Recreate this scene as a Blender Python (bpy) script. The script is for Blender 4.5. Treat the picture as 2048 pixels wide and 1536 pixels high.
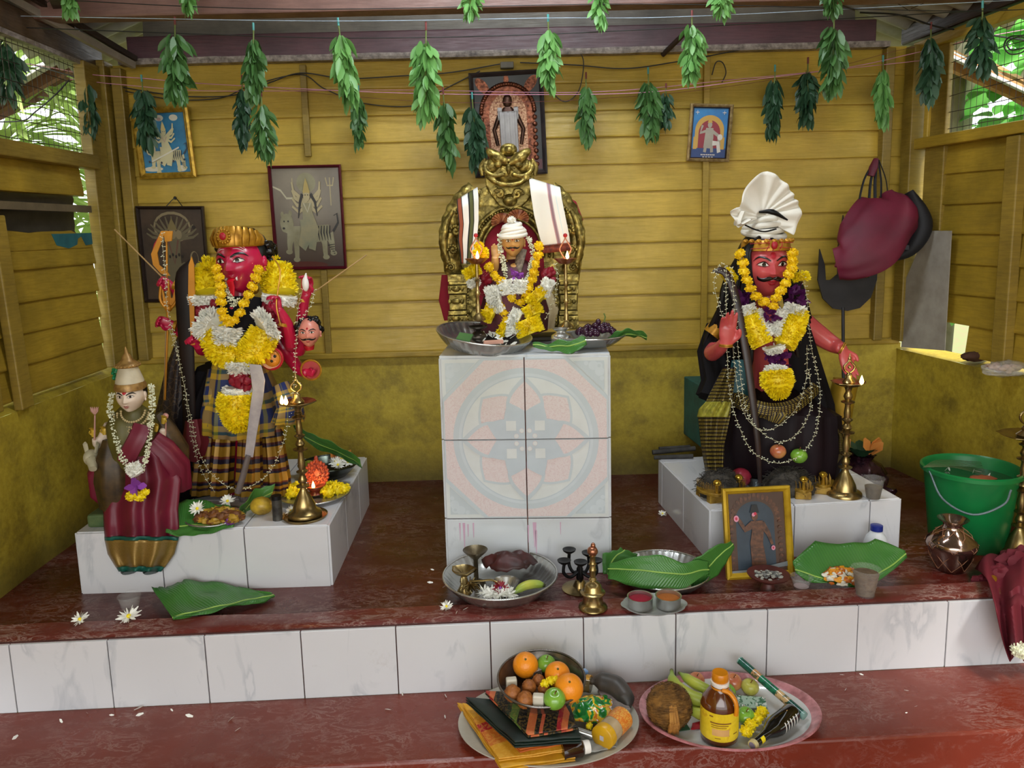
import bpy, bmesh, math, random
from mathutils import Vector, Matrix, noise
PI = math.pi
for o in list(bpy.data.objects): bpy.data.objects.remove(o)
SC = bpy.context.scene
COL = SC.collection
V = Vector

# ------------------------------------------------------------------ camera (metres; altar kerb top is z = 0, its front face y = 0)
CAM = V((-0.012, -2.327, 1.238)); YAW, PITCH, ROLL = [math.radians(a) for a in (-0.51, -8.797, -1.48)]
FPX, CX, CY = 1554.4, 1014.7, 696.9
FWD = V((-math.sin(YAW)*math.cos(PITCH), math.cos(YAW)*math.cos(PITCH), math.sin(PITCH)))
_r = V((math.cos(YAW), math.sin(YAW), 0)); _u = _r.cross(FWD)
RGT = _r*math.cos(ROLL)+_u*math.sin(ROLL); UPV = _u*math.cos(ROLL)-_r*math.sin(ROLL)
cam = bpy.data.objects.new('camera', bpy.data.cameras.new('camera')); COL.objects.link(cam)
cam.matrix_world = Matrix(((RGT.x, UPV.x, -FWD.x, CAM.x), (RGT.y, UPV.y, -FWD.y, CAM.y), (RGT.z, UPV.z, -FWD.z, CAM.z), (0, 0, 0, 1)))
cam.data.sensor_width = 36; cam.data.lens = FPX/2048*36
cam.data.shift_x = (1024-CX)/2048; cam.data.shift_y = -(768-CY)/2048
cam.data.clip_start = 0.05; cam.data.clip_end = 100
SC.camera = cam
SC.view_settings.view_transform = 'Standard'; SC.view_settings.look = 'None'
SC.view_settings.gamma = 1; SC.view_settings.use_curve_mapping = False
SC.view_settings.exposure = 0.12
SC.cycles.max_bounces = 6; SC.cycles.diffuse_bounces = 3; SC.cycles.glossy_bounces = 3
SC.cycles.transmission_bounces = 6; SC.cycles.transparent_max_bounces = 8
SC.cycles.use_denoising = True
SC.cycles.sample_clamp_indirect = 6

# ------------------------------------------------------------------ world: hazy bright daylight
W = bpy.data.worlds.new('daylight'); SC.world = W; W.use_nodes = True
W.node_tree.nodes['Background'].inputs[0].default_value = (0.93, 0.98, 1.0, 1)
W.node_tree.nodes['Background'].inputs[1].default_value = 2.3

def area(name, loc, target, sx, sy, power, color):
    l = bpy.data.lights.new(name, 'AREA'); l.shape = 'RECTANGLE'; l.size = sx; l.size_y = sy; l.energy = power; l.color = color
    o = bpy.data.objects.new(name, l); COL.objects.link(o); o.location = loc
    o.rotation_euler = (V(target)-V(loc)).to_track_quat('-Z', 'Y').to_euler(); return o
# daylight through the open front of the shrine, and the fluorescent tube up under the roof in front of the altar
area('daylight_front_opening', (-0.4, -4.6, 1.9), (0.1, 1.5, 1.1), 4.4, 1.8, 75, (1.0, 0.985, 0.96))
area('fluorescent_tube', (0.15, 0.1, 2.62), (0.15, 1.0, 0.9), 1.2, 0.12, 25, (0.86, 0.94, 1.0))
sun = bpy.data.lights.new('sun', 'SUN'); sun.energy = 7.0; sun.angle = 0.3; sun.color = (1, .97, .9)
so = bpy.data.objects.new('sun', sun); COL.objects.link(so); so.rotation_euler = (math.radians(28), math.radians(18), 0)

def at_y(px, py, Y):
    d = FWD+RGT*((px-CX)/FPX)-UPV*((py-CY)/FPX); return CAM+d*((Y-CAM.y)/d.y)
def at_z(px, py, Z):
    d = FWD+RGT*((px-CX)/FPX)-UPV*((py-CY)/FPX); return CAM+d*((Z-CAM.z)/d.z)
def at_x(px, py, X):
    d = FWD+RGT*((px-CX)/FPX)-UPV*((py-CY)/FPX); return CAM+d*((X-CAM.x)/d.x)

# ------------------------------------------------------------------ materials
def srgb(c):
    if isinstance(c, str):
        c = c.lstrip('#'); c = tuple(int(c[i:i+2], 16)/255 for i in (0, 2, 4))
    return tuple((x/12.92 if x <= .04045 else ((x+.055)/1.055)**2.4) for x in c)+(1,)
class NT:
    def __init__(s, name):
        s.m = bpy.data.materials.new(name); s.m.use_nodes = True; s.t = s.m.node_tree; s.b = s.t.nodes['Principled BSDF']
    def n(s, typ, ins=None, **kw):
        nd = s.t.nodes.new('ShaderNode'+typ)
        for k, v in kw.items(): setattr(nd, k, v)
        for k, v in (ins or {}).items(): s.set(nd.inputs[k], v)
        return nd
    def set(s, sock, v):
        if isinstance(v, bpy.types.NodeSocket): s.t.links.new(v, sock)
        elif isinstance(v, bpy.types.Node): s.t.links.new(v.outputs[0], sock)
        else: sock.default_value = v
    def math(s, op, a, b=0.0, c=0.0):
        nd = s.t.nodes.new('ShaderNodeMath'); nd.operation = op; s.set(nd.inputs[0], a); s.set(nd.inputs[1], b); s.set(nd.inputs[2], c); return nd.outputs[0]
    def mix(s, f, a, b, mode='MIX'):
        nd = s.t.nodes.new('ShaderNodeMix'); nd.data_type = 'RGBA'; nd.blend_type = mode
        s.set(nd.inputs[0], f); s.set(nd.inputs[6], a); s.set(nd.inputs[7], b); return nd.outputs[2]
    def ramp(s, f, stops, const=False):
        nd = s.t.nodes.new('ShaderNodeValToRGB'); s.set(nd.inputs[0], f); cr = nd.color_ramp
        if const: cr.interpolation = 'CONSTANT'
        while len(cr.elements) < len(stops): cr.elements.new(.5)
        for e, (p, c) in zip(cr.elements, stops): e.position = p; e.color = c if len(c) == 4 else tuple(c)+(1,)
        return nd.outputs[0]
    def co(s, kind='Object', scale=None, rot=None):
        c = s.t.nodes.new('ShaderNodeTexCoord').outputs[kind]
        if scale is not None:
            mp = s.n('Mapping', {'Vector': c, 'Scale': scale}); 
            if rot: mp.inputs['Rotation'].default_value = rot
            c = mp.outputs[0]
        return c
    def noise(s, co, scale, detail=4, rough=.55, dist=0):
        return s.n('TexNoise', {'Vector': co, 'Scale': scale, 'Detail': detail, 'Roughness': rough, 'Distortion': dist}).outputs['Fac']
    def bump(s, h, strength=.3, dist=.002):
        s.set(s.b.inputs['Normal'], s.n('Bump', {'Height': h, 'Strength': strength, 'Distance': dist}).outputs[0])
    def fin(s, base=None, rough=None, metal=None):
        for k, v in (('Base Color', base), ('Roughness', rough), ('Metallic', metal)):
            if v is not None: s.set(s.b.inputs[k], v)
        return s.m
BW = lambda v: (v, v, v, 1)
def mat(name, c, rough=.55, metal=0, var=.18, vs=12, c2=None, bump=0, bs=60, coat=0, sub=0, trans=0, emit=0, ior=None, alpha=1, spec=None):
    t = NT(name); c = srgb(c); c2 = srgb(c2) if c2 else tuple(x*(1-var*1.6) for x in c[:3])+(1,)
    co = t.co()
    f = t.ramp(t.noise(co, vs), [(.35, BW(0)), (.68, BW(1))])
    t.fin(t.mix(f, c, c2), rough, metal)
    if bump: t.bump(t.noise(co, bs, 3), bump, .003)
    b = t.b.inputs
    if coat: b['Coat Weight'].default_value = coat; b['Coat Roughness'].default_value = .08
    if sub: b['Subsurface Weight'].default_value = sub; b['Subsurface Radius'].default_value = (.02, .01, .005); b['Subsurface Scale'].default_value = .3
    if trans: b['Transmission Weight'].default_value = trans
    if ior: b['IOR'].default_value = ior
    if alpha < 1: b['Alpha'].default_value = alpha
    if spec is not None: b['Specular IOR Level'].default_value = spec
    if emit: b['Emission Color'].default_value = c; b['Emission Strength'].default_value = emit
    return t.m

# ------------------------------------------------------------------ mesh builder (authored in world coordinates)
def wl(o):
    p = V((0, 0, 0))
    while o: p += o.location; o = o.parent
    return p
def tag(o, label=None, cat=None, group=None, kind=None):
    if label: o['label'] = label
    if cat: o['category'] = cat
    if group: o['group'] = group
    if kind: o['kind'] = kind
    return o
def thing(name, loc, label, cat, group=None):
    o = bpy.data.objects.new(name, None); o.empty_display_size = .02; COL.objects.link(o); o.location = V(loc); return tag(o, label, cat, group)
def copy_tree(o, loc=None, parent=None, rot=None, scale=None, label=None, group=None):
    c = o.copy(); COL.objects.link(c)
    if parent is not None: c.parent = parent
    if loc is not None: c.location = V(loc)
    if rot is not None: c.rotation_euler = rot
    if scale is not None: c.scale = (scale,)*3 if isinstance(scale, (int, float)) else scale
    if label: c['label'] = label
    if group: c['group'] = group
    for ch in list(o.children): copy_tree(ch, parent=c)
    return c
class MB:
    def __init__(s): s.v = []; s.f = []; s.m = []; s.uv = []
    def add(s, vs, fs, mi=0, uvs=None, T=None):
        b = len(s.v)
        s.v += [tuple(T @ V(p)) if T else tuple(p) for p in vs]; s.uv += list(uvs) if uvs else [(0, 0)]*len(vs)
        s.f += [tuple(b+i for i in f) for f in fs]; s.m += [mi]*len(fs); return s
    def grid(s, fn, nu, nv, mi=0, T=None, flip=False):
        vs = []; uv = []
        for j in range(nv+1):
            for i in range(nu+1):
                u, w = i/nu, j/nv; vs.append(fn(u, w)); uv.append((u, w))
        fs = []
        for j in range(nv):
            for i in range(nu):
                a = j*(nu+1)+i; q = (a, a+1, a+nu+2, a+nu+1); fs.append(q[::-1] if flip else q)
        return s.add(vs, fs, mi, uv, T)
    def box(s, c, d, rz=0, mi=0, T=None, R=None):
        x, y, z = [a/2 for a in d]
        vs = [V((i*x, j*y, k*z)) for i in (-1, 1) for j in (-1, 1) for k in (-1, 1)]
        M_ = Matrix.Translation(V(c)) @ (R.to_4x4() if R else Matrix.Rotation(rz, 4, 'Z'))
        if T: M_ = T @ M_
        return s.add(vs, [(0, 1, 3, 2), (4, 6, 7, 5), (0, 4, 5, 1), (2, 3, 7, 6), (0, 2, 6, 4), (1, 5, 7, 3)], mi, [(v.x/x/2+.5, v.z/z/2+.5) for v in vs], M_)
    def beam(s, a, b, w, h, mi=0, up=(0, 0, 1)):
        a, b = V(a), V(b); d = (b-a); L = d.length; d.normalize(); u = V(up); sd = d.cross(u).normalized(); u = sd.cross(d)
        return s.box((a+b)/2, (w, L, h), mi=mi, R=Matrix((sd, d, u)).transposed())
    def loft(s, pts, rads, seg=10, mi=0, cap=True, ref=(0, 0, 1), wob=None, T=None, rz=0):
        pts = [V(p) for p in pts]; n = len(pts)
        if not isinstance(rads, (list,)): rads = [rads]*n
        ref = V(ref); N = None; vs = []; uv = []; L = 0
        for i, p in enumerate(pts):
            t = (pts[min(i+1, n-1)]-pts[max(i-1, 0)]); t = t.normalized() if t.length > 1e-9 else V((0, 0, 1))
            if N is None:
                N = ref.cross(t)
                if N.length < 1e-3: N = V((1, 0, 0)).cross(t) if abs(t.x) < .9 else V((0, 1, 0)).cross(t)
                N = N.normalized()
            else: N = (N-t*N.dot(t)).normalized()
            B = t.cross(N); r = rads[i]; ra, rb = (r, r) if isinstance(r, (int, float)) else r
            if i: L += (p-pts[i-1]).length
            for k in range(seg+1):
                a = 2*PI*k/seg+rz; w = wob(a, i/(n-1)) if wob else 1
                vs.append(p+N*(math.cos(a)*ra*w)+B*(math.sin(a)*rb*w)); uv.append((k/seg, i/(n-1)))
        fs = [(i*(seg+1)+k, i*(seg+1)+k+1, (i+1)*(seg+1)+k+1, (i+1)*(seg+1)+k) for i in range(n-1) for k in range(seg)]
        if cap: fs.append(tuple(range(seg))[::-1]); fs.append(tuple((n-1)*(seg+1)+k for k in range(seg)))
        return s.add(vs, fs, mi, uv, T)
    def lathe(s, prof, c=(0, 0, 0), seg=28, mi=0, wob=None, T=None, sy=1):
        c = V(c); n = len(prof); vs = []; uv = []
        for j, (r, z) in enumerate(prof):
            for k in range(seg+1):
                a = 2*PI*k/seg; w = wob(a, j/(n-1)) if wob else 1
                vs.append(c+V((math.cos(a)*r*w, math.sin(a)*r*w*sy, z))); uv.append((k/seg, j/(n-1)))
        fs = [(j*(seg+1)+k, j*(seg+1)+k+1, (j+1)*(seg+1)+k+1, (j+1)*(seg+1)+k) for j in range(n-1) for k in range(seg)]
        return s.add(vs, fs, mi, uv, T)
    def ball(s, c, r, nu=14, nv=9, mi=0, nz=0, nf=3, T=None, seed=0, fn=None):
        c = V(c); r = (r, r, r) if isinstance(r, (int, float)) else r
        def g(u, w):
            th = PI*w; a = 2*PI*u; d = V((math.sin(th)*math.cos(a), math.sin(th)*math.sin(a), -math.cos(th)))
            k = 1+nz*noise.noise(d*nf+V((seed, seed*1.7, 0))) if nz else 1
            if fn: d = fn(d)
            return c+V((d.x*r[0]*k, d.y*r[1]*k, d.z*r[2]*k))
        return s.grid(g, nu, nv, mi, T)
    def poly(s, pts, dirv, mi=0, T=None):
        """prism: outline pts (3D, planar) pushed along dirv"""
        pts = [V(p) for p in pts]; n = len(pts); d = V(dirv)
        return s.add(pts+[p+d for p in pts], [tuple(range(n)), tuple(range(2*n-1, n-1, -1))]+[(i, i+n, (i+1) % n+n, (i+1) % n)[::-1] for i in range(n)], mi, None, T)
    def flat(s, pts, mi=0, T=None): return s.add([V(p) for p in pts], [tuple(range(len(pts)))], mi, [(p[0], p[2] if len(p) > 2 else 0) for p in pts], T)
    def build(s, name, mats, parent=None, smooth=True, origin=None, bevel=0, sub=0, solid=0, remesh=0, weld=1e-5, autos=None, label=None, kind=None, cat=None, group=None, dec=0, rebase=None):
        me = bpy.data.meshes.new(name); me.from_pydata(s.v, [], s.f)
        mats = mats if isinstance(mats, (list, tuple)) else [mats]
        for m in mats: me.materials.append(m)
        me.polygons.foreach_set('material_index', s.m)
        ul = me.uv_layers.new(name='UVMap'); li = [0]*len(me.loops); me.loops.foreach_get('vertex_index', li)
        fl = [0.0]*(2*len(li))
        for i, k in enumerate(li): fl[2*i], fl[2*i+1] = s.uv[k]
        ul.data.foreach_set('uv', fl)
        bm = bmesh.new(); bm.from_mesh(me)
        if weld: bmesh.ops.remove_doubles(bm, verts=bm.verts, dist=weld)
        bmesh.ops.recalc_face_normals(bm, faces=bm.faces)
        for f in bm.faces: f.smooth = smooth
        if smooth:
            lim = autos if autos else math.radians(48)
            for e in bm.edges:
                if len(e.link_faces) == 2 and e.calc_face_angle(0) > lim: e.smooth = False
        if rebase: org = rebase
        elif origin is not None: org = V(origin)
        elif parent is not None: org = wl(parent)
        elif s.v:
            xs, ys, zs = zip(*s.v); org = V(((min(xs)+max(xs))/2, (min(ys)+max(ys))/2, min(zs)))
        bmesh.ops.translate(bm, verts=bm.verts, vec=-org)
        bm.to_mesh(me); bm.free()
        o = bpy.data.objects.new(name, me); COL.objects.link(o)
        if parent is not None: o.parent = parent; o.location = org-wl(parent)
        else: o.location = org
        if remesh: m = o.modifiers.new('r', 'REMESH'); m.mode = 'VOXEL'; m.voxel_size = remesh; m.use_smooth_shade = True; m2 = o.modifiers.new('s', 'SMOOTH'); m2.iterations = 4; m2.factor = .6
        if solid: m = o.modifiers.new('t', 'SOLIDIFY'); m.thickness = solid; m.offset = 0
        if bevel: m = o.modifiers.new('b', 'BEVEL'); m.width = bevel; m.segments = 2; m.limit_method = 'ANGLE'; m.angle_limit = .6
        if sub: m = o.modifiers.new('u', 'SUBSURF'); m.levels = sub; m.render_levels = sub
        return tag(o, label, cat, group, kind)
def arc(c, r, a0, a1, n, plane='xz', ry=None):
    ry = ry if ry else r; out = []
    for i in range(n+1):
        a = a0+(a1-a0)*i/n; x, y = math.cos(a)*r, math.sin(a)*ry
        out.append(V(c)+(V((x, 0, y)) if plane == 'xz' else V((x, y, 0))))
    return out
def smooth_path(pts, n=6):
    """Catmull-Rom through pts"""
    pts = [V(p) for p in pts]; P = [pts[0]*2-pts[1]]+pts+[pts[-1]*2-pts[-2]]; out = []
    for i in range(1, len(P)-2):
        for k in range(n):
            t = k/n; a, b, c, d = P[i-1:i+3]
            out.append(.5*((2*b)+(c-a)*t+(2*a-5*b+4*c-d)*t*t+(3*b-a-3*c+d)*t**3))
    out.append(pts[-1]); return out
def lerp(a, b, t): return a+(b-a)*t
def interp(tab, x):
    for (x0, y0), (x1, y1) in zip(tab, tab[1:]):
        if x <= x1: t = max(0, (x-x0)/(x1-x0)); return y0+(y1-y0)*t if isinstance(y0, (int, float)) else tuple(a+(b-a)*t for a, b in zip(y0, y1))
    return tab[-1][1]
# ------------------------------------------------------------------ shared materials
def m_paint(name, c, grime, gscale=2.2, wood=True, chip=.0):
    t = NT(name); co = t.co(); st = t.co(scale=(1.2, 1.2, 14) if wood else (1, 1, 1))
    n1 = t.noise(co, gscale, 6, .65); n2 = t.noise(st, 9, 5, .6)
    base = t.mix(t.ramp(n1, [(.36, BW(0)), (.72, BW(1))]), srgb(c), srgb(grime))
    base = t.mix(t.ramp(n2, [(.42, BW(0)), (.8, BW(.55))]), base, srgb(grime))
    t.fin(base, t.ramp(n2, [(.3, BW(.34)), (.7, BW(.6))]))
    t.bump(n2, .35, .004); return t.m
YEL = m_paint('yellow_gloss_paint', '#c8a43e', '#988027')
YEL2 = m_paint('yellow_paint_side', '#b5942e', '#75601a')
POSTM = m_paint('yellow_post_paint', '#a08534', '#62501e')
DARKW = m_paint('dark_grime_wood', '#3a2a22', '#1c1512')
BROWN = m_paint('brown_beam_paint', '#85635a', '#543a35')
PURP = m_paint('maroon_beam_paint', '#5b3a40', '#38242a')
GREYW = m_paint('grey_old_boards', '#7d7468', '#4c453d')
PEEL = m_paint('peeling_white_paint', '#a89c94', '#3c302e', 30)
def m_plaster():
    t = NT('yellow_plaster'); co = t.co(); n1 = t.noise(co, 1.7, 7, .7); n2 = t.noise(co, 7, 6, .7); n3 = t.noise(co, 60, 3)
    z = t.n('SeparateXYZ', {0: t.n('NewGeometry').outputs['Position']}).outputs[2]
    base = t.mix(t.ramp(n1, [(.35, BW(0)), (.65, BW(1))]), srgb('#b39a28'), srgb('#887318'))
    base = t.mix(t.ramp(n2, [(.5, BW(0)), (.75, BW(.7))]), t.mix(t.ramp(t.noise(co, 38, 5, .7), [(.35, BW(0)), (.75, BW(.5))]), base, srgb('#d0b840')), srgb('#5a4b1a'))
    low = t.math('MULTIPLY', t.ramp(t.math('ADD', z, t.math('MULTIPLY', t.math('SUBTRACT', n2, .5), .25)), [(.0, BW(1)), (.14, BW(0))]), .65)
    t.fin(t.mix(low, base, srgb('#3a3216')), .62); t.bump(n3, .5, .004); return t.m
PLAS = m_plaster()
def m_cement(name, c1, c2, dust=.42):
    t = NT(name); co = t.co(); n1 = t.noise(co, 3.2, 6, .6, .8); st = t.co(scale=(2.2, 5, 3), rot=(0, 0, .35))
    n2 = t.noise(st, 3.2, 8, .72, 1.4); n3 = t.noise(co, 26, 6, .8, .5)
    base = t.mix(n1, srgb(c1), srgb(c2))
    d = t.math('MULTIPLY', t.ramp(n2, [(.5, BW(0)), (.74, BW(1))]), t.ramp(n3, [(.42, BW(0)), (.7, BW(1))]))
    ln = t.math('MULTIPLY', t.ramp(t.math('ABSOLUTE', t.math('SUBTRACT', t.noise(t.co(scale=(3, 7, 5), rot=(0, 0, .3)), 3.5, 7, .7, 1.2), .5)), [(.0, BW(1)), (.035, BW(0))]), t.ramp(t.noise(co, 4.5, 3), [(.42, BW(0)), (.6, BW(1))]))
    base = t.mix(t.math('MULTIPLY', t.math('MAXIMUM', d, t.math('MULTIPLY', ln, .7)), dust*1.4), base, srgb('#b0958c'))
    t.fin(base, t.ramp(t.noise(co, 5, 5), [(.35, BW(.2)), (.7, BW(.5))])); t.bump(n3, .12, .002); return t.m
CEM = m_cement('red_oxide_cement', '#823322', '#602314')
CEM2 = m_cement('red_oxide_cement_inner', '#5e1f17', '#3d110d', .4)
KERB = m_cement('worn_red_kerb', '#78332c', '#58221d', .85)
def m_tile(name='white_marble_tile', tint='#d9d9dc'):
    t = NT(name); co = t.co(); st = t.co(scale=(5, 1, 2), rot=(0, .6, 0))
    v = t.ramp(t.noise(st, 1.6, 5, .5, 1.6), [(.56, BW(0)), (.66, BW(.5)), (.7, BW(0))])
    base = t.mix(t.noise(co, 3), srgb(tint), srgb('#cdcdd2')); base = t.mix(v, base, srgb('#a9aeb6'))
    base = t.mix(t.ramp(t.noise(co, 5, 7, .8), [(.62, BW(0)), (.8, BW(.35))]), base, srgb('#a08f86'))
    t.fin(base, .13); return t.m
TILE = m_tile()
GROUT = mat('dark_red_grout', '#54302c', .9, bump=.3)
LGROUT = mat('pinkish_grout', '#b08b80', .9, c2='#8a5f52')

# ------------------------------------------------------------------ floors, step, walls
def struct(mb, name, mats, **k): o = mb.build(name, mats, smooth=k.pop('smooth', False), **k); o['kind'] = 'structure'; return o
AS = .031                                   # the step runs very slightly askew to the back wall
RS = Matrix.Rotation(AS, 4, 'Z')
struct(MB().box((0, -.168, -.335), (5, .336, .2), T=RS), 'floor_lower_step', CEM, bevel=.008)
struct(MB().box((0, -1.9, -.52), (6, 3.2, .2)), 'floor', CEM)
struct(MB().box((.1, .95, -.13), (4.4, 1.75, .2)), 'floor_altar', CEM2)
def kf(u, w):
    x = -2.1+4.2*u; y = .004+.135*w+.012*noise.noise(V((x*2.3, 7, 0)))*w; z = (-.002 if w > 0 else -.014)+.003*noise.noise(V((x*6, w*3, 1)))
    if w == 1: z = -.034
    return (x, y, z)
k = MB().grid(kf, 160, 6); k.box((0, .07, -.13), (4.2, .13, .2))
k.v = [tuple(RS @ V(p)) for p in k.v]
struct(k, 'floor_kerb_lip', KERB, smooth=True)
t = MB(); t.box((0, .006, -.12), (4.2, .008, .232), mi=1)
rnd = random.Random(3)
for i in range(-1, 13):
    t.box((-1.57+.3*i+.15, -.001+rnd.uniform(-.001, .001), -.1205), (.2965, .012, .2290), mi=0)
t.v = [tuple(RS @ V(p)) for p in t.v]
struct(t, 'trim_step_tiles', [TILE, GROUT], bevel=.0012)

def weatherboards(fn, L, z0, z1, pitch, nseg=40, seed=0, gap=None, back=.03, top=1e9):
    """lapped boards: fn(s, z, d) -> world point with d = distance out of the wall"""
    m = MB(); z = z0; i = 0; r = random.Random(seed)
    while z < z1-.01:
        zt = min(z+pitch, z1); a = r.uniform(-.004, .004); b = r.uniform(-.004, .004)
        spans = gap(z, zt) if gap else [(0, L)]
        for (s0, s1) in spans:
            prof = [(-.02, -.002), (.014, 0), (.0165, .004), (.015, .012), (.002, zt-z+.006), (-.02, zt-z+.006)]
            ns = max(2, int(nseg*(s1-s0)/L))
            m.grid(lambda u, w: fn(s0+(s1-s0)*u, z+prof[int(round(w*5))][1]+a*(1-u)+b*u+.003*noise.noise(V((s0+(s1-s0)*u*2.5, i*3.1, seed))), prof[int(round(w*5))][0]+.003*noise.noise(V(((s0+(s1-s0)*u)*2, i*5.3, w)))), ns, 5)
        z = zt; i += 1
    return m
m = weatherboards(lambda s, z, d: (-1.86+s, 1.525-d, z), 3.82, .645, 2.045, .1265, 60, 4)
m.box((0.05, 1.56, 1.3), (3.9, .03, 1.4))
struct(m, 'wall_back', [YEL], smooth=True)
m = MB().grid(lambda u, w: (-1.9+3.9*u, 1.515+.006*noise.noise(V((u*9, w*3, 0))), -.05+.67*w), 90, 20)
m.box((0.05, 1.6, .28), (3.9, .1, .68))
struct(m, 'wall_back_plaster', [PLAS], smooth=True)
struct(MB().box((.05, 1.508, .632), (3.86, .05, .03)), 'trim_back_rail', [YEL2], bevel=.006)
# left wall : boards z .66..1.55 from y=-1.5 to 1.28, opening with tarpaulin between z 1.26 and 1.41
def gapl(z, zt):
    return [(0, 2.09), (2.72, 2.76)] if 1.30 < (z+zt)/2 < 1.40 else [(0, 2.76)]
m = MB()
lw = lambda s, z, d: (-1.862+d, -1.5+s, z)
m = weatherboards(lw, 2.76, .64, 1.245, .121, 40, 11)
m2 = weatherboards(lw, 2.72, 1.425, 1.56, .135, 40, 12)
m.v += m2.v; 
b = len(m.v)-len(m2.v); m.f += [tuple(b+i for i in f) for f in m2.f]; m.m += m2.m; m.uv += m2.uv
for z0, z1 in ((1.362, 1.395),): m.box((-1.85, -.1, (z0+z1)/2-.008), (.02, 2.72, .03), mi=1)
# broken plank top edge with scraped patches
pts = []
for i in range(0, 25):
    y = -.6+1.84*i/24; pts.append((-1.848, y, 1.272+.014*noise.noise(V((y*7, 2, 0)))+(-.02 if y > 1.1 else 0)))
m.poly([(-1.848, 1.24, 1.20), (-1.848, -.6, 1.20)]+pts, (-.014, 0, 0), mi=0)
m.poly([(-1.8465, .93, 1.262), (-1.8465, .96, 1.215), (-1.8465, 1.05, 1.2), (-1.8465, 1.12, 1.215), (-1.8465, 1.13, 1.24), (-1.8465, 1.16, 1.25), (-1.8465, 1.19, 1.21), (-1.8465, 1.25, 1.215), (-1.8465, 1.25, 1.265)], (-.003, 0, 0), mi=2)
struct(m, 'wall_left', [YEL2, mat('bare_batten', '#6d5f47', .8, bump=.3), mat('teal_undercoat', '#1f5660', .6, c2='#2b6e75')], smooth=True)
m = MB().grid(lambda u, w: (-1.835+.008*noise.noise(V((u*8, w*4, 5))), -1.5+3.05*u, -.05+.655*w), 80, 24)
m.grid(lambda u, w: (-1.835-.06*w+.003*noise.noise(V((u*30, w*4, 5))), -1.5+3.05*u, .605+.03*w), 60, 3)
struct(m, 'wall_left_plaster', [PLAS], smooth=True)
TARP = mat('black_tarpaulin', '#201d1b', .5, c2='#34302c', bump=.4, bs=14)
m = MB().grid(lambda u, w: (-1.90+.02*noise.noise(V((u*6, w*5, 0))), -1.2+2.42*u, 1.22+.22*w), 40, 8)
m.build('tarpaulin', TARP, label='black plastic tarpaulin behind the broken gap in the left wall', cat='tarpaulin')
# posts left
def post(name, a, b, w, d, mt, **k): return struct(MB().beam(a, b, w, d, up=(0, 1, 0)), name, mt, bevel=.005, **k)
post('trim_post_left_corner', (-1.825, 1.47, .64), (-1.825, 1.47, 2.05), .05, .09, POSTM)
post('trim_post_left_batten', (-1.765, 1.485, .64), (-1.765, 1.485, 2.02), .05, .055, POSTM)
post('trim_post_left_side', (-1.842, 1.345, .64), (-1.842, 1.345, 2.02), .05, .13, POSTM)
post('trim_post_left_front', (-1.825, .58, .61), (-1.825, .54, 1.33), .035, .075, POSTM)
post('trim_post_left_front_edge', (-1.825, .40, .63), (-1.825, .38, 1.30), .035, .07, POSTM)
struct(MB().box((-1.825, -.1, 1.577), (.06, 2.78, .062)), 'trim_sill_left', POSTM, bevel=.006)
# right wall frame: starts at the back corner and splays outwards towards the camera
AR = .13; RW0 = V((1.98, 1.52, 0)); RD = V((math.sin(AR), -math.cos(AR), 0)); RN = V((-math.cos(AR), -math.sin(AR), 0))
def rw(s, z, d=0): return RW0+RD*s+RN*d+V((0, 0, z))
def rbox(mb, s0, s1, z0, z1, d0, d1, mi=0):
    vs = [rw(s, z, d) for s in (s0, s1) for z in (z0, z1) for d in (d0, d1)]
    return mb.add(vs, [(0, 1, 3, 2), (4, 6, 7, 5), (0, 4, 5, 1), (2, 3, 7, 6), (0, 2, 6, 4), (1, 5, 7, 3)], mi)
m = weatherboards(lambda s, z, d: rw(s, z, d-.03), 2.9, .625, 1.56, .134, 40, 21, gap=lambda z, zt: [(.18, .68), (.69, 2.9)] if z > .63 else [(.46, 2.9)])
struct(m, 'wall_right', [YEL2], smooth=True)
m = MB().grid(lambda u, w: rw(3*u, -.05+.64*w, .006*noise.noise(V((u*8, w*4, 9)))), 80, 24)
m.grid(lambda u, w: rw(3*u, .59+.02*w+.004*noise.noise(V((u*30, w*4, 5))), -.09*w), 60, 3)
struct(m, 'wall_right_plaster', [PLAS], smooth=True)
def rpost(name, s0, s1, d0, d1, z0=.62, z1=2.03, mt=None): struct(rbox(MB(), s0, s1, z0, z1, d0, d1), name, mt or POSTM, bevel=.005)
rpost('trim_post_right_corner', .03, .10, -.04, .05, .64)
rpost('trim_post_right_side', .13, .26, -.03, -.005, .68)
rpost('trim_post_right_stud', .66, .73, -.02, .025, .605, 1.55)
struct(MB().beam((1.86, 1.49, .64), (1.86, 1.49, 2.03), .045, .05, up=(0, 1, 0)), 'trim_post_back_right', POSTM, bevel=.005)
rpost('trim_window_jamb_right', .13, .16, -.03, .01, 1.6, 2.0, YEL)
struct(rbox(MB(), .06, 2.9, 1.555, 1.605, -.04, .03), 'trim_sill_right', YEL2, bevel=.006)
struct(MB().box((-2.3, -2.9, .9), (.06, 2.7, 3)), 'wall_left_light_baffle', PLAS)  # unseen side walls, added to hold back sky light on the altar front
struct(MB().box((2.75, -2.9, .9), (.06, 2.7, 3)), 'wall_right_light_baffle', PLAS)  # its opposite number, also out of view and added to limit sky light
# battens on the back wall
struct(MB().beam((-.905, 1.497, 1.60), (-.905, 1.497, 2.02), .03, .02, up=(0, 1, 0)).beam((-.865, 1.497, .64), (-.865, 1.497, 1.06), .03, .02, up=(0, 1, 0)), 'trim_batten_left', POSTM, bevel=.003)
struct(MB().beam((1.0, 1.497, .64), (1.0, 1.497, 2.02), .03, .02, up=(0, 1, 0)), 'trim_batten_right', YEL2, bevel=.003)

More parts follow.
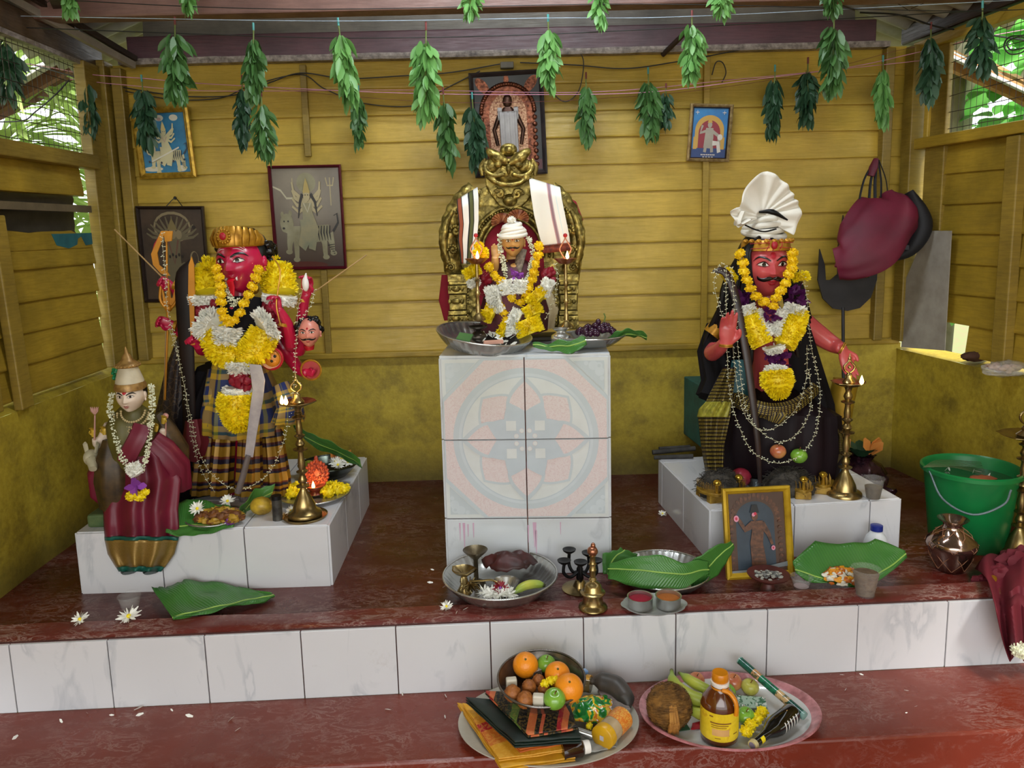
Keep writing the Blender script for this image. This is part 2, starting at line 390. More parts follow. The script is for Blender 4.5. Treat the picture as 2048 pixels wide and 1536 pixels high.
# ------------------------------------------------------------------ roof, gable and beams
m = weatherboards(lambda s, z, d: (-1.66+s, 1.56-d, z), 3.38, 2.12, 2.75, .13, 30, 31)
struct(m, 'wall_back_gable', [GREYW], smooth=True)
m = MB().box((.04, 1.50, 2.108), (3.5, .05, .104))
struct(m, 'trim_wall_plate_upper', PURP, bevel=.006)
def pe(u, w): 
    x = -1.72+3.55*u; return (x, 1.455+.004*noise.noise(V((x*14, w*4, 0))), 2.03+.028*w+.004*noise.noise(V((x*8, w*9, 3))))
struct(MB().grid(pe, 140, 4).box((.05, 1.49, 2.045), (3.6, .06, .024)), 'trim_wall_plate_lower', PEEL, smooth=True)
struct(MB().box((.1, 1.0, 2.168), (3.95, .09, .115)), 'trim_tie_beam', BROWN, bevel=.008)
struct(MB().box((.1, 1.36, 2.36), (3.0, .05, .1)), 'trim_purlin', GREYW, bevel=.005)
ASB = mat('grey_fibre_cement_sheet', '#a9a7a2', .85, c2='#7d7a75', vs=5, bump=.25)
def roofz(x): return 2.12+.40*(2.0-abs(x))
def rf(x0, x1, n):
    def g(u, w):
        x = x0+(x1-x0)*u; y = -4.2+7.4*w; return (x, y, roofz(x)+.016*math.sin(y*2*PI/.13))
    return g
struct(MB().grid(rf(-2.12, 0, 0), 6, 620), 'ceiling_roof_left', ASB, smooth=True, solid=.006)
struct(MB().grid(rf(0, 2.2, 0), 6, 620), 'ceiling_roof_right', ASB, smooth=True, solid=.006)
# side wall plates, rafters and mesh windows
struct(MB().beam((-1.87, -1.5, 2.13), (-1.87, 1.5, 2.06), .07, .11), 'trim_eave_beam_left', m_paint('weathered_eave_timber', '#5d4731', '#2e231a', 8), bevel=.01)
struct(MB().beam((-1.85, -1.5, 2.03), (-1.85, 1.35, 2.01), .035, .02), 'trim_window_head_left', PEEL)
struct(MB().beam(rw(-.05, 2.10, -.01), rw(2.9, 2.14, -.01), .07, .09), 'trim_eave_beam_right', DARKW, bevel=.01)
struct(MB().beam(rw(.05, 2.022, 0), rw(2.9, 2.055, 0), .05, .045), 'trim_window_head_right', YEL2, bevel=.004)
struct(MB().beam(at_y(-30, -30, .75), at_y(268, 131, 1.42), .022, .03, mi=0).beam(at_y(-10, -40, .75)+V((0, .0, .02)), at_y(272, 127, 1.42)+V((0, 0, .02)), .022, .022, mi=1), 'trim_rafter_left', [mat('galvanised_edge', '#a59b90', .5, .3), DARKW])
struct(MB().beam((-1.15, -.5, 2.33), (-2.1, 1.9, 2.1), .05, .09), 'trim_hip_rafter_left', DARKW)
WIRE = mat('rusty_mesh_wire', '#4b4038', .6, .5, c2='#2b2320')
def mesh_window(fn, name, s0, s1, z0, z1):
    m = MB(); step = .036
    n = int((s1-s0)/step)
    for i in range(n+1):
        s = s0+i*step; m.loft([fn(s+.004*noise.noise(V((s*20, z, 0))), z) for z in [z0+(z1-z0)*k/5 for k in range(6)]], .0012, 4, cap=False)
    for j in range(int((z1-z0)/.072)+1):
        z = z0+.03+j*.072
        if z < z1: m.loft([fn(s0+(s1-s0)*k/24, z+.006*noise.noise(V((k*.7, j*3, 1)))) for k in range(25)], .0017, 4, cap=False)
    o = m.build(name, WIRE); o['kind'] = 'structure'
mesh_window(lambda s, z: V((-1.86, s, z)), 'window_1_wire_mesh', -1.4, 1.3, 1.6, 2.03)
mesh_window(lambda s, z: rw(s, z, -.02), 'window_2_wire_mesh', .14, 2.8, 1.6, 2.05)
# loose wire netting under the roof in both corners
m = MB()
for i in range(9):
    x = -1.75+i*.1; m.loft([V((x+.02*math.sin(k+i), -.2+k*.2, roofz(x)-.05+.02*math.sin(k*1.3+i))) for k in range(8)], .0015, 4, cap=False)
for i in range(8): m.loft([V((-1.75+k*.1, .1+i*.16, roofz(-1.75+k*.1)-.05+.02*math.sin(k*1.1+i))) for k in range(10)], .0015, 4, cap=False)
m.build('wire_netting', WIRE, label='loose dark wire netting under the roof sheets in the left corner', cat='wire netting')
m = MB()
for i in range(10):
    x = 1.0+i*.09; m.loft([V((x+.02*math.sin(k+i), -.2+k*.2, roofz(x)-.05+.02*math.sin(k*1.3+i))) for k in range(8)], .0015, 4, cap=False)
for i in range(8): m.loft([V((1.0+k*.09, .1+i*.16, roofz(1.0+k*.09)-.05+.02*math.sin(k*1.1+i))) for k in range(10)], .0015, 4, cap=False)
m.build('wire_netting', WIRE, label='loose dark wire netting under the roof sheets in the right corner', cat='wire netting')

# ------------------------------------------------------------------ outside: ground, trees, neighbouring lean-to roofs
struct(MB().box((0, 2, -.7), (60, 60, .1)), 'ground', mat('soil_and_grass', '#6d7a45', .9, c2='#7c6a4c'))
def leafmesh(m, c, d, L, w, droop=.3, mi=0, n=4, fold=.25, up=(0, 0, 1)):
    d = V(d).normalized(); side = d.cross(V(up)); side = side.normalized() if side.length > 1e-3 else V((1, 0, 0)); nrm = side.cross(d)
    vs = []; b = V(c)
    for i in range(n+1):
        t = i/n; ww = w*.5*math.sin(PI*min(1, t*.93+.05))**.8*(1 if i < n else .05)
        p = b+d*(L*t)-V((0, 0, 1))*(droop*L*t*t)
        vs += [p-side*ww+nrm*ww*fold, p, p+side*ww+nrm*ww*fold]
    fs = []
    for i in range(n): a = i*3; fs += [(a, a+1, a+4, a+3), (a+1, a+2, a+5, a+4)]
    return m.add(vs, fs, mi, [(k % 3/2, k//3/n) for k in range(len(vs))])
def m_leaf(name, c, c2, rough=.4, tr=.25, vs=8):
    t = NT(name); co = t.co(); f = t.noise(co, vs, 3)
    base = t.mix(f, srgb(c), srgb(c2)); t.fin(base, rough)
    tl = t.n('BsdfTranslucent', {'Color': base}); mx = t.n('MixShader', {0: tr, 1: t.b.outputs[0], 2: tl.outputs[0]})
    t.t.links.new(mx.outputs[0], t.t.nodes['Material Output'].inputs[0]); return t.m
GRS = m_leaf('pale_strap_leaf', '#9dbb5a', '#cfe09a', .5, .45); GRB = m_leaf('bright_broad_leaf', '#5fae4a', '#8fce70', .4, .4)
r = random.Random(8)
def screwpine(x, y, z, h, n, L, lab, grp, mt=GRS):
    o = thing('screw_pine', (x, y, z), lab, 'shrub', grp); m = MB()
    for i in range(n):
        a = r.uniform(0, 2*PI); hh = h*(.3+.7*r.random()); e = r.uniform(.1, 1.0)
        leafmesh(m, (x+.2*math.cos(a), y+.2*math.sin(a), z+hh), (math.cos(a)*math.cos(e), math.sin(a)*math.cos(e), math.sin(e)), L*r.uniform(.6, 1.1), .09, r.uniform(.3, .9), n=6)
    m.build('foliage', mt, o); MB().loft([(x, y, z), (x+.05, y, z+h)], [.09, .05], 8).build('trunk', DARKW, o); return o
for x, y, s in ((-3.6, 1.6, 1), (-3.4, 3.0, 1.1), (-4.4, .4, 1), (-4.6, 2.4, 1.2), (-3.2, 4.4, 1.2)):
    screwpine(x, y, -.65, 3.4*s, 300, 1.0, 'pale green strap-leaved shrub outside the left mesh window', 'shrubs outside the left window')
def broad(x, y, z, h, n, L, lab, grp):
    o = thing('broadleaf_shrub', (x, y, z), lab, 'shrub', grp); m = MB()
    for i in range(n):
        a = r.uniform(0, 2*PI); q = r.uniform(.1, .7); hh = h*(.35+.65*r.random())
        leafmesh(m, (x+q*math.cos(a), y+q*math.sin(a), z+hh), (math.cos(a), math.sin(a), r.uniform(-.6, .5)), L*r.uniform(.6, 1.2), L*.6, .3, n=5)
    m.build('foliage', GRB, o); MB().loft([(x, y, z), (x+.1, y, z+h*.9)], [.04, .02], 8).build('trunk', GREYW, o)
for x, y in ((3.6, 3.2), (4.4, 2.2), (4.3, 4.0), (3.9, 1.2), (5.6, 3.3), (5.5, 4.8), (6.2, 1.5)):
    broad(x, y, -.65, 3.4, 200, .3, 'bright green broad-leaved shrub outside the right mesh window', 'shrubs outside the right window')
TRK = mat('pale_bark', '#a3957f', .85, c2='#6d6252', vs=4, bump=.5, bs=20)
for i, (x, y, rr) in enumerate(((3.05, 3.25, .13), (3.55, 3.9, .09), (4.6, 4.6, .12), (5.2, 3.4, .07))):
    m = MB().loft(smooth_path([(x, y, -.65), (x+.05, y, 1.2), (x+.16, y+.1, 3.2)], 4), rr, 10)
    tag(m.build('tree_trunk', TRK), 'pale tree trunk among the shrubs outside the right mesh window', 'tree trunk', 'trunks outside the right window')
# lean-to roofs of the neighbouring buildings seen through both mesh windows
ORG = mat('orange_sawn_timber', '#b98552', .7, c2='#8b5e3a', vs=6)
def leanto(lab, X, a, b, out, mt):
    A, B_ = at_x(a[0], a[1], X), at_x(b[0], b[1], X); d = (B_-A); A = A-d*.6; B_ = B_+d*.6; o = thing('lean_to_roof', A, lab, 'roof')
    MB().grid(lambda u, w: A.lerp(B_, w)+V((out*1.6*u, 0, .62*u+.03+.012*math.sin(w*110))), 4, 160).build('roof_sheet', ASB, o, solid=.006)
    MB().beam(A, B_, .05, .14).build('fascia', mt, o)
    for k in range(4): p = A.lerp(B_, .15+.24*k); MB().beam(p, p+V((out*1.6, 0, .6)), .05, .09).build('rafter', mt, o)
leanto('grey sheet lean-to roof on orange timber seen through the right mesh window', 3.5, (1880, 95), (2048, 185), -.85, ORG)
leanto('grey sheet lean-to roof on brown timber seen through the left mesh window', -3.2, (0, 212), (140, 148), .75, mat('rust_brown_timber', '#7a5140', .8))
# ------------------------------------------------------------------ tiled pedestal with the printed rosette
PINKM = NT('pink_veined_print'); _c = PINKM.co()
PINKM.fin(PINKM.mix(PINKM.ramp(PINKM.noise(_c, 34, 5, .6, 3), [(.47, BW(0)), (.5, BW(1)), (.53, BW(0))]), srgb('#d6cbcb'), srgb('#cbb2b4')), .15); PINKM = PINKM.m
GBLUE = mat('grey_blue_print', '#c0cad0', .14, vs=6, var=.05); LBLUE = mat('pale_blue_print', '#c8d1d7', .14, var=.05)
CREAM = mat('cream_print', '#d3d8d8', .14, var=.05); TILE2 = m_tile('pedestal_tile', '#ccd6dc')
PA = -.057; PT = Matrix.Translation((-.229, .413, 0)) @ Matrix.Rotation(PA, 4, 'Z')      # local: x 0..0.6 across the front, y into the room
ped = thing('tiled_pedestal', (.07, .62, -.03), 'tall white tiled pedestal with a pink and blue rosette carrying the brass throne', 'pedestal')
MB().box((.3, .26, .375), (.596, .5, .81), T=PT).build('core', LGROUT, ped, smooth=False)
m = MB()
for i in (0, 1):
    for z0, z1 in ((.485, .785), (.185, .485), (-.03, .185)): m.box((.15+.3*i, .002, (z0+z1)/2), (.296, .012, z1-z0-.004), T=PT)
m.build('front_tiles', TILE2, ped, smooth=False, bevel=.0015)
m = MB()
for s in (0, .6):
    for j in range(2):
        for z0, z1 in ((.485, .785), (.185, .485), (-.03, .185)): m.box((s, .13+.26*j, (z0+z1)/2), (.012, .254, z1-z0-.004), T=PT)
m.box((.3, .255, .788), (.606, .512, .010), T=PT)
m.build('side_tiles', TILE2, ped, smooth=False, bevel=.0015)
def rosette():
    m = MB(); cx, cz, R = .3, .485, .292
    lv = [0]
    def lay(pts, mi):
        lv[0] += 1; d = -.0045-.00012*lv[0]
        for sx0, sx1, sz0, sz1 in ((-1, 0, -1, 0), (0, 1, -1, 0), (-1, 0, 0, 1), (0, 1, 0, 1)):
            q = clip(pts, sx0*.2945+(.0025 if sx0 == 0 else 0), sx1*.2945-(.0025 if sx1 == 0 else 0), sz0*.2945+(.0025 if sz0 == 0 else 0), sz1*.2945-(.0025 if sz1 == 0 else 0))
            if len(q) > 2: m.flat([(cx+a, d, cz+b) for a, b in q], mi, PT)
    def clip(P, x0, x1, z0, z1):
        for ax, val, sg in ((0, x0, 1), (0, x1, -1), (1, z0, 1), (1, z1, -1)):
            out = []
            for i in range(len(P)):
                a, b = P[i-1], P[i]; ia = (a[ax]-val)*sg >= 0; ib = (b[ax]-val)*sg >= 0
                if ia != ib:
                    t = (val-a[ax])/(b[ax]-a[ax]); out.append((a[0]+(b[0]-a[0])*t, a[1]+(b[1]-a[1])*t))
                if ib: out.append(b)
            P = out
            if not P: break
        return P
    disc = lambda r, n=64, x=0, z=0: [(x+r*math.cos(2*PI*i/n), z+r*math.sin(2*PI*i/n)) for i in range(n)]
    S = .2945; k = .15
    octo = lambda s, k: [(-s, -s+k), (-s+k, -s), (s-k, -s), (s, -s+k), (s, s-k), (s-k, s), (-s+k, s), (-s, s-k)]
    lay([(-S, -S), (S, -S), (S, S), (-S, S)], 2)
    for sx in (-1, 1):
        for sz in (-1, 1):                       # corner scrolls
            c = lambda a, b: (sx*(S-a), sz*(S-b))
            for q in ([c(.012, .012), c(.12, .012), c(.012, .12)],): lay(q if sx*sz > 0 else q[::-1], 1)
            for (a, b, r_, mi) in ((.05, .028, .017, 3), (.028, .05, .017, 3), (.03, .03, .013, 3), (.075, .02, .008, 3), (.02, .075, .008, 3), (.03, .03, .006, 1)): lay(disc(r_, 14, sx*(S-a), sz*(S-b)), mi)
    lay(octo(S, k-.012), 1); lay(octo(S-.004, k-.002), 0); lay(disc(.262), 1); lay(disc(.242), 3); lay(disc(.232), 4); lay(disc(.228), 2)
    def petal(ang, r0, r1, w, n=18, bulge=.55):
        out = []
        for i in range(n+1): t = i/n; out.append((lerp(r0, r1, t), w*math.sin(PI*t**bulge)))
        out += [(a, -b) for a, b in out[::-1]]
        ca, sa = math.cos(ang), math.sin(ang); return [(a*ca-b*sa, a*sa+b*ca) for a, b in out]
    for i in range(4):
        a = PI/4+i*PI/2; lay(petal(a, .02, .222, .083, bulge=1.25), 1); lay(petal(a, .03, .212, .074, bulge=1.25), 0)
    for i in range(4):
        a = i*PI/2; lay(petal(a, .02, .235, .068, bulge=1.0), 1); lay(petal(a, .05, .214, .056, bulge=.95), 0)
    for i in range(4):
        a = i*PI/2
        for s in (-1, 1): lay(petal(a+s*.42, .0, .152, .05, bulge=.8), 4)
    for i in range(4):
        a = PI/4+i*PI/2; x, z = .073*math.cos(a), .073*math.sin(a); lay([(x-.018, z-.018), (x+.018, z-.018), (x+.018, z+.018), (x-.018, z+.018)], 2)
    lay(disc(.042), 4)
    for i in range(8): a = PI/8+i*PI/4; lay(disc(.0085, 12, .036*math.cos(a), .036*math.sin(a)), 0); lay(disc(.007, 12, .036*math.cos(a), .036*math.sin(a)), 2)
    return m
rosette().build('printed_rosette', [PINKM, GBLUE, CREAM, LBLUE, mat('mid_blue_print', '#bcc7cf', .14, var=.05)], ped, smooth=False, weld=0)
STAIN = mat('magenta_powder_stain', '#c49ab4', .7, c2='#cfb8cb')
m = MB(); r = random.Random(5)
for x, z0, L, w in ((.305, .40, .2, .004), (.302, .16, .07, .003), (.325, .17, .10, .007), (.33, .14, .1, .004), (.05, .17, .07, .003), (.065, .17, .1, .005), (.08, .165, .05, .003), (.1, .17, .06, .003), (.42, .17, .05, .002)):
    m.flat([(x-w, -.0052, z0), (x-w*.3, -.0052, z0-L), (x+w*.4, -.0052, z0-L*.9), (x+w, -.0052, z0)], 0, PT)
m.build('powder_stains', STAIN, ped, smooth=False, weld=0)

def plinth(name, loc, ang, x0, x1, depth, zt, seams, label):
    T = Matrix.Translation(V((loc[0], loc[1], 0))) @ Matrix.Rotation(ang, 4, 'Z')
    o = thing(name, (T @ V(((x0+x1)/2, depth/2, 0))).xy.to_3d()+V((0, 0, -.03)), label, 'plinth')
    MB().box(((x0+x1)/2, depth/2+.002, (zt-.03)/2-.003), (x1-x0-.006, depth-.006, zt+.03-.006), T=T).build('core', GROUT, o, smooth=False)
    m = MB(); e = [x0]+seams+[x1]
    for a, b in zip(e, e[1:]): m.box(((a+b)/2, 0, (zt-.033)/2), (b-a-.004, .012, zt+.027), T=T)
    for xx in (x0, x1):
        n = int(depth/.3+.99)
        for j in range(n): a, b = j*.3, min(depth, (j+1)*.3); m.box((xx, (a+b)/2, (zt-.033)/2), (.012, b-a-.004, zt+.027), T=T)
    m.build('side_tiles', TILE, o, smooth=False, bevel=.0012)
    m = MB(); ny = int(depth/.3+.99)
    for a, b in zip(e, e[1:]):
        for j in range(ny): c, d = j*.3, min(depth, (j+1)*.3); m.box(((a+b)/2, (c+d)/2, zt-.004), (b-a-.005, d-c-.005, .010), T=T)
    m.build('top_tiles', TILE, o, smooth=False, bevel=.0012)
    return T
TL_ = plinth('tiled_plinth', (-.65, .344), .005, -.898, 0, .842, .201, [-.6, -.3], 'low white tiled plinth on the left carrying the two red-robed statues')
TR_ = plinth('tiled_plinth', (1.504, .51), .086, -.748, 0, .66, .176, [-.423, -.123], 'low white tiled plinth on the right carrying the seated black-haired statue')

# ------------------------------------------------------------------ strings and cables
def cord(name, px, Y, rad, mt, label, cat, n=8, sub=None):
    pts = [at_y(p[0], p[1], p[2] if len(p) > 2 else Y) for p in px]
    return tag(MB().loft(smooth_path(pts, n), rad, 5).build(name, mt), label, cat)
PINKS = mat('pink_nylon_string', '#d48fae', .5); BLK = mat('black_cable_rubber', '#141212', .45); REDS = mat('thin_red_thread', '#7d3d3c', .7); CLR = mat('clear_nylon_line', '#a9bcd0', .3)
cord('hanging_wire', [(-60, 51), (340, 66), (700, 76), (1100, 68), (1600, 42), (2110, 12)], .9, .0022, BLK, 'taut dark wire crossing the whole room in front of the roof plate', 'wire')
cord('hanging_string', [(-60, 30), (350, 38), (700, 42), (1100, 36), (1400, 32), (2110, -4)], .87, .0015, CLR, 'pale string carrying the front row of leaf bunches', 'string')
cord('hanging_string', [(-60, 112), (90, 133), (172, 148), (290, 157), (420, 168), (800, 186), (1100, 189), (1300, 184), (1500, 160), (1700, 134), (1830, 106), (1950, 78), (2110, 48)], 1.35, .0018, PINKS, 'pink string carrying the rear row of leaf bunches', 'string')
cord('hanging_string', [(140, 158), (250, 170), (430, 182), (800, 180), (1180, 184), (1480, 158), (1740, 132), (1880, 117)], 1.38, .0016, PINKS, 'second pink string just behind the rear row of leaf bunches', 'string')
cord('hanging_string', [(150, 146), (290, 158), (480, 172), (900, 205), (1300, 190), (1600, 150), (1800, 100), (1900, 85)], 1.42, .001, REDS, 'thin red thread sagging along the top of the back wall', 'string')
cord('electric_cable', [(60, 128), (175, 160), (300, 184), (380, 193), (470, 190), (540, 165), (602, 146), (690, 157), (800, 152), (900, 145), (1000, 128)], 1.47, .003, BLK, 'black cable pinned along the top of the back wall, upper run', 'cable')
cord('electric_cable', [(200, 172), (340, 198), (440, 196), (500, 172), (600, 149), (650, 178), (730, 207), (830, 211), (890, 178), (960, 142)], 1.485, .0028, BLK, 'black cable sagging lower between the two left picture frames and the junction box', 'cable')
cord('electric_cable', [(1040, 125), (1150, 130), (1250, 137), (1350, 124), (1480, 100)], 1.47, .003, BLK, 'black cable running right from the junction box', 'cable')
cord('electric_cable', [(1092, 150), (1100, 175), (1118, 198), (1137, 202), (1158, 180), (1167, 135), (1163, 110), (1145, 100), (1120, 104)], 1.46, .0026, BLK, 'black cable hanging in a big loose loop beside the central picture', 'cable')
cord('electric_cable', [(1424, 150), (1432, 125), (1445, 125), (1452, 145), (1444, 165)], 1.47, .0028, BLK, 'short black cable end bent over above the small blue picture', 'cable')
cord('electric_cable', [(1720, 25), (1800, 30), (1870, 52), (1930, 62), (2100, 88)], 1.2, .004, BLK, 'dark cable under the roof in the right corner', 'cable')
cord('electric_cable', [(2060, 70), (2020, 74), (2008, 92), (2020, 108), (2045, 104), (2058, 84), (2040, 74), (2015, 84), (2022, 100), (2048, 96)], .9, .003, BLK, 'coiled dark cable hanging in front of the right mesh window', 'cable')
cord('electric_cable', [(-60, 243), (40, 242), (70, 224), (110, 190), (138, 160)], 1.1, .003, BLK, 'dark cable slung across the left mesh window', 'cable')
MB().box(at_y(1014, 131, 1.475), (.062, .04, .028)).build('junction_box', mat('grey_plastic_box', '#7d7a74', .5), bevel=.003, smooth=False, label='small grey junction box above the central picture', cat='junction box')
p = at_y(1340, 112, 1.46)
MB().loft([at_y(1376, 60, 1.35), at_y(1325, 110, 1.47)], .012, 8).build('dark_strut', DARKW, label='short dark diagonal strut under the roof plate right of the junction box', cat='strut')
cord('hanging_wire', [(-60, -10), (560, 18), (1280, 8), (1900, 22), (2110, 15)], .8, .0018, BLK, 'thin wire strung just under the brown tie beam', 'wire')

# ------------------------------------------------------------------ hanging bunches of leaves
LF = [m_leaf('bunch_leaf_green', '#5f8a48', '#386038', .42, .2), m_leaf('bunch_leaf_bright', '#86b866', '#5a9450', .42, .3), m_leaf('bunch_leaf_dark', '#3a5e40', '#243f2c', .45, .15)]
STEM = mat('green_leaf_stem', '#6c7d3c', .6); TEALT = mat('teal_tie', '#4fa1a0', .5)
def bunch(x, y0, y1, w, Y, mi, label, seed, dx=0, ys=None):
    r = random.Random(seed); a = at_y(x, y0, Y); b = at_y(x+dx, y1, Y); s = (Y-CAM.y)/FPX
    ws = w*s; L = (a-b).length; ys = ys if ys else y0+ (y1-y0)*.17; st = at_y(x+dx*.15, ys, Y)
    o = thing('leaf_bunch', a, label, 'leaf bunch', 'leaf bunches hung across the shrine')
    sp = smooth_path([a, st, lerp(st, b, .5)+V((.01*r.uniform(-1, 1), 0, 0)), lerp(st, b, .82)], 3)
    MB().loft(sp, [.0035]*2+[.003]*(len(sp)-2), 6).build('stem', STEM, o)
    MB().loft([a+V((0, 0, .012)), lerp(a, st, .35)], .0045, 6).build('tie', TEALT if seed % 2 else REDS, o)
    m = MB(); n = int(50+L*260); ls = min(.07, max(.042, L*.22))
    for i in range(n):
        t = (i+r.random())/n; ang = r.uniform(0, 2*PI); base = lerp(st, b, t*.86)
        env = math.sin(PI*min(1, .18+.8*t))**.7
        rad = V((math.cos(ang), math.sin(ang)*.8, 0))
        base = base+rad*ws*.22*r.random()
        d = rad*(.62*ws/ls*env*r.uniform(.2, 1.15))+V((0, 0, -r.uniform(.75, 1.15)))
        leafmesh(m, base, d, ls*r.uniform(.75, 1.15), ls*r.uniform(.34, .5), r.uniform(-.1, .35), n=4, fold=r.uniform(-.1, .45), up=(r.uniform(-1, 1), r.uniform(-1, 1), .3))
    m.build('leaves', LF[mi], o, weld=0)
B = [
 (350, 40, 205, 62, .88, 0, 'leaf bunch hanging above the picture with the blue ground', 0), (507, 52, 200, 44, .88, 0, 'long upper leaf bunch left of the tiger picture, tied with teal', 0),
 (522, 185, 318, 48, .9, 0, 'leaf bunch hanging low just left above the tiger picture', 10), (676, 42, 205, 48, .88, 1, 'bright leaf bunch leaning right above the tiger picture', 25),
 (852, 50, 235, 66, .88, 1, 'widest bright green leaf bunch left of the central picture', 0), (1096, 35, 175, 42, .88, 1, 'pale leaf bunch over the right edge of the central picture', 5),
 (1384, 27, 160, 52, .88, 1, 'bright leaf bunch above the small blue picture', 0), (1668, 25, 188, 58, .88, 0, 'large leaf bunch above the white turban, right of the two dark ones', 0),
 (8, 58, 200, 70, .86, 2, 'dark leaf bunch at the left edge of the photo', 8), (283, 155, 292, 44, 1.35, 2, 'dark leaf bunch hanging over the picture with the blue ground', 14),
 (484, 156, 288, 30, 1.35, 2, 'thin dark leaf bunch left of the long teal-tied one', 3), (717, 176, 290, 28, 1.35, 0, 'small leaf bunch between the tiger picture and the widest bright bunch', 0),
 (886, 180, 330, 38, 1.3, 0, 'long drooping leaf bunch just left of the central picture', 14), (944, 190, 330, 42, 1.33, 2, 'feathery dark leaf bunch over the left edge of the central picture', 12),
 (1172, 150, 284, 30, 1.35, 0, 'slim leaf bunch hanging alone right of the central picture', 2), (1296, 140, 275, 48, 1.35, 0, 'leaf bunch left of the small blue picture', 5),
 (1332, 172, 254, 34, 1.37, 2, 'small dark leaf bunch touching the small blue picture\'s left side', 0), (1550, 135, 273, 34, 1.35, 2, 'slim dark leaf bunch above the white turban', -4),
 (1616, 120, 247, 46, 1.35, 2, 'plump dark leaf bunch between two others above the red bag', -2), (1766, 116, 248, 28, 1.35, 1, 'thin yellow-green leaf bunch beside the right corner post', 0),
 (1862, 50, 200, 44, 1.2, 2, 'ragged leaf bunch in front of the right mesh window', -4), (1965, 8, 150, 62, .86, 2, 'big dark leaf bunch high before the right mesh window', 0),
 (172, 146, 272, 34, 1.3, 2, 'dark leaf bunch beside the left corner post', 8),
 (135, -50, 28, 40, .8, 1, 'bright leaf tip hanging into the top left of the photo', 5), (375, -60, 26, 40, .8, 1, 'leaf tip hanging from the tie beam above the first front bunch', 3),
 (938, -60, 34, 50, .8, 1, 'bright leaf tip hanging from the tie beam left of the central picture', 5), (1198, -60, 54, 40, .8, 1, 'bright leaf tip hanging from the tie beam right of the central picture', 4),
 (1440, -60, 32, 56, .8, 1, 'bright leaf tip hanging from the tie beam above the small blue picture', 3), (1664, -60, 30, 46, .8, 0, 'leaf tip hanging from the tie beam above the largest right bunch', 3)]
for i, (x, y0, y1, w, Y, mi, lab, dx) in enumerate(B): bunch(x, y0, y1, w, Y, mi, lab, 40+i, dx)

# ------------------------------------------------------------------ pictures
GOLD = mat('gold_frame_paint', '#c9a13a', .35, .5, c2='#8d6d20', vs=40); MAR = mat('maroon_frame_wood', '#5d1222', .3); DKF = mat('dark_brown_frame', '#2b1d18', .4)
GLASS = mat('picture_glass', '#ffffff', .05, alpha=.07, spec=.8); BKF = mat('black_lacquer_frame', '#1d1a20', .4, c2='#3b3233'); YF = mat('yellow_gilt_frame', '#d0ab2c', .35, .35, c2='#a8841b')
def picture(name, label, bl, br, tl, fw, mats_frame, layers, mats, depth=.018, prof=2, hook=None):
    ex = br-bl; Wd = ex.length; ex.normalize(); ez = tl-bl; ez = ez-ex*ez.dot(ex); H = ez.length; ez.normalize(); n = ex.cross(ez); n = n if n.y < 0 else -n
    P = lambda a, b, d=0: bl+ex*a+ez*b+n*d
    o = thing(name, P(Wd/2, 0), label, 'picture frame')
    for nm, (a0, a1, off) in (('frame_moulding', (0, fw, depth)), ('frame_inner_edge', (fw*.72, fw*1.25, depth*.7))):
        m = MB(); R1 = [(a0, a0), (Wd-a0, a0), (Wd-a0, H-a0), (a0, H-a0)]; R2 = [(a1, a1), (Wd-a1, a1), (Wd-a1, H-a1), (a1, H-a1)]; am = (a0+a1)/2; RM = [(am, am), (Wd-am, am), (Wd-am, H-am), (am, H-am)]
        for k in range(4):
            q = (k+1) % 4
            for A, Bq, da, db in ((R1, R1, 0, off), (R1, RM, off, off*1.25), (RM, R2, off*1.25, off*.8), (R2, R2, off*.8, 0)):
                m.flat([P(*A[k], da), P(*A[q], da), P(*Bq[q], db), P(*Bq[k], db)])
        m.build(nm, mats_frame[0] if nm == 'frame_moulding' else mats_frame[-1], o, smooth=False)
    w2, h2 = Wd-2*fw, H-2*fw; m = MB(); lv = 0
    Q = lambda u, v, d: P(fw+w2*u, fw+h2*v, d)
    m.flat([Q(0, 0, .002), Q(1, 0, .002), Q(1, 1, .002), Q(0, 1, .002)], 0)
    for mi, pts in layers:
        lv += 1; m.flat([Q(min(1, max(0, u)), min(1, max(0, v)), .002+.00015*lv) for u, v in pts], mi)
    m.build('print', mats, o, smooth=False, weld=0)
    MB().box(P(Wd/2, H/2, -.002), (1, 1, 1), R=Matrix((ex*(Wd-.004), n*.006, ez*(H-.004))).transposed()).build('backing_board', DKF, o, smooth=False)
    return o, P, Wd, H
def ell(u, v, a, b, n=18, t0=0, t1=2*PI, rot=0):
    out = []
    for i in range(n):
        t = t0+(t1-t0)*i/(n if t1-t0 > 6.2 else n-1); x, y = a*math.cos(t), b*math.sin(t); out.append((u+x*math.cos(rot)-y*math.sin(rot), v+x*math.sin(rot)+y*math.cos(rot)))
    return out
def limb(pts, ws):
    L = []; Rr = []
    for i, (x, y) in enumerate(pts):
        x0, y0 = pts[max(0, i-1)]; x1, y1 = pts[min(len(pts)-1, i+1)]; dx, dy = x1-x0, y1-y0; k = math.hypot(dx, dy) or 1; w = ws[i] if isinstance(ws, (list, tuple)) else ws
        L.append((x-dy/k*w, y+dx/k*w)); Rr.append((x+dy/k*w, y-dx/k*w))
    return L+Rr[::-1]
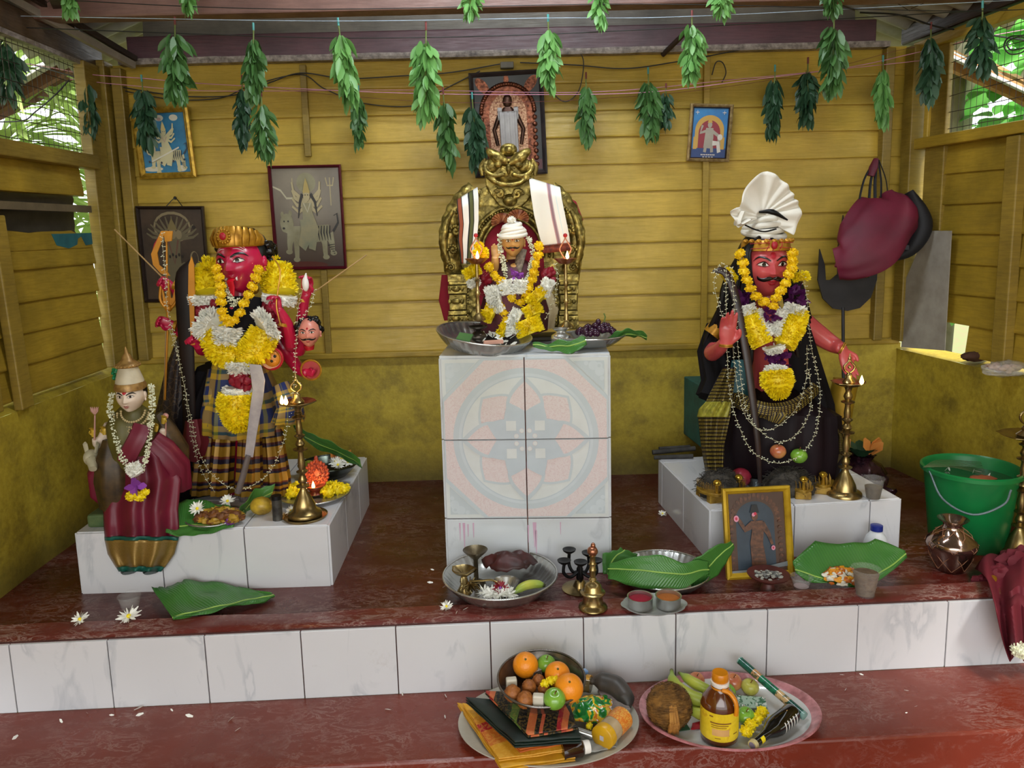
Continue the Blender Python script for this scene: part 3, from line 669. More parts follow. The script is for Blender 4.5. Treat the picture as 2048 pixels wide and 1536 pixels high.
def rider(c, body, sari, beast, stripe, dark, white=False):
    """a many-armed crowned goddess seated on a striped big cat, as flat print layers"""
    u, v = c; L = []
    L += [(beast, limb([(u-.30, v-.15), (u-.12, v-.17), (u+.1, v-.16), (u+.3, v-.15)], [.07, .09, .085, .08]))]
    for a, b in ((-.3, -.34), (-.2, -.42), (.22, -.4), (.33, -.36)): L.append((beast, limb([(u+a*.9, v-.16), (u+a, v-.26), (u+a*1.02, v+b)], [.06, .04, .03]))); L.append((beast, ell(u+a*1.05, v+b, .05, .025)))
    L += [(beast, ell(u-.32, v-.05, .1, .1)), (beast, ell(u-.36, v-.09, .05, .05)), (beast, ell(u-.38, v+.04, .025, .03)), (beast, ell(u-.26, v+.05, .025, .03)), (dark, ell(u-.36, v-.03, .012, .01, 8)), (dark, ell(u-.30, v-.03, .012, .01, 8)), (dark, ell(u-.37, v-.1, .02, .012, 8))]
    for k in range(9): x = u-.02+k*.042; L.append((stripe, limb([(x, v-.08), (x-.012, v-.15), (x+.004, v-.23)], [.006, .01, .003])))
    for k in range(5): L.append((stripe, limb([(u+.27+.02*k, v-.28-.02*k), (u+.37, v-.27-.024*k)], [.005, .003])))
    L.append((stripe, limb([(u+.36, v-.14), (u+.44, v-.05), (u+.43, v+.04), (u+.38, v+.02)], [.015, .013, .011, .004])))
    for s in (-1, 1):
        for k in range(4): L.append((body, limb([(u+.01, v+.13), (u+s*(.13+.02*k), v+.06+.07*k), (u+s*(.22-.005*k), v+.12+.08*k)], [.024, .018, .012])))
    L += [(sari, limb([(u-.02, v-.02), (u-.03, v-.16), (u-.12, v-.3)], [.1, .09, .06])), (sari, limb([(u, v), (u+.08, v-.12), (u+.03, v-.32)], [.09, .07, .05])),
          (sari, limb([(u, v-.04), (u, v+.15)], [.075, .07])), (body, ell(u, v+.225, .05, .062)), (4, limb([(u-.05, v+.26), (u, v+.27), (u+.05, v+.26)], .015)), (4, [(u-.045, v+.27), (u+.045, v+.27), (u+.03, v+.33), (u, v+.4), (u-.03, v+.33)]),
          (dark, ell(u-.018, v+.23, .009, .006, 8)), (dark, ell(u+.02, v+.23, .009, .006, 8)), (5, limb([(u-.05, v+.15), (u, v+.06), (u+.05, v+.15)], .009))]
    return L
pm = lambda n, c, **k: mat('print_'+n, c, .42, var=.1, **k)
bl = at_y(283, 358, 1.50); br = at_y(395, 354, 1.50); tl = at_y(266, 216, 1.47)
o1, P1, w1, h1 = picture('framed_picture', 'gold-framed picture with a blue ground and a pale rider, high on the left', bl, br, tl, .021, [GOLD, GOLD],
    [(1, ell(.2, .9, .09, .05)), (1, ell(.45, .9, .09, .05)), (1, ell(.75, .9, .09, .05)), (5, ell(.2, .88, .04, .03)), (5, ell(.45, .88, .04, .03)), (1, ell(.8, .08, .1, .05)), (1, ell(.2, .08, .2, .04))]+rider((.52, .45), 2, 2, 2, 3, 3)+[(1, limb([(.2, .2), (.8, .42)], .012)), (3, ell(.15, .2, .02, .02)), (3, ell(.4, .18, .02, .02)), (3, ell(.65, .2, .02, .02)), (3, ell(.88, .22, .02, .02))],
    [pm('blue_ground', '#2f7ea3', c2='#1d5a80'), pm('flower_white', '#cfc8b4'), pm('pale_figure', '#c3b98f'), pm('dark_marks', '#2a3340'), pm('crown_gold', '#cdb77a'), pm('flower_pink', '#b99a8f')])
bl = at_y(292, 604, 1.49); br = at_y(424, 604, 1.49); tl = at_y(288, 412, 1.46)
dk = [pm('sepia_ground', '#4a3829', c2='#33261c'), pm('sepia_figure', '#6b6148'), pm('sepia_light', '#8b7c5d'), pm('sepia_dark', '#241b16'), pm('sepia_crown', '#7f6f45'), pm('sepia_garland', '#6d4b3c')]
L = [(2, ell(.5, .8, .3, .17)), (0, ell(.5, .8, .27, .14))]
for i in range(13): a = PI*.05+PI*.9*i/12; L.append((1, limb([(.5, .66), (.5+.33*math.cos(a), .66+.2*math.sin(a)), (.5+.42*math.cos(a), .70+.22*math.sin(a))], [.02, .014, .008])))
L += [(1, limb([(.5, .7), (.5, .5), (.48, .2)], [.12, .1, .13])), (2, ell(.5, .73, .06, .06)), (2, ell(.4, .72, .05, .05)), (2, ell(.6, .72, .05, .05)), (4, [(.42, .77), (.58, .77), (.54, .84), (.5, .9), (.46, .84)]), (5, limb([(.42, .66), (.5, .4), (.58, .66)], .015)), (1, limb([(.4, .4), (.3, .2), (.25, .05)], [.06, .05, .03])), (1, limb([(.6, .4), (.68, .2), (.75, .05)], [.06, .05, .03])), (2, ell(.82, .45, .07, .09)), (0, ell(.83, .46, .05, .07)), (3, ell(.85, .8, .03, .02))]
L += [(3, ell(.38+.05*i, .5-.02*(i % 2), .018, .02, 8)) for i in range(6)]
picture('framed_picture', 'dark brown framed sepia picture of a many-armed figure behind the standing statue', bl, br, tl, .012, [DKF, DKF], L, dk)
MB().loft(smooth_path([at_y(333, 412, 1.46), at_y(350, 397, 1.48), at_y(365, 413, 1.46)], 5), .0022, 5).ball(at_y(350, 396, 1.485), .008, 8, 6).build('picture_hanger', BLK, label='black cord and nail holding the dark brown framed picture', cat='hanger')
bl = at_y(553, 540, 1.50); br = at_y(695, 537, 1.50); tl = at_y(533, 332, 1.475)
tg = NT('print_tiger_ground'); c_ = tg.co('Object'); rr_ = tg.n('VectorMath', {0: c_, 1: (0, 0, -.36)}, operation='ADD'); ln = tg.n('VectorMath', {0: rr_}, operation='LENGTH').outputs['Value']
tg.fin(tg.mix(tg.noise(c_, 6), tg.ramp(ln, [(.06, srgb('#a79c86')), (.24, srgb('#6a5f50')), (.36, srgb('#3a2624'))]), srgb('#54463e')), .3)
L = [(1, ell(.5, .85, .14, .1, 26)), (5, limb([(0, .82), (.12, .78), (.2, .7), (.4, .7)], [.008, .01, .01, .008])), (2, limb([(.85, .62), (.85, .9)], .007)), (2, limb([(.79, .9), (.81, .82), (.89, .82), (.91, .9)], .008)), (2, limb([(.3, .7), (.3, .9)], .006)), (6, ell(.4, .02, .35, .04))]+rider((.5, .5), 2, 7, 1, 3, 3)
L += [(3, limb([(.44, .74), (.4, .66), (.36, .5)], [.02, .018, .006])), (3, limb([(.56, .74), (.62, .66), (.64, .52)], [.02, .018, .006]))]
picture('framed_picture', 'maroon-framed picture of a goddess riding a tiger', bl, br, tl, .011, [MAR, MAR], L,
    [tg.m, pm('tiger_cream', '#9a9578', c2='#7d7657'), pm('pale_gold_skin', '#b5a67e'), pm('tiger_stripe', '#221d1a'), pm('tiger_crown', '#b8a05a'), pm('tiger_snake', '#c0b89c'), pm('tiger_rug', '#5b2b22'), pm('tiger_cloth', '#7e8068', c2='#9b8f6a')])
COP = mat('beaten_copper_relief', '#8a523c', .35, .75, c2='#40231a', vs=60, bump=1, bs=90)
bl = at_y(951, 356, 1.50); br = at_y(1095, 347, 1.50); tl = at_y(938, 147, 1.46)
o4, P4, w4, h4 = picture('framed_picture', 'large black-framed copper relief picture hanging behind the throne top', bl, br, tl, .016, [BKF, BKF],
    [(1, [(.1, 0), (.9, 0), (.9, .62)]+ell(.5, .62, .4, .3, 20, 0, PI)+[(.1, .62)]), (2, [(.22, 0), (.78, 0), (.78, .6)]+ell(.5, .6, .28, .22, 20, 0, PI)+[(.22, .6)]), (3, [(.02, .02), (.98, .02), (.98, .12), (.02, .12)]), (1, ell(.14, .9, .12, .06, 18, 0, 6.28, -.6)), (1, ell(.86, .9, .12, .06, 18, 0, 6.28, .6)), (1, ell(.5, .95, .04, .05))],
    [pm('black_ground', '#0e0d11'), COP, mat('print_sequins', '#c09a7c', .4, .6, c2='#6c3a26', vs=120, bump=.8, bs=150), pm('maroon_foot', '#5a2029')])
m = MB()
for s in (-1, 1):
    for i in range(18): a = PI*i/17*.5; m.ball(P4(w4*(.5+s*.36*math.cos(a)), h4*(.62+.26*math.sin(a)), .006), .011, 8, 5, seed=i)
    for i in range(8): m.ball(P4(w4*(.5+s*.36), h4*(.1+.065*i), .006), (.012, .006, .012), 8, 5)
m.build('raised_arch', COP, o4)
m = MB().loft([P4(w4*.5, h4*.12, .01), P4(w4*.5, h4*.4, .012), P4(w4*.5, h4*.6, .014), P4(w4*.5, h4*.66, .01)], [(.03, .008), (.035, .01), (.042, .012), (.02, .01)], 12, ref=(0, 1, 0))
for s in (-1, 1): m.loft([P4(w4*(.5+s*.12), h4*.58, .012), P4(w4*(.5+s*.2), h4*.45, .012), P4(w4*(.5+s*.16), h4*.3, .012)], [.012, .01, .008], 8)
m.ball(P4(w4*.5, h4*.72, .014), (.022, .012, .03)).build('raised_figure', mat('dark_copper_figure', '#5b3b2c', .35, .6, c2='#2c1b16'), o4)
m = MB().grid(lambda u, w: P4(w4*(.38+.24*u), h4*(.62-.42*w), .03+.003*math.sin(u*22)), 24, 10).grid(lambda u, w: P4(w4*(.36+.06*u), h4*(.66-.12*w), .026), 3, 4).grid(lambda u, w: P4(w4*(.58+.06*u), h4*(.66-.12*w), .026), 3, 4)
m.build('silver_cloth', mat('silver_cloth', '#aaa6a5', .6, c2='#8f8a8a'), o4, solid=.001)
bl = at_y(1372, 322, 1.49); br = at_y(1456, 324, 1.49); tl = at_y(1374, 207, 1.47)
L = [(1, [(.1, .1), (.9, .1), (.9, .55)]+ell(.5, .55, .4, .3, 18, 0, PI)+[(.1, .55)]), (2, [(.2, .1), (.8, .1), (.8, .5)]+ell(.5, .5, .3, .25, 18, 0, PI)+[(.2, .5)]), (3, [(0, 0), (1, 0), (1, .2), (0, .2)]), (1, limb([(.12, .18), (.12, .42)], .05)), (1, limb([(.88, .18), (.88, .42)], .05)),
     (4, limb([(.5, .6), (.5, .42), (.48, .2)], [.1, .12, .12])), (4, ell(.5, .66, .06, .06)), (1, [(.43, .7), (.57, .7), (.5, .82)]), (4, limb([(.45, .55), (.25, .5), (.3, .65)], .03)), (4, limb([(.55, .55), (.75, .45), (.8, .25)], .035)), (5, limb([(.6, .3), (.75, .3), (.8, .12)], .05)), (5, ell(.8, .42, .07, .06)), (4, limb([(.42, .25), (.4, .12)], .04)), (4, limb([(.58, .25), (.6, .12)], .04))]
L += [(5, limb([(.3+.05*i, .07), (.335+.05*i, .07)], .012)) for i in range(8)]+[(5, limb([(.35+.08*i, .025), (.4+.08*i, .025)], .008)) for i in range(4)]+[(5, limb([(.08, .9), (.18, .9)], .006)), (5, limb([(.13, .86), (.13, .94)], .006)), (5, limb([(.82, .9), (.92, .9)], .006)), (5, limb([(.87, .86), (.87, .94)], .006))]
picture('framed_picture', 'small gold-framed picture of a blue shrine arch on the right', bl, br, tl, .015, [mat('pale_gold_frame', '#c0a878', .3, .5, c2='#8d6f45', vs=50), DKF], L,
    [pm('sky_blue', '#2b7fbb', c2='#2063a0'), pm('arch_gold', '#c49a48'), pm('arch_red', '#8d2336'), pm('checked_blue', '#233f78'), pm('grey_figure', '#a29a8e'), pm('pale_marks', '#d5cfc8')])
bl = at_y(1452, 1158, .31); br = at_y(1586, 1150, .32); tl = at_y(1440, 977, .37)
BRZ = mat('print_bronze', '#6d452f', .4, c2='#3f281e', vs=60)
L = [(1, [(0, 0), (1, 0), (1, 1), (0, 1)]), (2, [(.14, 0), (.8, 0), (.8, .66)]+ell(.47, .66, .33, .22, 20, 0, PI)+[(.14, .66)])]
for i in range(17): a = PI*i/16; L.append((3, ell(.47+.4*math.cos(a), .66+.29*math.sin(a), .04, .03, 10, rot=a)))
L += [(3, ell(.06, .06+.07*i, .035, .02, 8)) for i in range(9)]+[(3, ell(.89, .06+.07*i, .035, .02, 8)) for i in range(9)]
L += [(3, limb([(.5, .64), (.5, .5), (.47, .36), (.49, .2), (.5, .04)], [.1, .1, .11, .12, .13])), (3, ell(.46, .7, .055, .06)), (4, [(.38, .74), (.54, .74), (.51, .84), (.42, .84)]), (3, limb([(.42, .6), (.28, .54), (.22, .62), (.17, .68)], [.05, .035, .03, .02])), (3, limb([(.58, .6), (.68, .48), (.74, .34)], [.05, .035, .02]))]
L += [(1, limb([(.39, .3-.05*i), (.6, .29-.05*i)], .007)) for i in range(5)]+[(5, ell(.14, .68, .045, .04)), (6, ell(.14, .68, .02, .02)), (5, ell(.44, .72, .03, .025, 10)), (6, ell(.47, .73, .025, .02, 10)), (5, ell(.75, .3, .035, .03)), (6, ell(.75, .3, .015, .013)), (7, limb([(0, .02), (.4, .04), (1, .1)], [.02, .01, .03]))]
picture('framed_picture', 'yellow-framed bronze figure picture leaning against the right plinth', bl, br, tl, .017, [YF, YF], L, [pm('frame_back', '#4a3328'), pm('umber', '#503628'), pm('slate_blue', '#34414e', c2='#2a3440'), BRZ, pm('near_black', '#17171a'), pm('pink_paste', '#d28aa0'), pm('red_dot', '#c02848'), pm('dusty_grey', '#7d8284')])
# ------------------------------------------------------------------ figure helpers
def sm(x, a, b): t = min(1, max(0, (x-a)/(b-a))); return t*t*(3-2*t)
def g2(a, sa, b, sb): return math.exp(-(a/sa)**2-(b/sb)**2)
def wx(Z): return .76*(1 if Z > -.1 else 1-.38*((-.1-Z)/.9)**1.5)*(1-.06*max(0, Z))
def bumps(x, z):
    ax = abs(x)
    nz = sm(z, -.31, -.24)*(1-sm(z, -.2, .22)*.85)*(1-sm(z, .1, .4))
    b = .21*math.exp(-(x/(.075+.06*(1-sm(z, -.25, .15))))**2)*nz+.055*g2(ax-.115, .06, z+.24, .06)
    b -= .055*g2(ax-.28, .17, z-.06, .12); b += .035*g2(ax-.27, .24, z-.27, .08)
    b += .06*g2(x, .17, z+.43, .045)+.065*g2(x, .14, z+.53, .05)-.02*g2(x, .2, z+.48, .02)
    b += .08*g2(x, .18, z+.82, .13)+.035*g2(ax-.4, .17, z+.2, .2); return b
def FY(x, z):
    Z = max(-.97, min(.97, z)); X = x/wx(Z); return -(math.sqrt(max(.02, 1-X*X-Z*Z))*.88+bumps(x, z))
def headmb(m, T, nu=56, nv=44, mi=0):
    def g(u, w):
        th = PI*w; a = 2*PI*u; X, Y, Z = math.sin(th)*math.cos(a), math.sin(th)*math.sin(a), -math.cos(th)
        x = X*wx(Z); y = Y*.88
        if Y < 0: y -= bumps(x, Z)*sm(-Y, .0, .35)
        return (x, y, Z)
    return m.grid(g, nu, nv, mi, T)
def ear(m, T, s, mi=0): 
    m.ball((s*.76, .06, -.02), (.09, .13, .22), 10, 8, mi, T=T); m.ball((s*.80, .0, -.04), (.05, .07, .13), 8, 6, mi, T=T); m.ball((s*.78, .0, -.26), (.06, .06, .1), 8, 6, mi, T=T)
def fstrip(m, T, pts, ws, lift=.02, mi=0, na=5, n=6, puff=0):
    P = smooth_path([V((x, 0, z)) for x, z in pts], n); N = len(P)
    W = [interp([(i/(len(pts)-1), w) for i, w in enumerate(ws)], k/(N-1)) for k in range(N)]
    def g(u, w):
        i = int(round(u*(N-1))); t = P[min(i+1, N-1)]-P[max(i-1, 0)]; nn = V((-t.z, 0, t.x)).normalized(); q = P[i]+nn*(W[i]*(w*2-1))
        return (q.x, FY(q.x, q.z)-lift-puff*(1-(w*2-1)**2)*min(1, W[i]*20), q.z)
    return m.grid(g, N-1, na, mi, T)
def fell(m, T, cx, cz, a, b, lift=.02, mi=0, puff=0):
    return m.grid(lambda u, w: (cx+a*w*math.cos(2*PI*u), FY(cx+a*w*math.cos(2*PI*u), cz+b*w*math.sin(2*PI*u))-lift-puff*(1-w*w), cz+b*w*math.sin(2*PI*u)), 18, 3, mi, T)
MWHITE = mat('enamel_white', '#efe9e2', .25, var=.03); MBLACK = mat('gloss_black_paint', '#0b0a0a', .3, var=0); MIRIS = mat('dark_brown_iris', '#2a140c', .15); MLIP = mat('red_lip_paint', '#b21a2c', .3)
MREDDOT = mat('red_dot_paint', '#b01024', .45)
def face(o, T, eye=1.0, brow=.035, lipm=None, look=0, tash=0, lines=0, dot=.07, tongue=0, browarch=.04):
    m = MB()
    for s in (-1, 1): fstrip(m, T, [(s*.45, .075), (s*.36, .1), (s*.27, .1), (s*.15, .045)], [.002, .055*eye, .06*eye, .004], .016, puff=.02)
    m.build('eye_whites', MWHITE, o)
    m = MB()
    for s in (-1, 1): fell(m, T, s*.29+look, .093, .056, .058*eye, .04, puff=.008)
    m.build('irises', MIRIS, o)
    m = MB()
    for s in (-1, 1):
        fell(m, T, s*.29+look, .093, .028, .03, .052)
        fstrip(m, T, [(s*.50, .07), (s*.4, .14), (s*.27, .17), (s*.13, .06)], [.003, .016, .018, .004], .044)
        fstrip(m, T, [(s*.47, .06), (s*.36, .035), (s*.24, .03), (s*.13, .05)], [.002, .008, .008, .003], .036)
        fstrip(m, T, [(s*.56, .2), (s*.42, .27+browarch), (s*.26, .27+browarch*.6), (s*.09, .2)], [.004, brow*.8, brow, brow*.6], .022, puff=.01)
    m.build('eyebrows_and_lashes', MBLACK, o)
    m = MB(); fstrip(m, T, [(-.17, -.46), (-.08, -.44), (0, -.455), (.08, -.44), (.17, -.46)], [.003, .03, .026, .03, .003], .012, puff=.01)
    fstrip(m, T, [(-.14, -.48), (-.06, -.53), (.06, -.53), (.14, -.48)], [.003, .036, .036, .003], .012, puff=.015); m.build('lips', lipm or MLIP, o)
    if dot: fell(MB(), T, 0, .37, dot, dot*1.15, .015, puff=.012).build('forehead_dot', MREDDOT, o)
    if tash:
        m = MB()
        for s in (-1, 1): fstrip(m, T, [(s*.0, -.36), (s*.12, -.355), (s*.27, -.40), (s*.40, -.36), (s*.46, -.27)], [.03, .055*tash, .05*tash, .03*tash, .004], .03, puff=.05)
        m.build('moustache', MBLACK, o)
    if lines:
        m = MB()
        for s in (-1, 1):
            for k in range(3): fstrip(m, T, [(s*(.14), .46+.075*k), (s*.3, .45+.07*k), (s*.46, .36+.05*k)], [.006, .012, .004], .012)
        m.build('white_forehead_lines', MWHITE, o)
    if tongue:
        m = MB().loft([V((0, FY(0, -.48)-.0, -.48)), V((0, FY(0, -.52)-.09, -.55)), V((0, FY(0, -.6)-.12, -.75)), V((0, FY(0, -.6)-.1, -1.02))], [(.1, .03), (.12, .035), (.11, .03), (.05, .02)], 12, ref=(0, 1, 0), T=T); m.build('tongue', mat('bright_red_tongue', '#d4142c', .25), o)
        m = MB()
        for s in (-1, 1): m.loft([V((s*.16, FY(.16, -.47)-.01, -.45)), V((s*.19, FY(.18, -.5)-.07, -.52)), V((s*.22, FY(.18, -.5)-.09, -.4))], [.03, .022, .003], 6, T=T)
        m.build('fangs', MWHITE, o)
def hand(m, T, s, curl=.15, spread=.1, thumb=.6, mi=0, side=1, curls=None):
    """wrist at the origin, fingers along +Z, palm facing -Y; s = hand length"""
    m.loft([V((0, 0, -.06))*s, V((0, 0, .06))*s, V((0, 0, .25))*s, V((0, 0, .46))*s, V((0, 0, .5))*s], [(.15*s, .11*s), (.17*s, .1*s), (.22*s, .1*s), (.22*s, .085*s), (.19*s, .06*s)], 12, mi, ref=(0, 1, 0), T=T)
    for k in range(4):
        x = (-.165+.11*k)*s*side; L = (.42, .5, .47, .36)[k]*s; c = (curls[k] if curls else curl)*PI*.95; p = V((x, 0, .46*s)); a0 = (k-1.5)*spread*side
        pts = [p-V((0, 0, .08*s)), p]; ang = 0
        for j, f in enumerate((.42, .32, .26)):
            ang += c*(.36, .38, .26)[j]; p = p+V((math.sin(a0)*math.cos(ang), -math.sin(ang), math.cos(ang)*math.cos(a0)))*L*f; pts.append(p)
        m.loft(smooth_path(pts, 2), [interp([(0, .062*s), (.5, .055*s), (.9, .045*s), (1, .02*s)], i/(len(pts)*2-2)) for i in range(len(pts)*2-1)], 8, mi, T=T)
    a = V((-.16*s*side, -.02*s, .12*s)); t = thumb
    pts = [a+V((.06*s*side, 0, -.04*s)), a, a+V((-.16*side*(.4+.6*(1-t)), -.12*t, .13))*s, a+V((-.17*side*(.5+.5*(1-t))+.16*side*t*t, -.22*t, .26))*s, a+V((-.17*side*(.5+.5*(1-t))+.26*side*t*t, -.25*t, .34))*s]
    m.loft(smooth_path(pts, 2), [interp([(0, .08*s), (.4, .07*s), (.85, .055*s), (1, .02*s)], i/8) for i in range(9)], 8, mi, T=T)
    return m
def frame(p, z, y=(0, -1, 0)):
    """matrix with origin p, local +Z along z, local -Y as near as possible to y"""
    z = V(z).normalized(); y = -V(y); x = y.cross(z)
    x = x.normalized() if x.length > 1e-4 else V((1, 0, 0)); y = z.cross(x)
    return Matrix(((x.x, y.x, z.x, p[0]), (x.y, y.y, z.y, p[1]), (x.z, y.z, z.z, p[2]), (0, 0, 0, 1)))
def HT(c, h, yaw=0, pitch=0, roll=0):
    return Matrix.Translation(V(c)) @ Matrix.Rotation(yaw, 4, 'Z') @ Matrix.Rotation(pitch, 4, 'X') @ Matrix.Rotation(roll, 4, 'Y') @ Matrix.Diagonal((h, h, h, 1))

# ------------------------------------------------------------------ flowers and garlands
def m_petal(name, c, c2): return m_leaf(name, c, c2, .5, .12, 30)
PY = m_petal('yellow_petals', '#ffec1c', '#f8d810'); PW = m_petal('white_petals', '#fffdf6', '#f2f2e6'); PR = m_petal('crimson_rose_petals', '#a3122c', '#6e0a20')
PV = m_petal('purple_orchid_petals', '#6d2268', '#441048'); PL = m_petal('violet_petals', '#a050b4', '#7a3796'); JAS = m_petal('jasmine_cream', '#fbfae6', '#dfe3bc'); PO = m_petal('marigold_yellow', '#fbdc12', '#efc00c'); ORP = m_petal('pale_orange_petal', '#eaa052', '#d88032')
def petal(m, c, d, L, w, mi=0, cup=.2, r=random):
    d = V(d).normalized(); s = d.cross(V((r.uniform(-1, 1), r.uniform(-1, 1), r.uniform(-1, 1))))
    if s.length < 1e-3: s = d.cross(V((0, 0, 1))+V((.1, 0, 0)))
    s.normalize(); n = s.cross(d); c = V(c)
    m.add([c-s*w*.25, c+s*w*.25, c+d*L*.6+s*w*.5+n*w*cup, c+d*L*.6-s*w*.5+n*w*cup, c+d*L+n*w*cup*1.5+s*w*.12, c+d*L+n*w*cup*1.5-s*w*.12], [(0, 1, 2, 3), (3, 2, 4, 5)], mi, [(0, 0), (1, 0), (1, .6), (0, .6), (1, 1), (0, 1)])
def petal_tube(m, pts, rads, n, L, w, seed=0, core=True, mi=0, lean=.3):
    r = random.Random(seed); P = smooth_path(pts, 4) if len(pts) > 2 else [V(p) for p in pts]; N = len(P)
    Rd = [interp([(i/(len(pts)-1), a) for i, a in enumerate(rads)], k/(N-1)) for k in range(N)]
    if core: m.loft(P, [a*.9 for a in Rd], 12, mi)
    L *= .72; w *= .85
    for i in range(int(n*1.7)):
        t = r.random()*(N-1.001); k = int(t); f = t-k; c = P[k].lerp(P[k+1], f); rad = lerp(Rd[k], Rd[k+1], f); ax = (P[k+1]-P[k]).normalized()
        u = ax.cross(V((.3, 1, .2))).normalized(); v = ax.cross(u); a = r.uniform(0, 2*PI); o = u*math.cos(a)+v*math.sin(a)
        petal(m, c+o*rad*.84, o+ax*r.uniform(-lean, lean)+V((r.uniform(-.3, .3), r.uniform(-.3, .3), r.uniform(-.3, .3))), L*r.uniform(.7, 1.2), w, mi, r=r)
    return m
def pom(m, c, R, n=70, mi=0, seed=0, flat=.8, nrm=(0, -1, 0), L=.5):
    r = random.Random(seed); c = V(c); nrm = V(nrm).normalized(); m.ball(c, (R*.78, R*.78, R*.6), 12, 8, mi, nz=.3, nf=5, seed=seed)
    for i in range(n):
        d = V((r.gauss(0, 1), r.gauss(0, 1), r.gauss(0, 1))).normalized(); d = (d-nrm*d.dot(nrm)*(1-flat)).normalized()
        petal(m, c+V((d.x*.62, d.y*.62, d.z*.5))*R, d, R*.42*r.uniform(.8, 1.1), R*.3, mi, r=r)
    return m
def daisy(m, c, R, nrm=(0, 0, 1), n=16, mi=0, mc=1, seed=0, lift=.35):
    r = random.Random(seed); c = V(c); nrm = V(nrm).normalized(); a = nrm.cross(V((.3, .2, .9)) if abs(nrm.z) < .9 else V((1, 0, 0))).normalized(); b = nrm.cross(a)
    for k in range(2):
        for i in range(n):
            t = 2*PI*(i+.5*k+r.uniform(-.2, .2))/n; d = a*math.cos(t)+b*math.sin(t)+nrm*(lift*(1+k)*r.uniform(.4, 1.1)); petal(m, c, d, R*(1-.15*k)*r.uniform(.85, 1.1), R*.26, mi, .15, r)
    m.ball(c+nrm*R*.1, (R*.2,)*3, 8, 5, mc); return m
def evenly(P, step):
    out = [P[0]]; acc = 0
    for a, b in zip(P, P[1:]):
        L = (b-a).length; d = step-acc
        while d <= L: out.append(a.lerp(b, d/L)); d += step
        acc = (acc+L) % step if L else acc
    return out
def bud_proto(name, R, n, mt, seed=0):
    m = MB(); r = random.Random(seed)
    for i in range(n):
        a = 2*PI*i/n; d = V((math.cos(a), math.sin(a), r.uniform(-.2, .4))).normalized()
        m.loft([d*R*.15, d*R*.6, d*R*.95, d*R*1.1], [R*.1, R*.17, R*.26, R*.05], 5)
    return m.build(name, mt, origin=(0, 0, 0))
def strand(o, pts, step, proto, thread, r=.0008, jit=.3, seed=0, nth=5):
    P = smooth_path(pts, 10); rr = random.Random(seed); MB().loft(P, r, 4).build('thread', thread, o)
    for i, q in enumerate(evenly(P, step)):
        c = proto if not proto.parent else proto.copy()
        if c is not proto: COL.objects.link(c)
        c.parent = o; c.location = q-wl(o)+V((rr.uniform(-1, 1), rr.uniform(-.5, .2), rr.uniform(-1, 1)))*step*jit*.4
        c.rotation_euler = (rr.uniform(-.6, .6), rr.uniform(-.6, .6), rr.uniform(0, 6.28)); s = rr.uniform(.8, 1.2); c.scale = (s, s, s)
THREAD = mat('cotton_thread', '#b9b08e', .8)
# ------------------------------------------------------------------ standing red-faced statue (left plinth)
SKR = mat('red_enamel_skin', '#c61a48', .32, c2='#a31038', vs=4, coat=.25); GLD = mat('gold_ornament_paint', '#c8922c', .35, .45, c2='#9c6a1a', vs=40)
KY = .70; K = lambda px, py, dy=0: at_y(px, py, KY+dy)
PLAID = NT('plaid_cloth'); uv = PLAID.n('UVMap').outputs[0]; sx = PLAID.n('SeparateXYZ', {0: uv})
fu = PLAID.math('FRACT', PLAID.math('MULTIPLY', sx.outputs[0], 5)); fv = PLAID.math('FRACT', PLAID.math('MULTIPLY', sx.outputs[1], 3))
c1 = PLAID.ramp(fu, [(0, srgb('#c7a02c')), (.34, srgb('#1f2d63')), (.72, srgb('#7d7a20')), (.8, srgb('#1f2d63')), (.9, srgb('#c7a02c'))], True)
c2_ = PLAID.ramp(fv, [(0, srgb('#1c2a5c')), (.5, srgb('#b89a2c')), (.72, srgb('#3c5a3a')), (.84, srgb('#c9a233'))], True)
PLAID.fin(PLAID.mix(.5, c1, c2_), .6); PLAID = PLAID.m
BLKC = mat('black_cloth', '#0b090c', .8, c2='#140f13', vs=8, bump=.3, bs=14, spec=.2)
o = thing('deity_statue', at_z(470, 985, .201), 'standing red-faced statue with tongue out and many arms on the left plinth', 'statue')
KO = o
m = MB()
m.loft([K(452, 985), K(455, 900), K(462, 800), K(468, 740), K(474, 690), K(480, 640), K(482, 610), K(482, 590), K(480, 560)], [(.05, .05), (.06, .055), (.08, .07), (.085, .07), (.075, .06), (.1, .07), (.105, .06), (.04, .04), (.037, .037)], 20)
m.loft([K(520, 985), K(515, 900), K(500, 800), K(490, 740)], [(.045, .05), (.055, .055), (.07, .07), (.07, .06)], 14)
def arm(m, pts, rs, n=4):
    P = smooth_path(pts, n); m.loft(P, [interp([(i/(len(rs)-1), a) for i, a in enumerate(rs)], k/(len(P)-1)) for k in range(len(P))], 12)
sh = (.034, .03, .026, .022, .019)
arm(m, [K(530, 612, .02), K(560, 640), K(582, 690, -.02), K(575, 650, -.08), K(556, 618, -.11)], (.034, .03, .028, .022, .018))       # bow arm
arm(m, [K(535, 615, .05), K(575, 660, .05), K(598, 700, .03), K(603, 640, -.02), K(612, 588, -.05)], (.034, .03, .028, .022, .017))      # conch arm
arm(m, [K(530, 640, .04), K(570, 700, .04), K(600, 740, 0), K(615, 745, -.03)], (.034, .03, .022, .017))
arm(m, [K(432, 615, .04), K(395, 620, .06), K(365, 600, .04), K(345, 572, 0)], (.034, .03, .024, .017))
arm(m, [K(432, 625, .04), K(395, 655, .06), K(370, 670, .03), K(345, 648, -.02)], (.034, .03, .024, .017))
arm(m, [K(435, 640, .02), K(415, 680, .02), K(405, 700, -.03), K(396, 690, -.08)], (.034, .03, .024, .018))
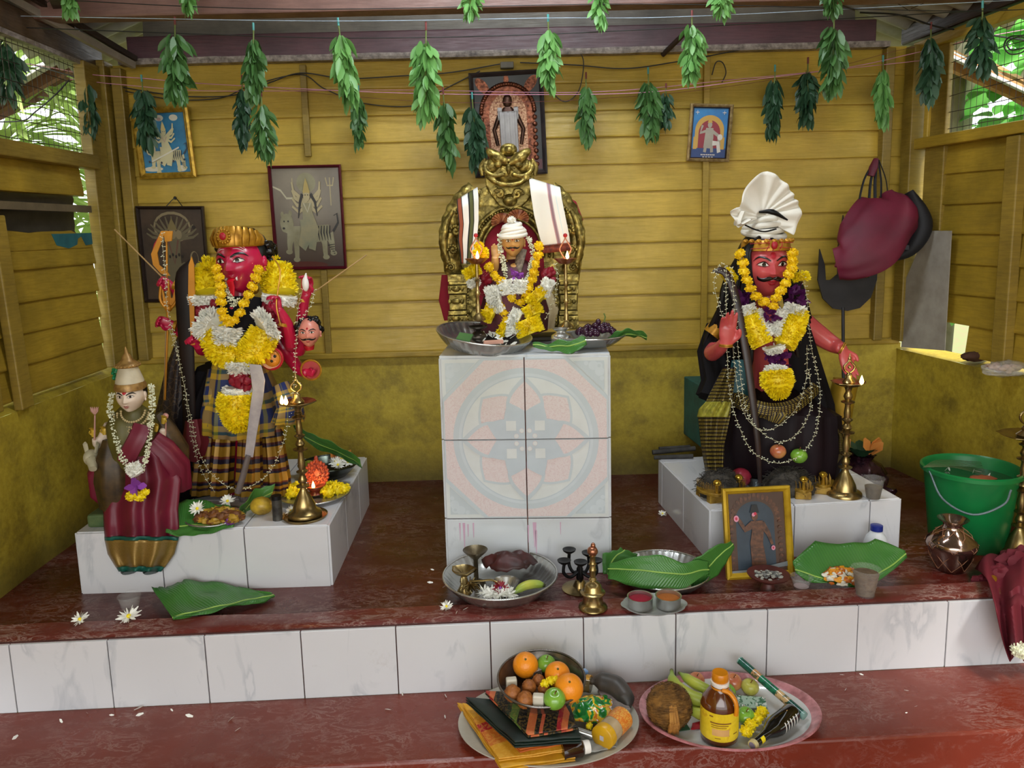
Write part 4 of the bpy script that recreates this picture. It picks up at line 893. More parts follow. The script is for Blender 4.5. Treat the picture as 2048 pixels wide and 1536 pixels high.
hand(m, frame(K(556, 622, -.11), (-.1, -.1, 1), (-.3, -1, .1)), .10, .78, .02, .9, side=1)
hand(m, frame(K(613, 590, -.05), (.15, -.1, 1), (-.2, -1, 0)), .115, .6, .04, .8, side=-1)
hand(m, frame(K(612, 744, -.03), (1, -.4, -.2), (0, -1, .5)), .07, .7, .02, .8)
hand(m, frame(K(347, 574, 0), (-.7, -.3, .5), (0, -1, 0)), .095, .8, .04, .9)
hand(m, frame(K(347, 650, -.02), (-.7, -.3, .3), (0, -1, 0)), .1, .75, .04, .9)
hand(m, frame(K(398, 692, -.08), (-.4, -.4, .6), (0, -1, 0)), .095, .85, .02, .9, side=-1)
m.build('body', SKR, o, remesh=.0032)
h = .117; T = HT(K(483, 525, -.035), h, yaw=-.15, roll=-.03)
m = headmb(MB(), T); ear(m, T, 1); ear(m, T, -1); m.loft([K(480, 555), K(482, 605)], [.045, .055], 14); m.build('head', SKR, o)
face(o, T, eye=1.35, brow=.04, look=-.02, lines=1, tongue=1, dot=.12)
m = MB()
for i in range(-5, 6):
    a = i*.26; m.loft([V((math.sin(a)*.76, -math.cos(a)*.86, .56)), V((math.sin(a)*.84, -math.cos(a)*.9, .76+.1*math.cos(a*1.3))), V((math.sin(a)*.74, -math.cos(a)*.76, .95+.22*math.cos(a)))], [(.14, .035), (.15, .04), (.08, .02)], 8, ref=(0, 0, 1), T=T)
m.lathe([(.74, .5), (.78, .53), (.79, .6), (.77, .72), (.72, .86), (.56, .99), (.3, 1.06), (0, 1.08)], (0, .04, 0), 30, T=T, sy=1.05)
m.build('crown', GLD, o)
m = MB().loft([V((0, -.97, .86)), V((0, -1.05, .86))], [.2, .17], 18, T=T)
for i in range(14): a = 2*PI*i/14; m.ball((.2*math.cos(a), -1.0, .86+.2*math.sin(a)), .045, 8, 5, T=T)
jw = m.build('crown_jewel', GLD, o); MB().ball((0, -1.06, .86), (.11, .05, .12), 14, 8, T=T).build('red_stone', MREDDOT, jw)
m = MB(); r = random.Random(2)
for s in (-1, 1):
    for i in range(26):
        a = r.uniform(.1, 1.2); x = s*(.78+.12*r.random()); m.ball((x, .25+.5*r.random(), .55-.75*r.random()), .13, 8, 6, nz=.5, seed=i, T=T)
m.ball((0, .3, .25), (.84, .75, .9), 20, 14, T=T, nz=.06, nf=6); m.build('black_hair', MBLACK, o)
# clothing
m = MB().loft([K(475, 700), K(478, 730), K(484, 780), K(486, 820), K(486, 858)], [(.085, .075), (.12, .1), (.155, .13), (.165, .15), (.165, .15)], 72, wob=lambda a, t: 1+.055*t*math.sin(a*13)+.02*t*math.sin(a*29), cap=False)
m.build('plaid_skirt', PLAID, o, solid=.003)
m = MB().loft([K(560, 770, -.08), K(580, 810, -.1), K(578, 842, -.1)], [(.035, .03), (.06, .03), (.075, .04)], 30, wob=lambda a, t: 1+.14*math.sin(a*7)*t, cap=False).build('plaid_sash', PLAID, o, solid=.003); m = MB().loft([K(432, 740, -.05), K(426, 790, -.09), K(434, 850, -.1)], [(.03, .02), (.035, .03), (.045, .03)], 24, wob=lambda a, t: 1+.14*math.sin(a*6)*t, cap=False)
m.build('plaid_sash', PLAID, o, solid=.003)
STRG = NT('gold_striped_silk'); uv = STRG.n('UVMap').outputs[0]; s_ = STRG.n('SeparateXYZ', {0: uv}); f = STRG.math('FRACT', STRG.math('MULTIPLY', s_.outputs[1], 3.3))
STRG.fin(STRG.ramp(f, [(0, srgb('#8f6a1c')), (.3, srgb('#5c2412')), (.4, srgb('#1c1428')), (.58, srgb('#866218')), (.76, srgb('#3d1018')), (.84, srgb('#1c1428')), (.92, srgb('#8f6a1c'))], True), .4, .35); STRG = STRG.m
for a, b, w0, w1, yy in ((452, 444, .032, .036, -.05), (500, 498, .04, .048, -.06), (540, 553, .04, .05, -.01), (418, 408, .028, .036, .0)):
    MB().loft([K(a, 845, yy), K((a+b)/2, 900, yy-.02), K(b, 955, yy-.03), K(b, 985, yy-.03)], [(w0, .04), (w0*1.1, .045), (w1, .05), (w1*1.05, .055)], 36, wob=lambda t, q: 1+.1*math.sin(t*9), cap=True).build('striped_drape', STRG, o)
m = MB().loft([K(455, 730, .12), K(440, 800, .14), K(430, 900, .15), K(425, 985, .15)], [(.15, .06), (.2, .08), (.22, .1), (.24, .1)], 48, wob=lambda a, t: 1+.08*math.sin(a*11)+.04*math.sin(a*23), cap=True)
m.build('black_back_cloth', BLKC, o)
DARKP = NT('dark_patterned_silk'); c_ = DARKP.co(); v_ = DARKP.n('TexVoronoi', {'Vector': c_, 'Scale': 45}, feature='DISTANCE_TO_EDGE').outputs['Distance']
DARKP.fin(DARKP.mix(DARKP.ramp(v_, [(.02, BW(1)), (.06, BW(0))]), srgb('#2a1f20'), srgb('#5b4632')), .55); DARKP = DARKP.m
MB().loft([K(368, 660, .1), K(356, 740, .06), K(345, 830, .04), K(350, 900, .03), K(352, 985, .03)], [(.012, .015), (.05, .04), (.075, .05), (.08, .06), (.075, .06)], 40, wob=lambda a, t: 1+.09*math.sin(a*9)).build('patterned_side_cloth', DARKP, o)
m = MB().loft([K(388, 840, -.06), K(392, 880, -.08), K(385, 915, -.06)], [(.03, .03), (.045, .04), (.04, .03)], 20, wob=lambda a, t: 1+.12*math.sin(a*6)).build('red_hanging_cloth', mat('dark_red_cloth', '#6b1420', .7, bump=.4, bs=20), o)
m = MB().loft([K(480, 600, -.04), K(478, 640, -.07), K(476, 700, -.06)], [(.1, .05), (.095, .05), (.08, .05)], 24).build('blouse', BLKC, o)
m = MB()
for px, py, dy, dx, dz in ((566, 648, -.09, .3, 1), (607, 600, -.04, .1, 1), (352, 570, 0, -.6, .3), (352, 652, -.02, -.6, .2)):
    c = K(px, py, dy); m.loft([c-V((dx, 0, dz)).normalized()*.006, c+V((dx, 0, dz)).normalized()*.006], .0225, 14)
for s in (-1, 1): m.ball(K(480+s*30, 578, -.0), (.016, .012, .02), 10, 8)
m.build('bangles_and_earrings', GLD, o)
# what the hands hold (moulded on)
WB = mat('orange_gilt_blade', '#cf8a24', .4, .3); STEEL_B = mat('weathered_steel_blade', '#8f8a92', .38, .55, c2='#b5b0b4', vs=14)
MB().poly([K(376, 600, -.1), K(390, 600, -.1), K(388, 530, -.1), K(383, 513, -.1), K(377, 530, -.1)], (0, .005, 0)).poly([K(378, 600, -.1), K(388, 600, -.1), K(390, 690, -.1), K(382, 690, -.1)], (0, .006, 0)).build('sword_blade', WB, o)
m = MB().loft([K(330, 800, -.02), K(336, 640, -.02), K(337, 560, -.02)], .004, 8); m.loft(smooth_path([K(322, 570, -.02), K(321, 600, -.02), K(337, 618, -.02), K(353, 600, -.02), K(352, 570, -.02)], 5), .006, 8); m.poly([K(322, 560, -.02), K(326, 604, -.02), K(338, 622, -.02), K(350, 604, -.02), K(353, 560, -.02), K(345, 596, -.02), K(330, 596, -.02)], (0, .006, 0)); m.poly([K(333, 600, -.02), K(337, 560, -.02), K(342, 600, -.02)], (0, .006, 0)); m.ball(K(337, 616, -.02), .015, 10, 8)
m.build('trident', WB, o)
MB().poly([K(322, 462, .0), K(345, 462, .0), K(343, 482, 0), K(330, 484, 0), K(328, 470, 0), K(314, 506, 0), K(318, 530, 0), K(335, 545, 0), K(340, 552, 0), K(322, 548, 0), K(306, 530, 0), K(302, 508, 0)], (0, .006, 0)).loft([K(335, 640, .01), K(333, 470, .01)], .004, 8).build('axe_blade', WB, o)
MB().poly([K(303, 510, .003), K(308, 488, .003), K(322, 465, .003), K(324, 470, .003), K(313, 500, .003), K(310, 528, .003)], (0, .006, 0)).build('red_axe_edge', MREDDOT, o)
m = MB().loft([K(543, 717, -.12), K(543, 717, -.095)], [.04, .045], 26, ref=(1, 0, 0)); m.ball(K(543, 717, -.118), (.034, .018, .034), 18, 10); m.build('shield', mat('orange_shield_enamel', '#d08424', .35), o)
m = MB(); m.v = []; 
for i in range(28):
    a = 2*PI*i/28; b = 2*PI*(i+1)/28; c = K(543, 717, -.123); m.loft([c+V((.041*math.cos(a), 0, .041*math.sin(a))), c+V((.041*math.cos(b), 0, .041*math.sin(b)))], .005, 6, cap=False)
m.build('shield_rim', MREDDOT, o)
m = MB()
for dx, dz in ((-.012, .012), (.013, .008), (0, -.01)): m.ball(K(543, 717, -.134)+V((dx, 0, dz)), (.006, .004, .006), 10, 6)
m.build('shield_dots', MBLACK, o)
MB().poly(arc(K(622, 740, -.03), .039, 0, 2*PI*23/24, 23), (0, .012, 0)).build('blood_bowl', MREDDOT, o)
m = MB(); c = K(622, 740, -.034)
for i in range(28): a = 2*PI*i/28; b = 2*PI*(i+1)/28; m.loft([c+V((.039*math.cos(a), 0, .039*math.sin(a))), c+V((.039*math.cos(b), 0, .039*math.sin(b)))], .004, 6, cap=False)
m.build('bowl_rim', GLD, o)
MB().ball(K(611, 568, -.105), (.013, .012, .028), 14, 10).loft([K(611, 556, -.105), K(612, 546, -.105)], [.008, .002], 8).build('white_conch', MWHITE, o)
m = MB().loft(smooth_path([K(545, 512, -.1), K(560, 540, -.11), K(556, 580, -.12), K(553, 612, -.13), K(561, 650, -.13)], 6), .0028, 6).build('bow', GLD, o)
# severed head with moustache
SKP = mat('pink_enamel_skin', '#d98a78', .35, var=.05)
c = K(618, 665, -.06); T2 = HT(c, .056, yaw=.1); m = headmb(MB(), T2, 36, 28); ear(m, T2, 1); ear(m, T2, -1); sv = m.build('small_severed_head', SKP, o)
sub = sv
def face_small(sv, T2):
    m = MB()
    for s in (-1, 1): fstrip(m, T2, [(s*.45, .075), (s*.36, .1), (s*.27, .1), (s*.15, .045)], [.002, .055, .06, .004], .02, puff=.02)
    m.build('eye_whites', MWHITE, sv); m = MB()
    for s in (-1, 1):
        fell(m, T2, s*.29, .093, .056, .058, .045); fstrip(m, T2, [(s*.56, .2), (s*.42, .31), (s*.26, .3), (s*.09, .2)], [.004, .03, .035, .02], .025)
        fstrip(m, T2, [(0, -.36), (s*.12, -.355), (s*.27, -.40), (s*.44, -.38), (s*.52, -.28)], [.04, .07, .065, .04, .004], .04, puff=.06)
        fstrip(m, T2, [(s*.50, .07), (s*.4, .14), (s*.27, .17), (s*.13, .06)], [.003, .016, .018, .004], .044)
    m.build('black_features', MBLACK, sv); m = MB(); fstrip(m, T2, [(-.15, -.52), (0, -.54), (.15, -.52)], [.005, .05, .005], .02); fell(m, T2, 0, .37, .06, .07, .02); m.build('red_lips', MLIP, sv)
face_small(sv, T2)
m = MB(); r = random.Random(6)
for i in range(46): a = r.uniform(-.35, PI+.35); q = r.uniform(.75, 1.0); m.ball((.85*q*math.cos(a), r.uniform(-.3, .7), .15+.85*q*math.sin(a)), .2, 8, 6, nz=.4, seed=i, T=T2)
m.build('curly_hair', MBLACK, sv)
MB().loft([K(618, 690, -.05), K(620, 700, -.05)], [.022, .016], 12).build('red_neck_stump', MREDDOT, sv)
# garlands on the statue
def gar(name, label, loc): return thing(name, loc, label, 'garland')
o = gar('flower_garland', 'thick yellow, white and crimson flower garland on the standing red-faced statue', K(475, 860, -.18))
for s, sd in ((-1, 1), (1, 2)):
    xs = lambda x: 480+s*x
    petal_tube(MB(), [K(xs(35), 555, -.02), K(xs(62) if s < 0 else 550, 545, -.0), K(418 if s < 0 else 562, 588, -.04)], [.035, .062, .06], 800, .026, .009, sd).build('yellow_chrysanthemums', PY, o, weld=0)
    petal_tube(MB(), [K(412 if s < 0 else 560, 590, -.06), K(413 if s < 0 else 558, 608, -.06)], [.06, .056], 300, .024, .008, sd+9).build('white_chrysanthemums', PW, o, weld=0)
    m = MB(); r = random.Random(sd)
    for i in range(30): m.ball(K(r.uniform(392, 432) if s < 0 else r.uniform(520, 560), r.uniform(606, 645), r.uniform(-.1, -.06)), .018, 8, 6, nz=.5, seed=i)
    m.build('crimson_roses', PR, o)
    petal_tube(MB(), [K(412 if s < 0 else 540, 645, -.12), K(430 if s < 0 else 522, 655, -.14)], [.055, .05], 420, .034, .009, sd+20).build('white_chrysanthemums', PW, o, weld=0)
    petal_tube(MB(), [K(425 if s < 0 else 530, 662, -.12), K(446 if s < 0 else 510, 700, -.14), K(478, 716, -.15)], [.05, .058, .045], 900, .024, .009, sd+30).build('yellow_chrysanthemums', PY, o, weld=0)
petal_tube(MB(), [K(455, 655, -.16), K(450, 690, -.17)], [.04, .02], 300, .036, .009, 50).build('white_chrysanthemums', PW, o, weld=0)
petal_tube(MB(), [K(480, 722, -.16), K(482, 745, -.16)], [.05, .032], 420, .026, .008, 51).build('white_chrysanthemums', PW, o, weld=0)
m = MB(); r = random.Random(9)
for i in range(34): m.ball(K(r.uniform(464, 494), r.uniform(745, 775), r.uniform(-.18, -.13)), .017, 8, 6, nz=.5, seed=i)
m.build('crimson_roses', PR, o)
petal_tube(MB(), [K(474, 775, -.16), K(474, 786, -.16)], [.045, .05], 220, .022, .008, 52).build('white_chrysanthemums', PW, o, weld=0)
petal_tube(MB(), [K(474, 785, -.16), K(474, 810, -.16), K(478, 840, -.16), K(482, 856, -.15)], [.06, .07, .05, .02], 1300, .026, .009, 53).build('yellow_chrysanthemums', PY, o, weld=0)
POMP = pom(MB(), (0, 0, 0), .021, 90, seed=1, flat=.75, nrm=(0, 0, 1)).build('marigold', PO, origin=(0, 0, 0), weld=0)
o = gar('marigold_garland', 'short string of single yellow marigolds round the red-faced statue\'s neck', K(465, 640, -.2))
P = [(433, 539), (438, 555), (441, 572), (441, 588), (442, 604), (444, 622), (449, 636), (458, 646), (468, 640), (480, 626), (488, 607), (497, 590), (505, 573), (511, 556), (517, 540)]
Pp = [K(x, y, -.15-.05*math.sin(PI*i/14)) for i, (x, y) in enumerate(P)]
MB().loft(Pp, .002, 5).build('thread', THREAD, o)
for i, q in enumerate(Pp):
    c = POMP if i == 0 else POMP.copy()
    if i: COL.objects.link(c)
    c.parent = o; c.location = q-wl(o); c.rotation_euler = (.2, (i-7)*.12, i)
WH = bud_proto('jasmine_whorl', .011, 7, JAS); BU = bud_proto('jasmine_bud', .0072, 3, JAS, 3)
o = gar('jasmine_garland', 'short white jasmine string under the marigolds on the red-faced statue', K(465, 620, -.15))
strand(o, [K(455, 555, -.1), K(458, 585, -.13), K(466, 612, -.14), K(474, 600, -.14)], .012, WH, THREAD)
o = gar('jasmine_strand', 'long thin jasmine strand looped from weapon tip to raised hand on the standing statue', K(480, 985, -.2))
strand(o, [K(324, 466, -.03), K(326, 500, -.04), K(331, 560, -.06), K(335, 620, -.06), K(350, 680, -.06), K(362, 740, -.08), K(372, 790, -.1), K(385, 850, -.12), K(396, 900, -.14), K(425, 950, -.17), K(470, 978, -.2), K(515, 965, -.2), K(548, 930, -.18), K(568, 880, -.16), K(580, 825, -.14), K(588, 770, -.1), K(592, 690, -.09), K(596, 620, -.08), K(606, 575, -.08)], .0175, BU, THREAD, jit=.6)
o = gar('jasmine_strand', 'second jasmine strand hanging beside the first down the standing statue\'s left', K(440, 990, -.2))
strand(o, [K(333, 640, -.03), K(352, 700, -.04), K(368, 760, -.06), K(376, 830, -.1), K(388, 895, -.12), K(405, 945, -.14), K(430, 985, -.16)], .02, BU, THREAD, jit=.6)
strand(gar('jasmine_strand', 'short jasmine strand over the raised conch hand of the standing statue', K(622, 600, -.1)), [K(628, 580, -.06), K(622, 610, -.09), K(600, 640, -.1)], .018, BU, THREAD)
# loose weapons leaning on or laid across the statue
MB().poly([K(498, 728, -.21), K(522, 730, -.21), K(530, 760, -.21), K(526, 800, -.21), K(513, 870, -.21), K(506, 915, -.21), K(489, 913, -.21), K(498, 830, -.21), K(505, 780, -.21)], (0, .004, 0)).build('sword_blade', STEEL_B, (kn := thing('billhook', K(474, 985, -.2), 'big grey steel billhook blade hanging in front of the standing statue', 'billhook')), smooth=False, bevel=.001)
MB().loft([K(497, 910, -.208), K(488, 945, -.208), K(476, 985, -.208)], [(.014, .01), (.017, .012), (.017, .012)], 12).build('wooden_handle', mat('greyed_wood_handle', '#6d6260', .7, bump=.3), kn)
k2 = thing('sheathed_billhook', K(385, 985, -.05), 'long dark curved sheathed blade standing left of the red-faced statue', 'billhook')
P = smooth_path([K(370, 975, -.04), K(378, 850, -.05), K(375, 740, -.06), K(370, 640, -.06), K(366, 560, -.06), K(382, 520, -.06)], 5)
MB().loft(P, [(interp([(0, .022), (.3, .026), (.6, .032), (.85, .03), (1, .006)], i/(len(P)-1)), .008) for i in range(len(P))], 12, ref=(0, 1, 0)).build('sheath', mat('dark_leather_sheath', '#21130f', .5, c2='#120a09', spec=.25), k2)
STK = mat('bare_split_stick', '#b5925f', .6)
tag(MB().loft([K(229, 459, .05), K(330, 560, -.02)], .0028, 6).build('thin_stick', STK), 'thin bare stick pointing up left from the standing statue\'s upper hand', 'stick')
tag(MB().loft([K(575, 622, -.05), K(733, 510, .0)], .0028, 6).build('thin_stick', STK), 'thin bare stick pointing up right across the standing statue\'s raised arm', 'stick')
tag(MB().loft([K(328, 800, .0), K(332, 655, -.01)], .0028, 6).build('thin_stick', STK), 'thin upright stick below the trident of the standing statue', 'stick')
# ------------------------------------------------------------------ seated black-haired statue (right plinth)
RY = .82; Rp = lambda px, py, dy=0: at_y(px, py, RY+dy)
SKO = mat('coral_enamel_skin', '#cf5a58', .34, c2='#b84348', vs=4, coat=.2, var=.05)
HAIR = mat('long_black_hair', '#060506', .45, var=0, spec=.3)
ZARI = NT('black_silk_gold_zari'); uv = ZARI.n('UVMap').outputs[0]; s_ = ZARI.n('SeparateXYZ', {0: uv})
_f = ZARI.math('FRACT', ZARI.math('MULTIPLY', s_.outputs[0], 26)); _g = ZARI.math('FRACT', ZARI.math('MULTIPLY', s_.outputs[1], 30)); _ch = ZARI.math('MULTIPLY', ZARI.math('GREATER_THAN', _f, .5), ZARI.math('GREATER_THAN', _g, .4))
ZARI.fin(ZARI.mix(_ch, srgb('#1b1014'), srgb('#a08c3a')), .5, .2); ZARI = ZARI.m
PLUM = mat('black_plum_silk', '#12070d', .6, c2='#1b0c14', vs=5, spec=.22)
YZ = mat('yellow_green_zari', '#a8a23a', .5, .15, c2='#7a7628', vs=60)
TEAL = mat('teal_painted_block', '#1f5f5a', .6, c2='#174843', bump=.2)
o = thing('deity_statue', at_z(1540, 975, .176), 'seated coral-faced statue with moustache, long black hair and white turban on the right plinth', 'statue'); RO = o
m = MB()
m.loft([Rp(1545, 905), Rp(1545, 850), Rp(1540, 780), Rp(1535, 700), Rp(1532, 650), Rp(1532, 625), Rp(1530, 606), Rp(1528, 580)], [(.12, .1), (.13, .1), (.11, .08), (.11, .075), (.135, .075), (.13, .06), (.05, .05), (.045, .045)], 22)
arm(m, [Rp(1470, 640, .03), Rp(1445, 680, .02), Rp(1424, 706, -.04), Rp(1438, 698, -.14), Rp(1450, 684, -.2)], (.042, .038, .034, .028, .023))
hand(m, frame(Rp(1453, 690, -.2), (.03, -.08, 1), (0, -1, -.1)), .15, .12, .05, .35, side=-1, curls=(.06, .1, .2, .28))
arm(m, [Rp(1600, 640, .03), Rp(1640, 672, .02), Rp(1668, 690, -.01), Rp(1684, 698, -.06)], (.045, .042, .034, .024))
hand(m, frame(Rp(1686, 700, -.06), (.2, -.3, -.9), (.1, -1, .3)), .135, .12, .03, .2, side=1, curls=(.1, .12, .14, .16))
m.build('body', SKO, o, remesh=.0042)
h = .123; T = HT(Rp(1530, 532, -.05), h, yaw=-.03)
m = headmb(MB(), T); ear(m, T, 1); ear(m, T, -1); m.build('head', SKO, o)
face(o, T, eye=1.05, brow=.03, look=.01, tash=1.25, dot=.09, browarch=.05)
m = MB()
for k in range(3): fstrip(m, T, [(-.4, .48+.05*k), (-.2, .52+.05*k), (0, .5+.05*k), (.2, .52+.05*k), (.4, .48+.05*k)], [.004, .012, .012, .012, .004], .01)
m.build('pale_forehead_lines', mat('pale_ash_lines', '#e0b9ae', .5), o)
m = MB().lathe([(.74, .50), (.78, .52), (.77, .6), (.74, .78), (.70, .84), (.66, .84)], (0, .02, 0), 40, T=T, sy=1.16)
for i in range(-4, 5): a = i*.3; m.ball((.78*math.sin(a), -.9*math.cos(a), .82), (.09, .04, .07), 8, 6, T=T)
m.build('gold_headband', GLD, o)
MB().ball((0, -.91, .69), (.1, .05, .13), 14, 8, T=T).build('red_stone', MREDDOT, o)
m = MB()
for k in range(3): m.loft([V((-.2+.2*k-.05, -.89, .52)), V((-.2+.2*k+.04, -.92, .7)), V((-.2+.2*k+.02, -.87, .82))], .014, 6, T=T)
for s in (-1, 1): m.loft(smooth_path([V((s*.15, -.93, .62)), V((s*.4, -.86, .60)), V((s*.68, -.6, .58))], 4), .011, 6, T=T); m.loft(smooth_path([V((s*.15, -.93, .76)), V((s*.4, -.86, .76)), V((s*.68, -.6, .74))], 4), .010, 6, T=T)
m.build('headband_lines', MREDDOT, o)
# hair: a cap and long locks falling over both shoulders
m = MB().ball((0, .22, .2), (.86, .86, 1.0), 24, 16, T=T); r = random.Random(12)
m2 = MB()
def lock(pts, r0): m2.loft(smooth_path(pts, 4), [r0*interp([(0, .6), (.3, 1), (.8, .8), (1, .15)], i/((len(pts)-1)*4)) for i in range((len(pts)-1)*4+1)], 6)
for i in range(34):
    u = r.random(); x0 = lerp(1503, 1492, u)+r.uniform(-4, 4); x1 = lerp(1500, 1448, u)+r.uniform(-8, 8); x2 = lerp(1490, 1418, u)+r.uniform(-14, 14); e = r.uniform(640, 745)
    lock([Rp(1520-10*u, 474, -.1+.1*u), Rp(x0-8, 505, -.12+.1*u), Rp(x1, 580, -.1+.05*u), Rp(x2, e-40, -.09+.1*u), Rp(x2-4, e, -.08+.1*u)], .012)
for i in range(34):
    u = r.random(); x0 = lerp(1562, 1574, u); x1 = lerp(1568, 1604, u)+r.uniform(-6, 6); x2 = lerp(1590, 1622, u)+r.uniform(-8, 8); e = r.uniform(640, 800)
    lock([Rp(1540+10*u, 474, -.1+.1*u), Rp(x0, 505, -.12+.1*u), Rp(x1, 580, -.1+.05*u), Rp(x2, e-40, -.07+.1*u), Rp(x2+6, e, -.06+.1*u)], .012)
for i in range(5): x = 1483+i*5; lock([Rp(1545, 478, -.13), Rp(1558, 520, -.13), Rp(1563+i*2, 560, -.13), Rp(1566+i*3, 600, -.12)], .004)
m.v += m2.v; b0 = len(m.v)-len(m2.v); m.f += [tuple(b0+i for i in f) for f in m2.f]; m.m += m2.m; m.uv += m2.uv
m.build('long_black_hair', HAIR, o)
# turban: wound roll with a fanned, pleated crest
TB = mat('white_turban_cotton', '#e4dfd4', .8, var=.06, bump=.15)
def tfan(u, w):
    a = lerp(PI*1.12, -.16*PI, u); L_ = interp([(0, .09), (.12, .115), (.2, .085), (.35, .12), (.5, .145), (.62, .14), (.75, .115), (.88, .125), (1, .11)], u); rad = .018+L_*w; ph = u*30+1.3*math.sin(u*9); p = .010*w*math.sin(ph*2)*(.5+.5*w)
    return Rp(1520, 434, -.06)+V((math.cos(a)*rad, -.02+p-.03*w*w, math.sin(a)*rad+.012*w*math.sin(u*17)))
m = MB().grid(tfan, 120, 10)
tb = m.build('turban_fan', TB, o, solid=.002)
m = MB()
for k in range(7):
    z = 474-8*k; rr = .105-.0015*k*k*1.2; c = Rp(1527, z-6, .0); tl_ = r.uniform(-.12, .12)
    m.loft([c+V((rr*.72*math.cos(t), rr*.9*math.sin(t), .012*math.sin(t+k)+tl_*.05*math.cos(t))) for t in [2*PI*i/28 for i in range(29)]], .0125, 8, cap=False)
m.ball(Rp(1527, 442, 0), (.07, .08, .045), 18, 10); m.loft(smooth_path([Rp(1494, 440, -.09), Rp(1475, 448, -.1), Rp(1482, 425, -.09)], 5), [(.03, .008)]*11, 10); m.build('turban_roll', TB, o)
m = MB().loft(smooth_path([Rp(1490, 450, -.1), Rp(1510, 459, -.115), Rp(1530, 463, -.12), Rp(1552, 458, -.11)], 6), [(.0055, .003)]*19, 8).loft(smooth_path([Rp(1518, 424, -.1), Rp(1545, 424, -.12), Rp(1575, 440, -.11)], 6), [interp([(0, .004), (.5, .011), (1, .003)], i/12) for i in range(13)], 8)
m.build('black_border_strip', HAIR, o)
# robe
m = MB().loft([Rp(1545, 985, .0), Rp(1545, 940, -.01), Rp(1540, 880, -.02), Rp(1545, 820, -.03), Rp(1545, 790, .0)], [(.23, .15), (.25, .16), (.275, .165), (.255, .15), (.13, .1)], 84, wob=lambda a, t: 1+.03*math.sin(a*15)+.014*math.sin(a*37), cap=False)
m.build('black_silk_robe', PLUM, o, solid=.003)
def drape(name, mt, rows, yfun, nu=30, nv=20, pl=9, amp=.008, parent=None):
    """a hanging cloth: rows = [(left px, right px, y px)], yfun(u, v) = depth offset"""
    def g(u, w):
        l, rr_, yy = interp([(i/(len(rows)-1), q) for i, q in enumerate(rows)], w); return Rp(lerp(l, rr_, u), yy, yfun(u, w)+amp*math.sin(u*pl*2*PI/2+w*2))
    return MB().grid(g, nu, nv).build(name, mt, parent or o, solid=.002)
drape('zari_side_panel', ZARI, [(1446, 1472, 735), (1420, 1466, 785), (1396, 1460, 835), (1402, 1448, 890), (1412, 1446, 950)], lambda u, w: -.16-.07*math.sin(u*PI*.8)+.02, pl=5, amp=.016)
drape('yellow_zari_band', YZ, [(1412, 1462, 803), (1398, 1460, 818), (1394, 1456, 834)], lambda u, w: -.18-.07*math.sin(u*PI*.8)+.02, pl=7)
m = MB().loft(smooth_path([Rp(1462, 790, -.1), Rp(1500, 812, -.2), Rp(1545, 822, -.22), Rp(1590, 812, -.2), Rp(1628, 780, -.1)], 6), [(.02, .03)]*25, 20, wob=lambda a, t: 1+.12*math.sin(a*6)); m.build('zari_waist_sash', ZARI, o)
m = MB().loft([Rp(1548, 810, -.2), Rp(1550, 830, -.225), Rp(1545, 842, -.22)], [(.03, .02), (.05, .02), (.03, .012)], 30, wob=lambda a, t: 1+.14*math.sin(a*9)); m.build('sash_knot', ZARI, o)
drape('zari_hem', ZARI, [(1640, 1668, 845), (1650, 1684, 870), (1632, 1690, 905), (1640, 1672, 930)], lambda u, w: -.17, pl=6)
m = MB().loft([Rp(1545, 640, .05), Rp(1545, 720, .06), Rp(1545, 800, .05), Rp(1545, 900, .05)], [(.14, .07), (.19, .1), (.24, .13), (.26, .15)], 60, wob=lambda a, t: 1+.04*math.sin(a*13)).build('black_shawl', BLKC, o)
MB().loft([Rp(1432, 650, .02), Rp(1425, 700, .03), Rp(1440, 760, .0), Rp(1430, 800, -.03)], [(.03, .04), (.06, .06), (.08, .07), (.09, .07)], 40, wob=lambda a, t: 1+.07*math.sin(a*9)).build('black_sleeve', BLKC, o)
MB().loft([Rp(1480, 720, -.1), Rp(1482, 760, -.12), Rp(1478, 800, -.12)], [(.03, .02), (.045, .03), (.035, .02)], 24, wob=lambda a, t: 1+.1*math.sin(a*6)).build('teal_cloth', mat('teal_silk', '#16555c', .5, c2='#0d3a42', vs=6), o)
# booted leg on the right and the painted seat block
m = MB().loft([Rp(1668, 905, .02), Rp(1672, 870, .0), Rp(1682, 800, -.02), Rp(1692, 760, -.02)], [.036, .05, .052, .05], 16); m.build('gilt_leg', mat('gilt_leg_paint', '#b8942c', .35, .4), o)
MB().loft([Rp(1668, 892, .018), Rp(1672, 866, -.002)], [.048, .054], 18).build('red_leg_band', MREDDOT, o)
MB().loft([Rp(1662, 960, .0), Rp(1666, 920, .0), Rp(1668, 900, .0)], [(.05, .07), (.045, .05), (.042, .042)], 16).build('teal_boot', mat('teal_boot_paint', '#173f4c', .4), o)
m = MB().box(at_z(1440, 900, .176)+V((.04, .17, .15)), (.26, .34, .30), rz=.086); m.build('teal_seat_block', TEAL, o, smooth=False, bevel=.006)
m = MB()
for px, py, dy, d in ((1686, 698, -.06, (.7, -.3, -.4)), (1452, 688, -.2, (.03, 0, 1))):
    c = Rp(px, py, dy); d = V(d).normalized()
    for k in range(2): m.loft([c+d*(.006*k-.01), c+d*(.006*k-.006)], .027, 14)
for i in range(5): m.ball(Rp(1433-i*1.5, 655+i*4, -.0), .008, 8, 6)
c = Rp(1433, 660, 0); m.loft([c+V((-.02, 0, -.02)), c+V((.012, 0, .02))], .038, 14)
m.build('gold_bangles', GLD, o)
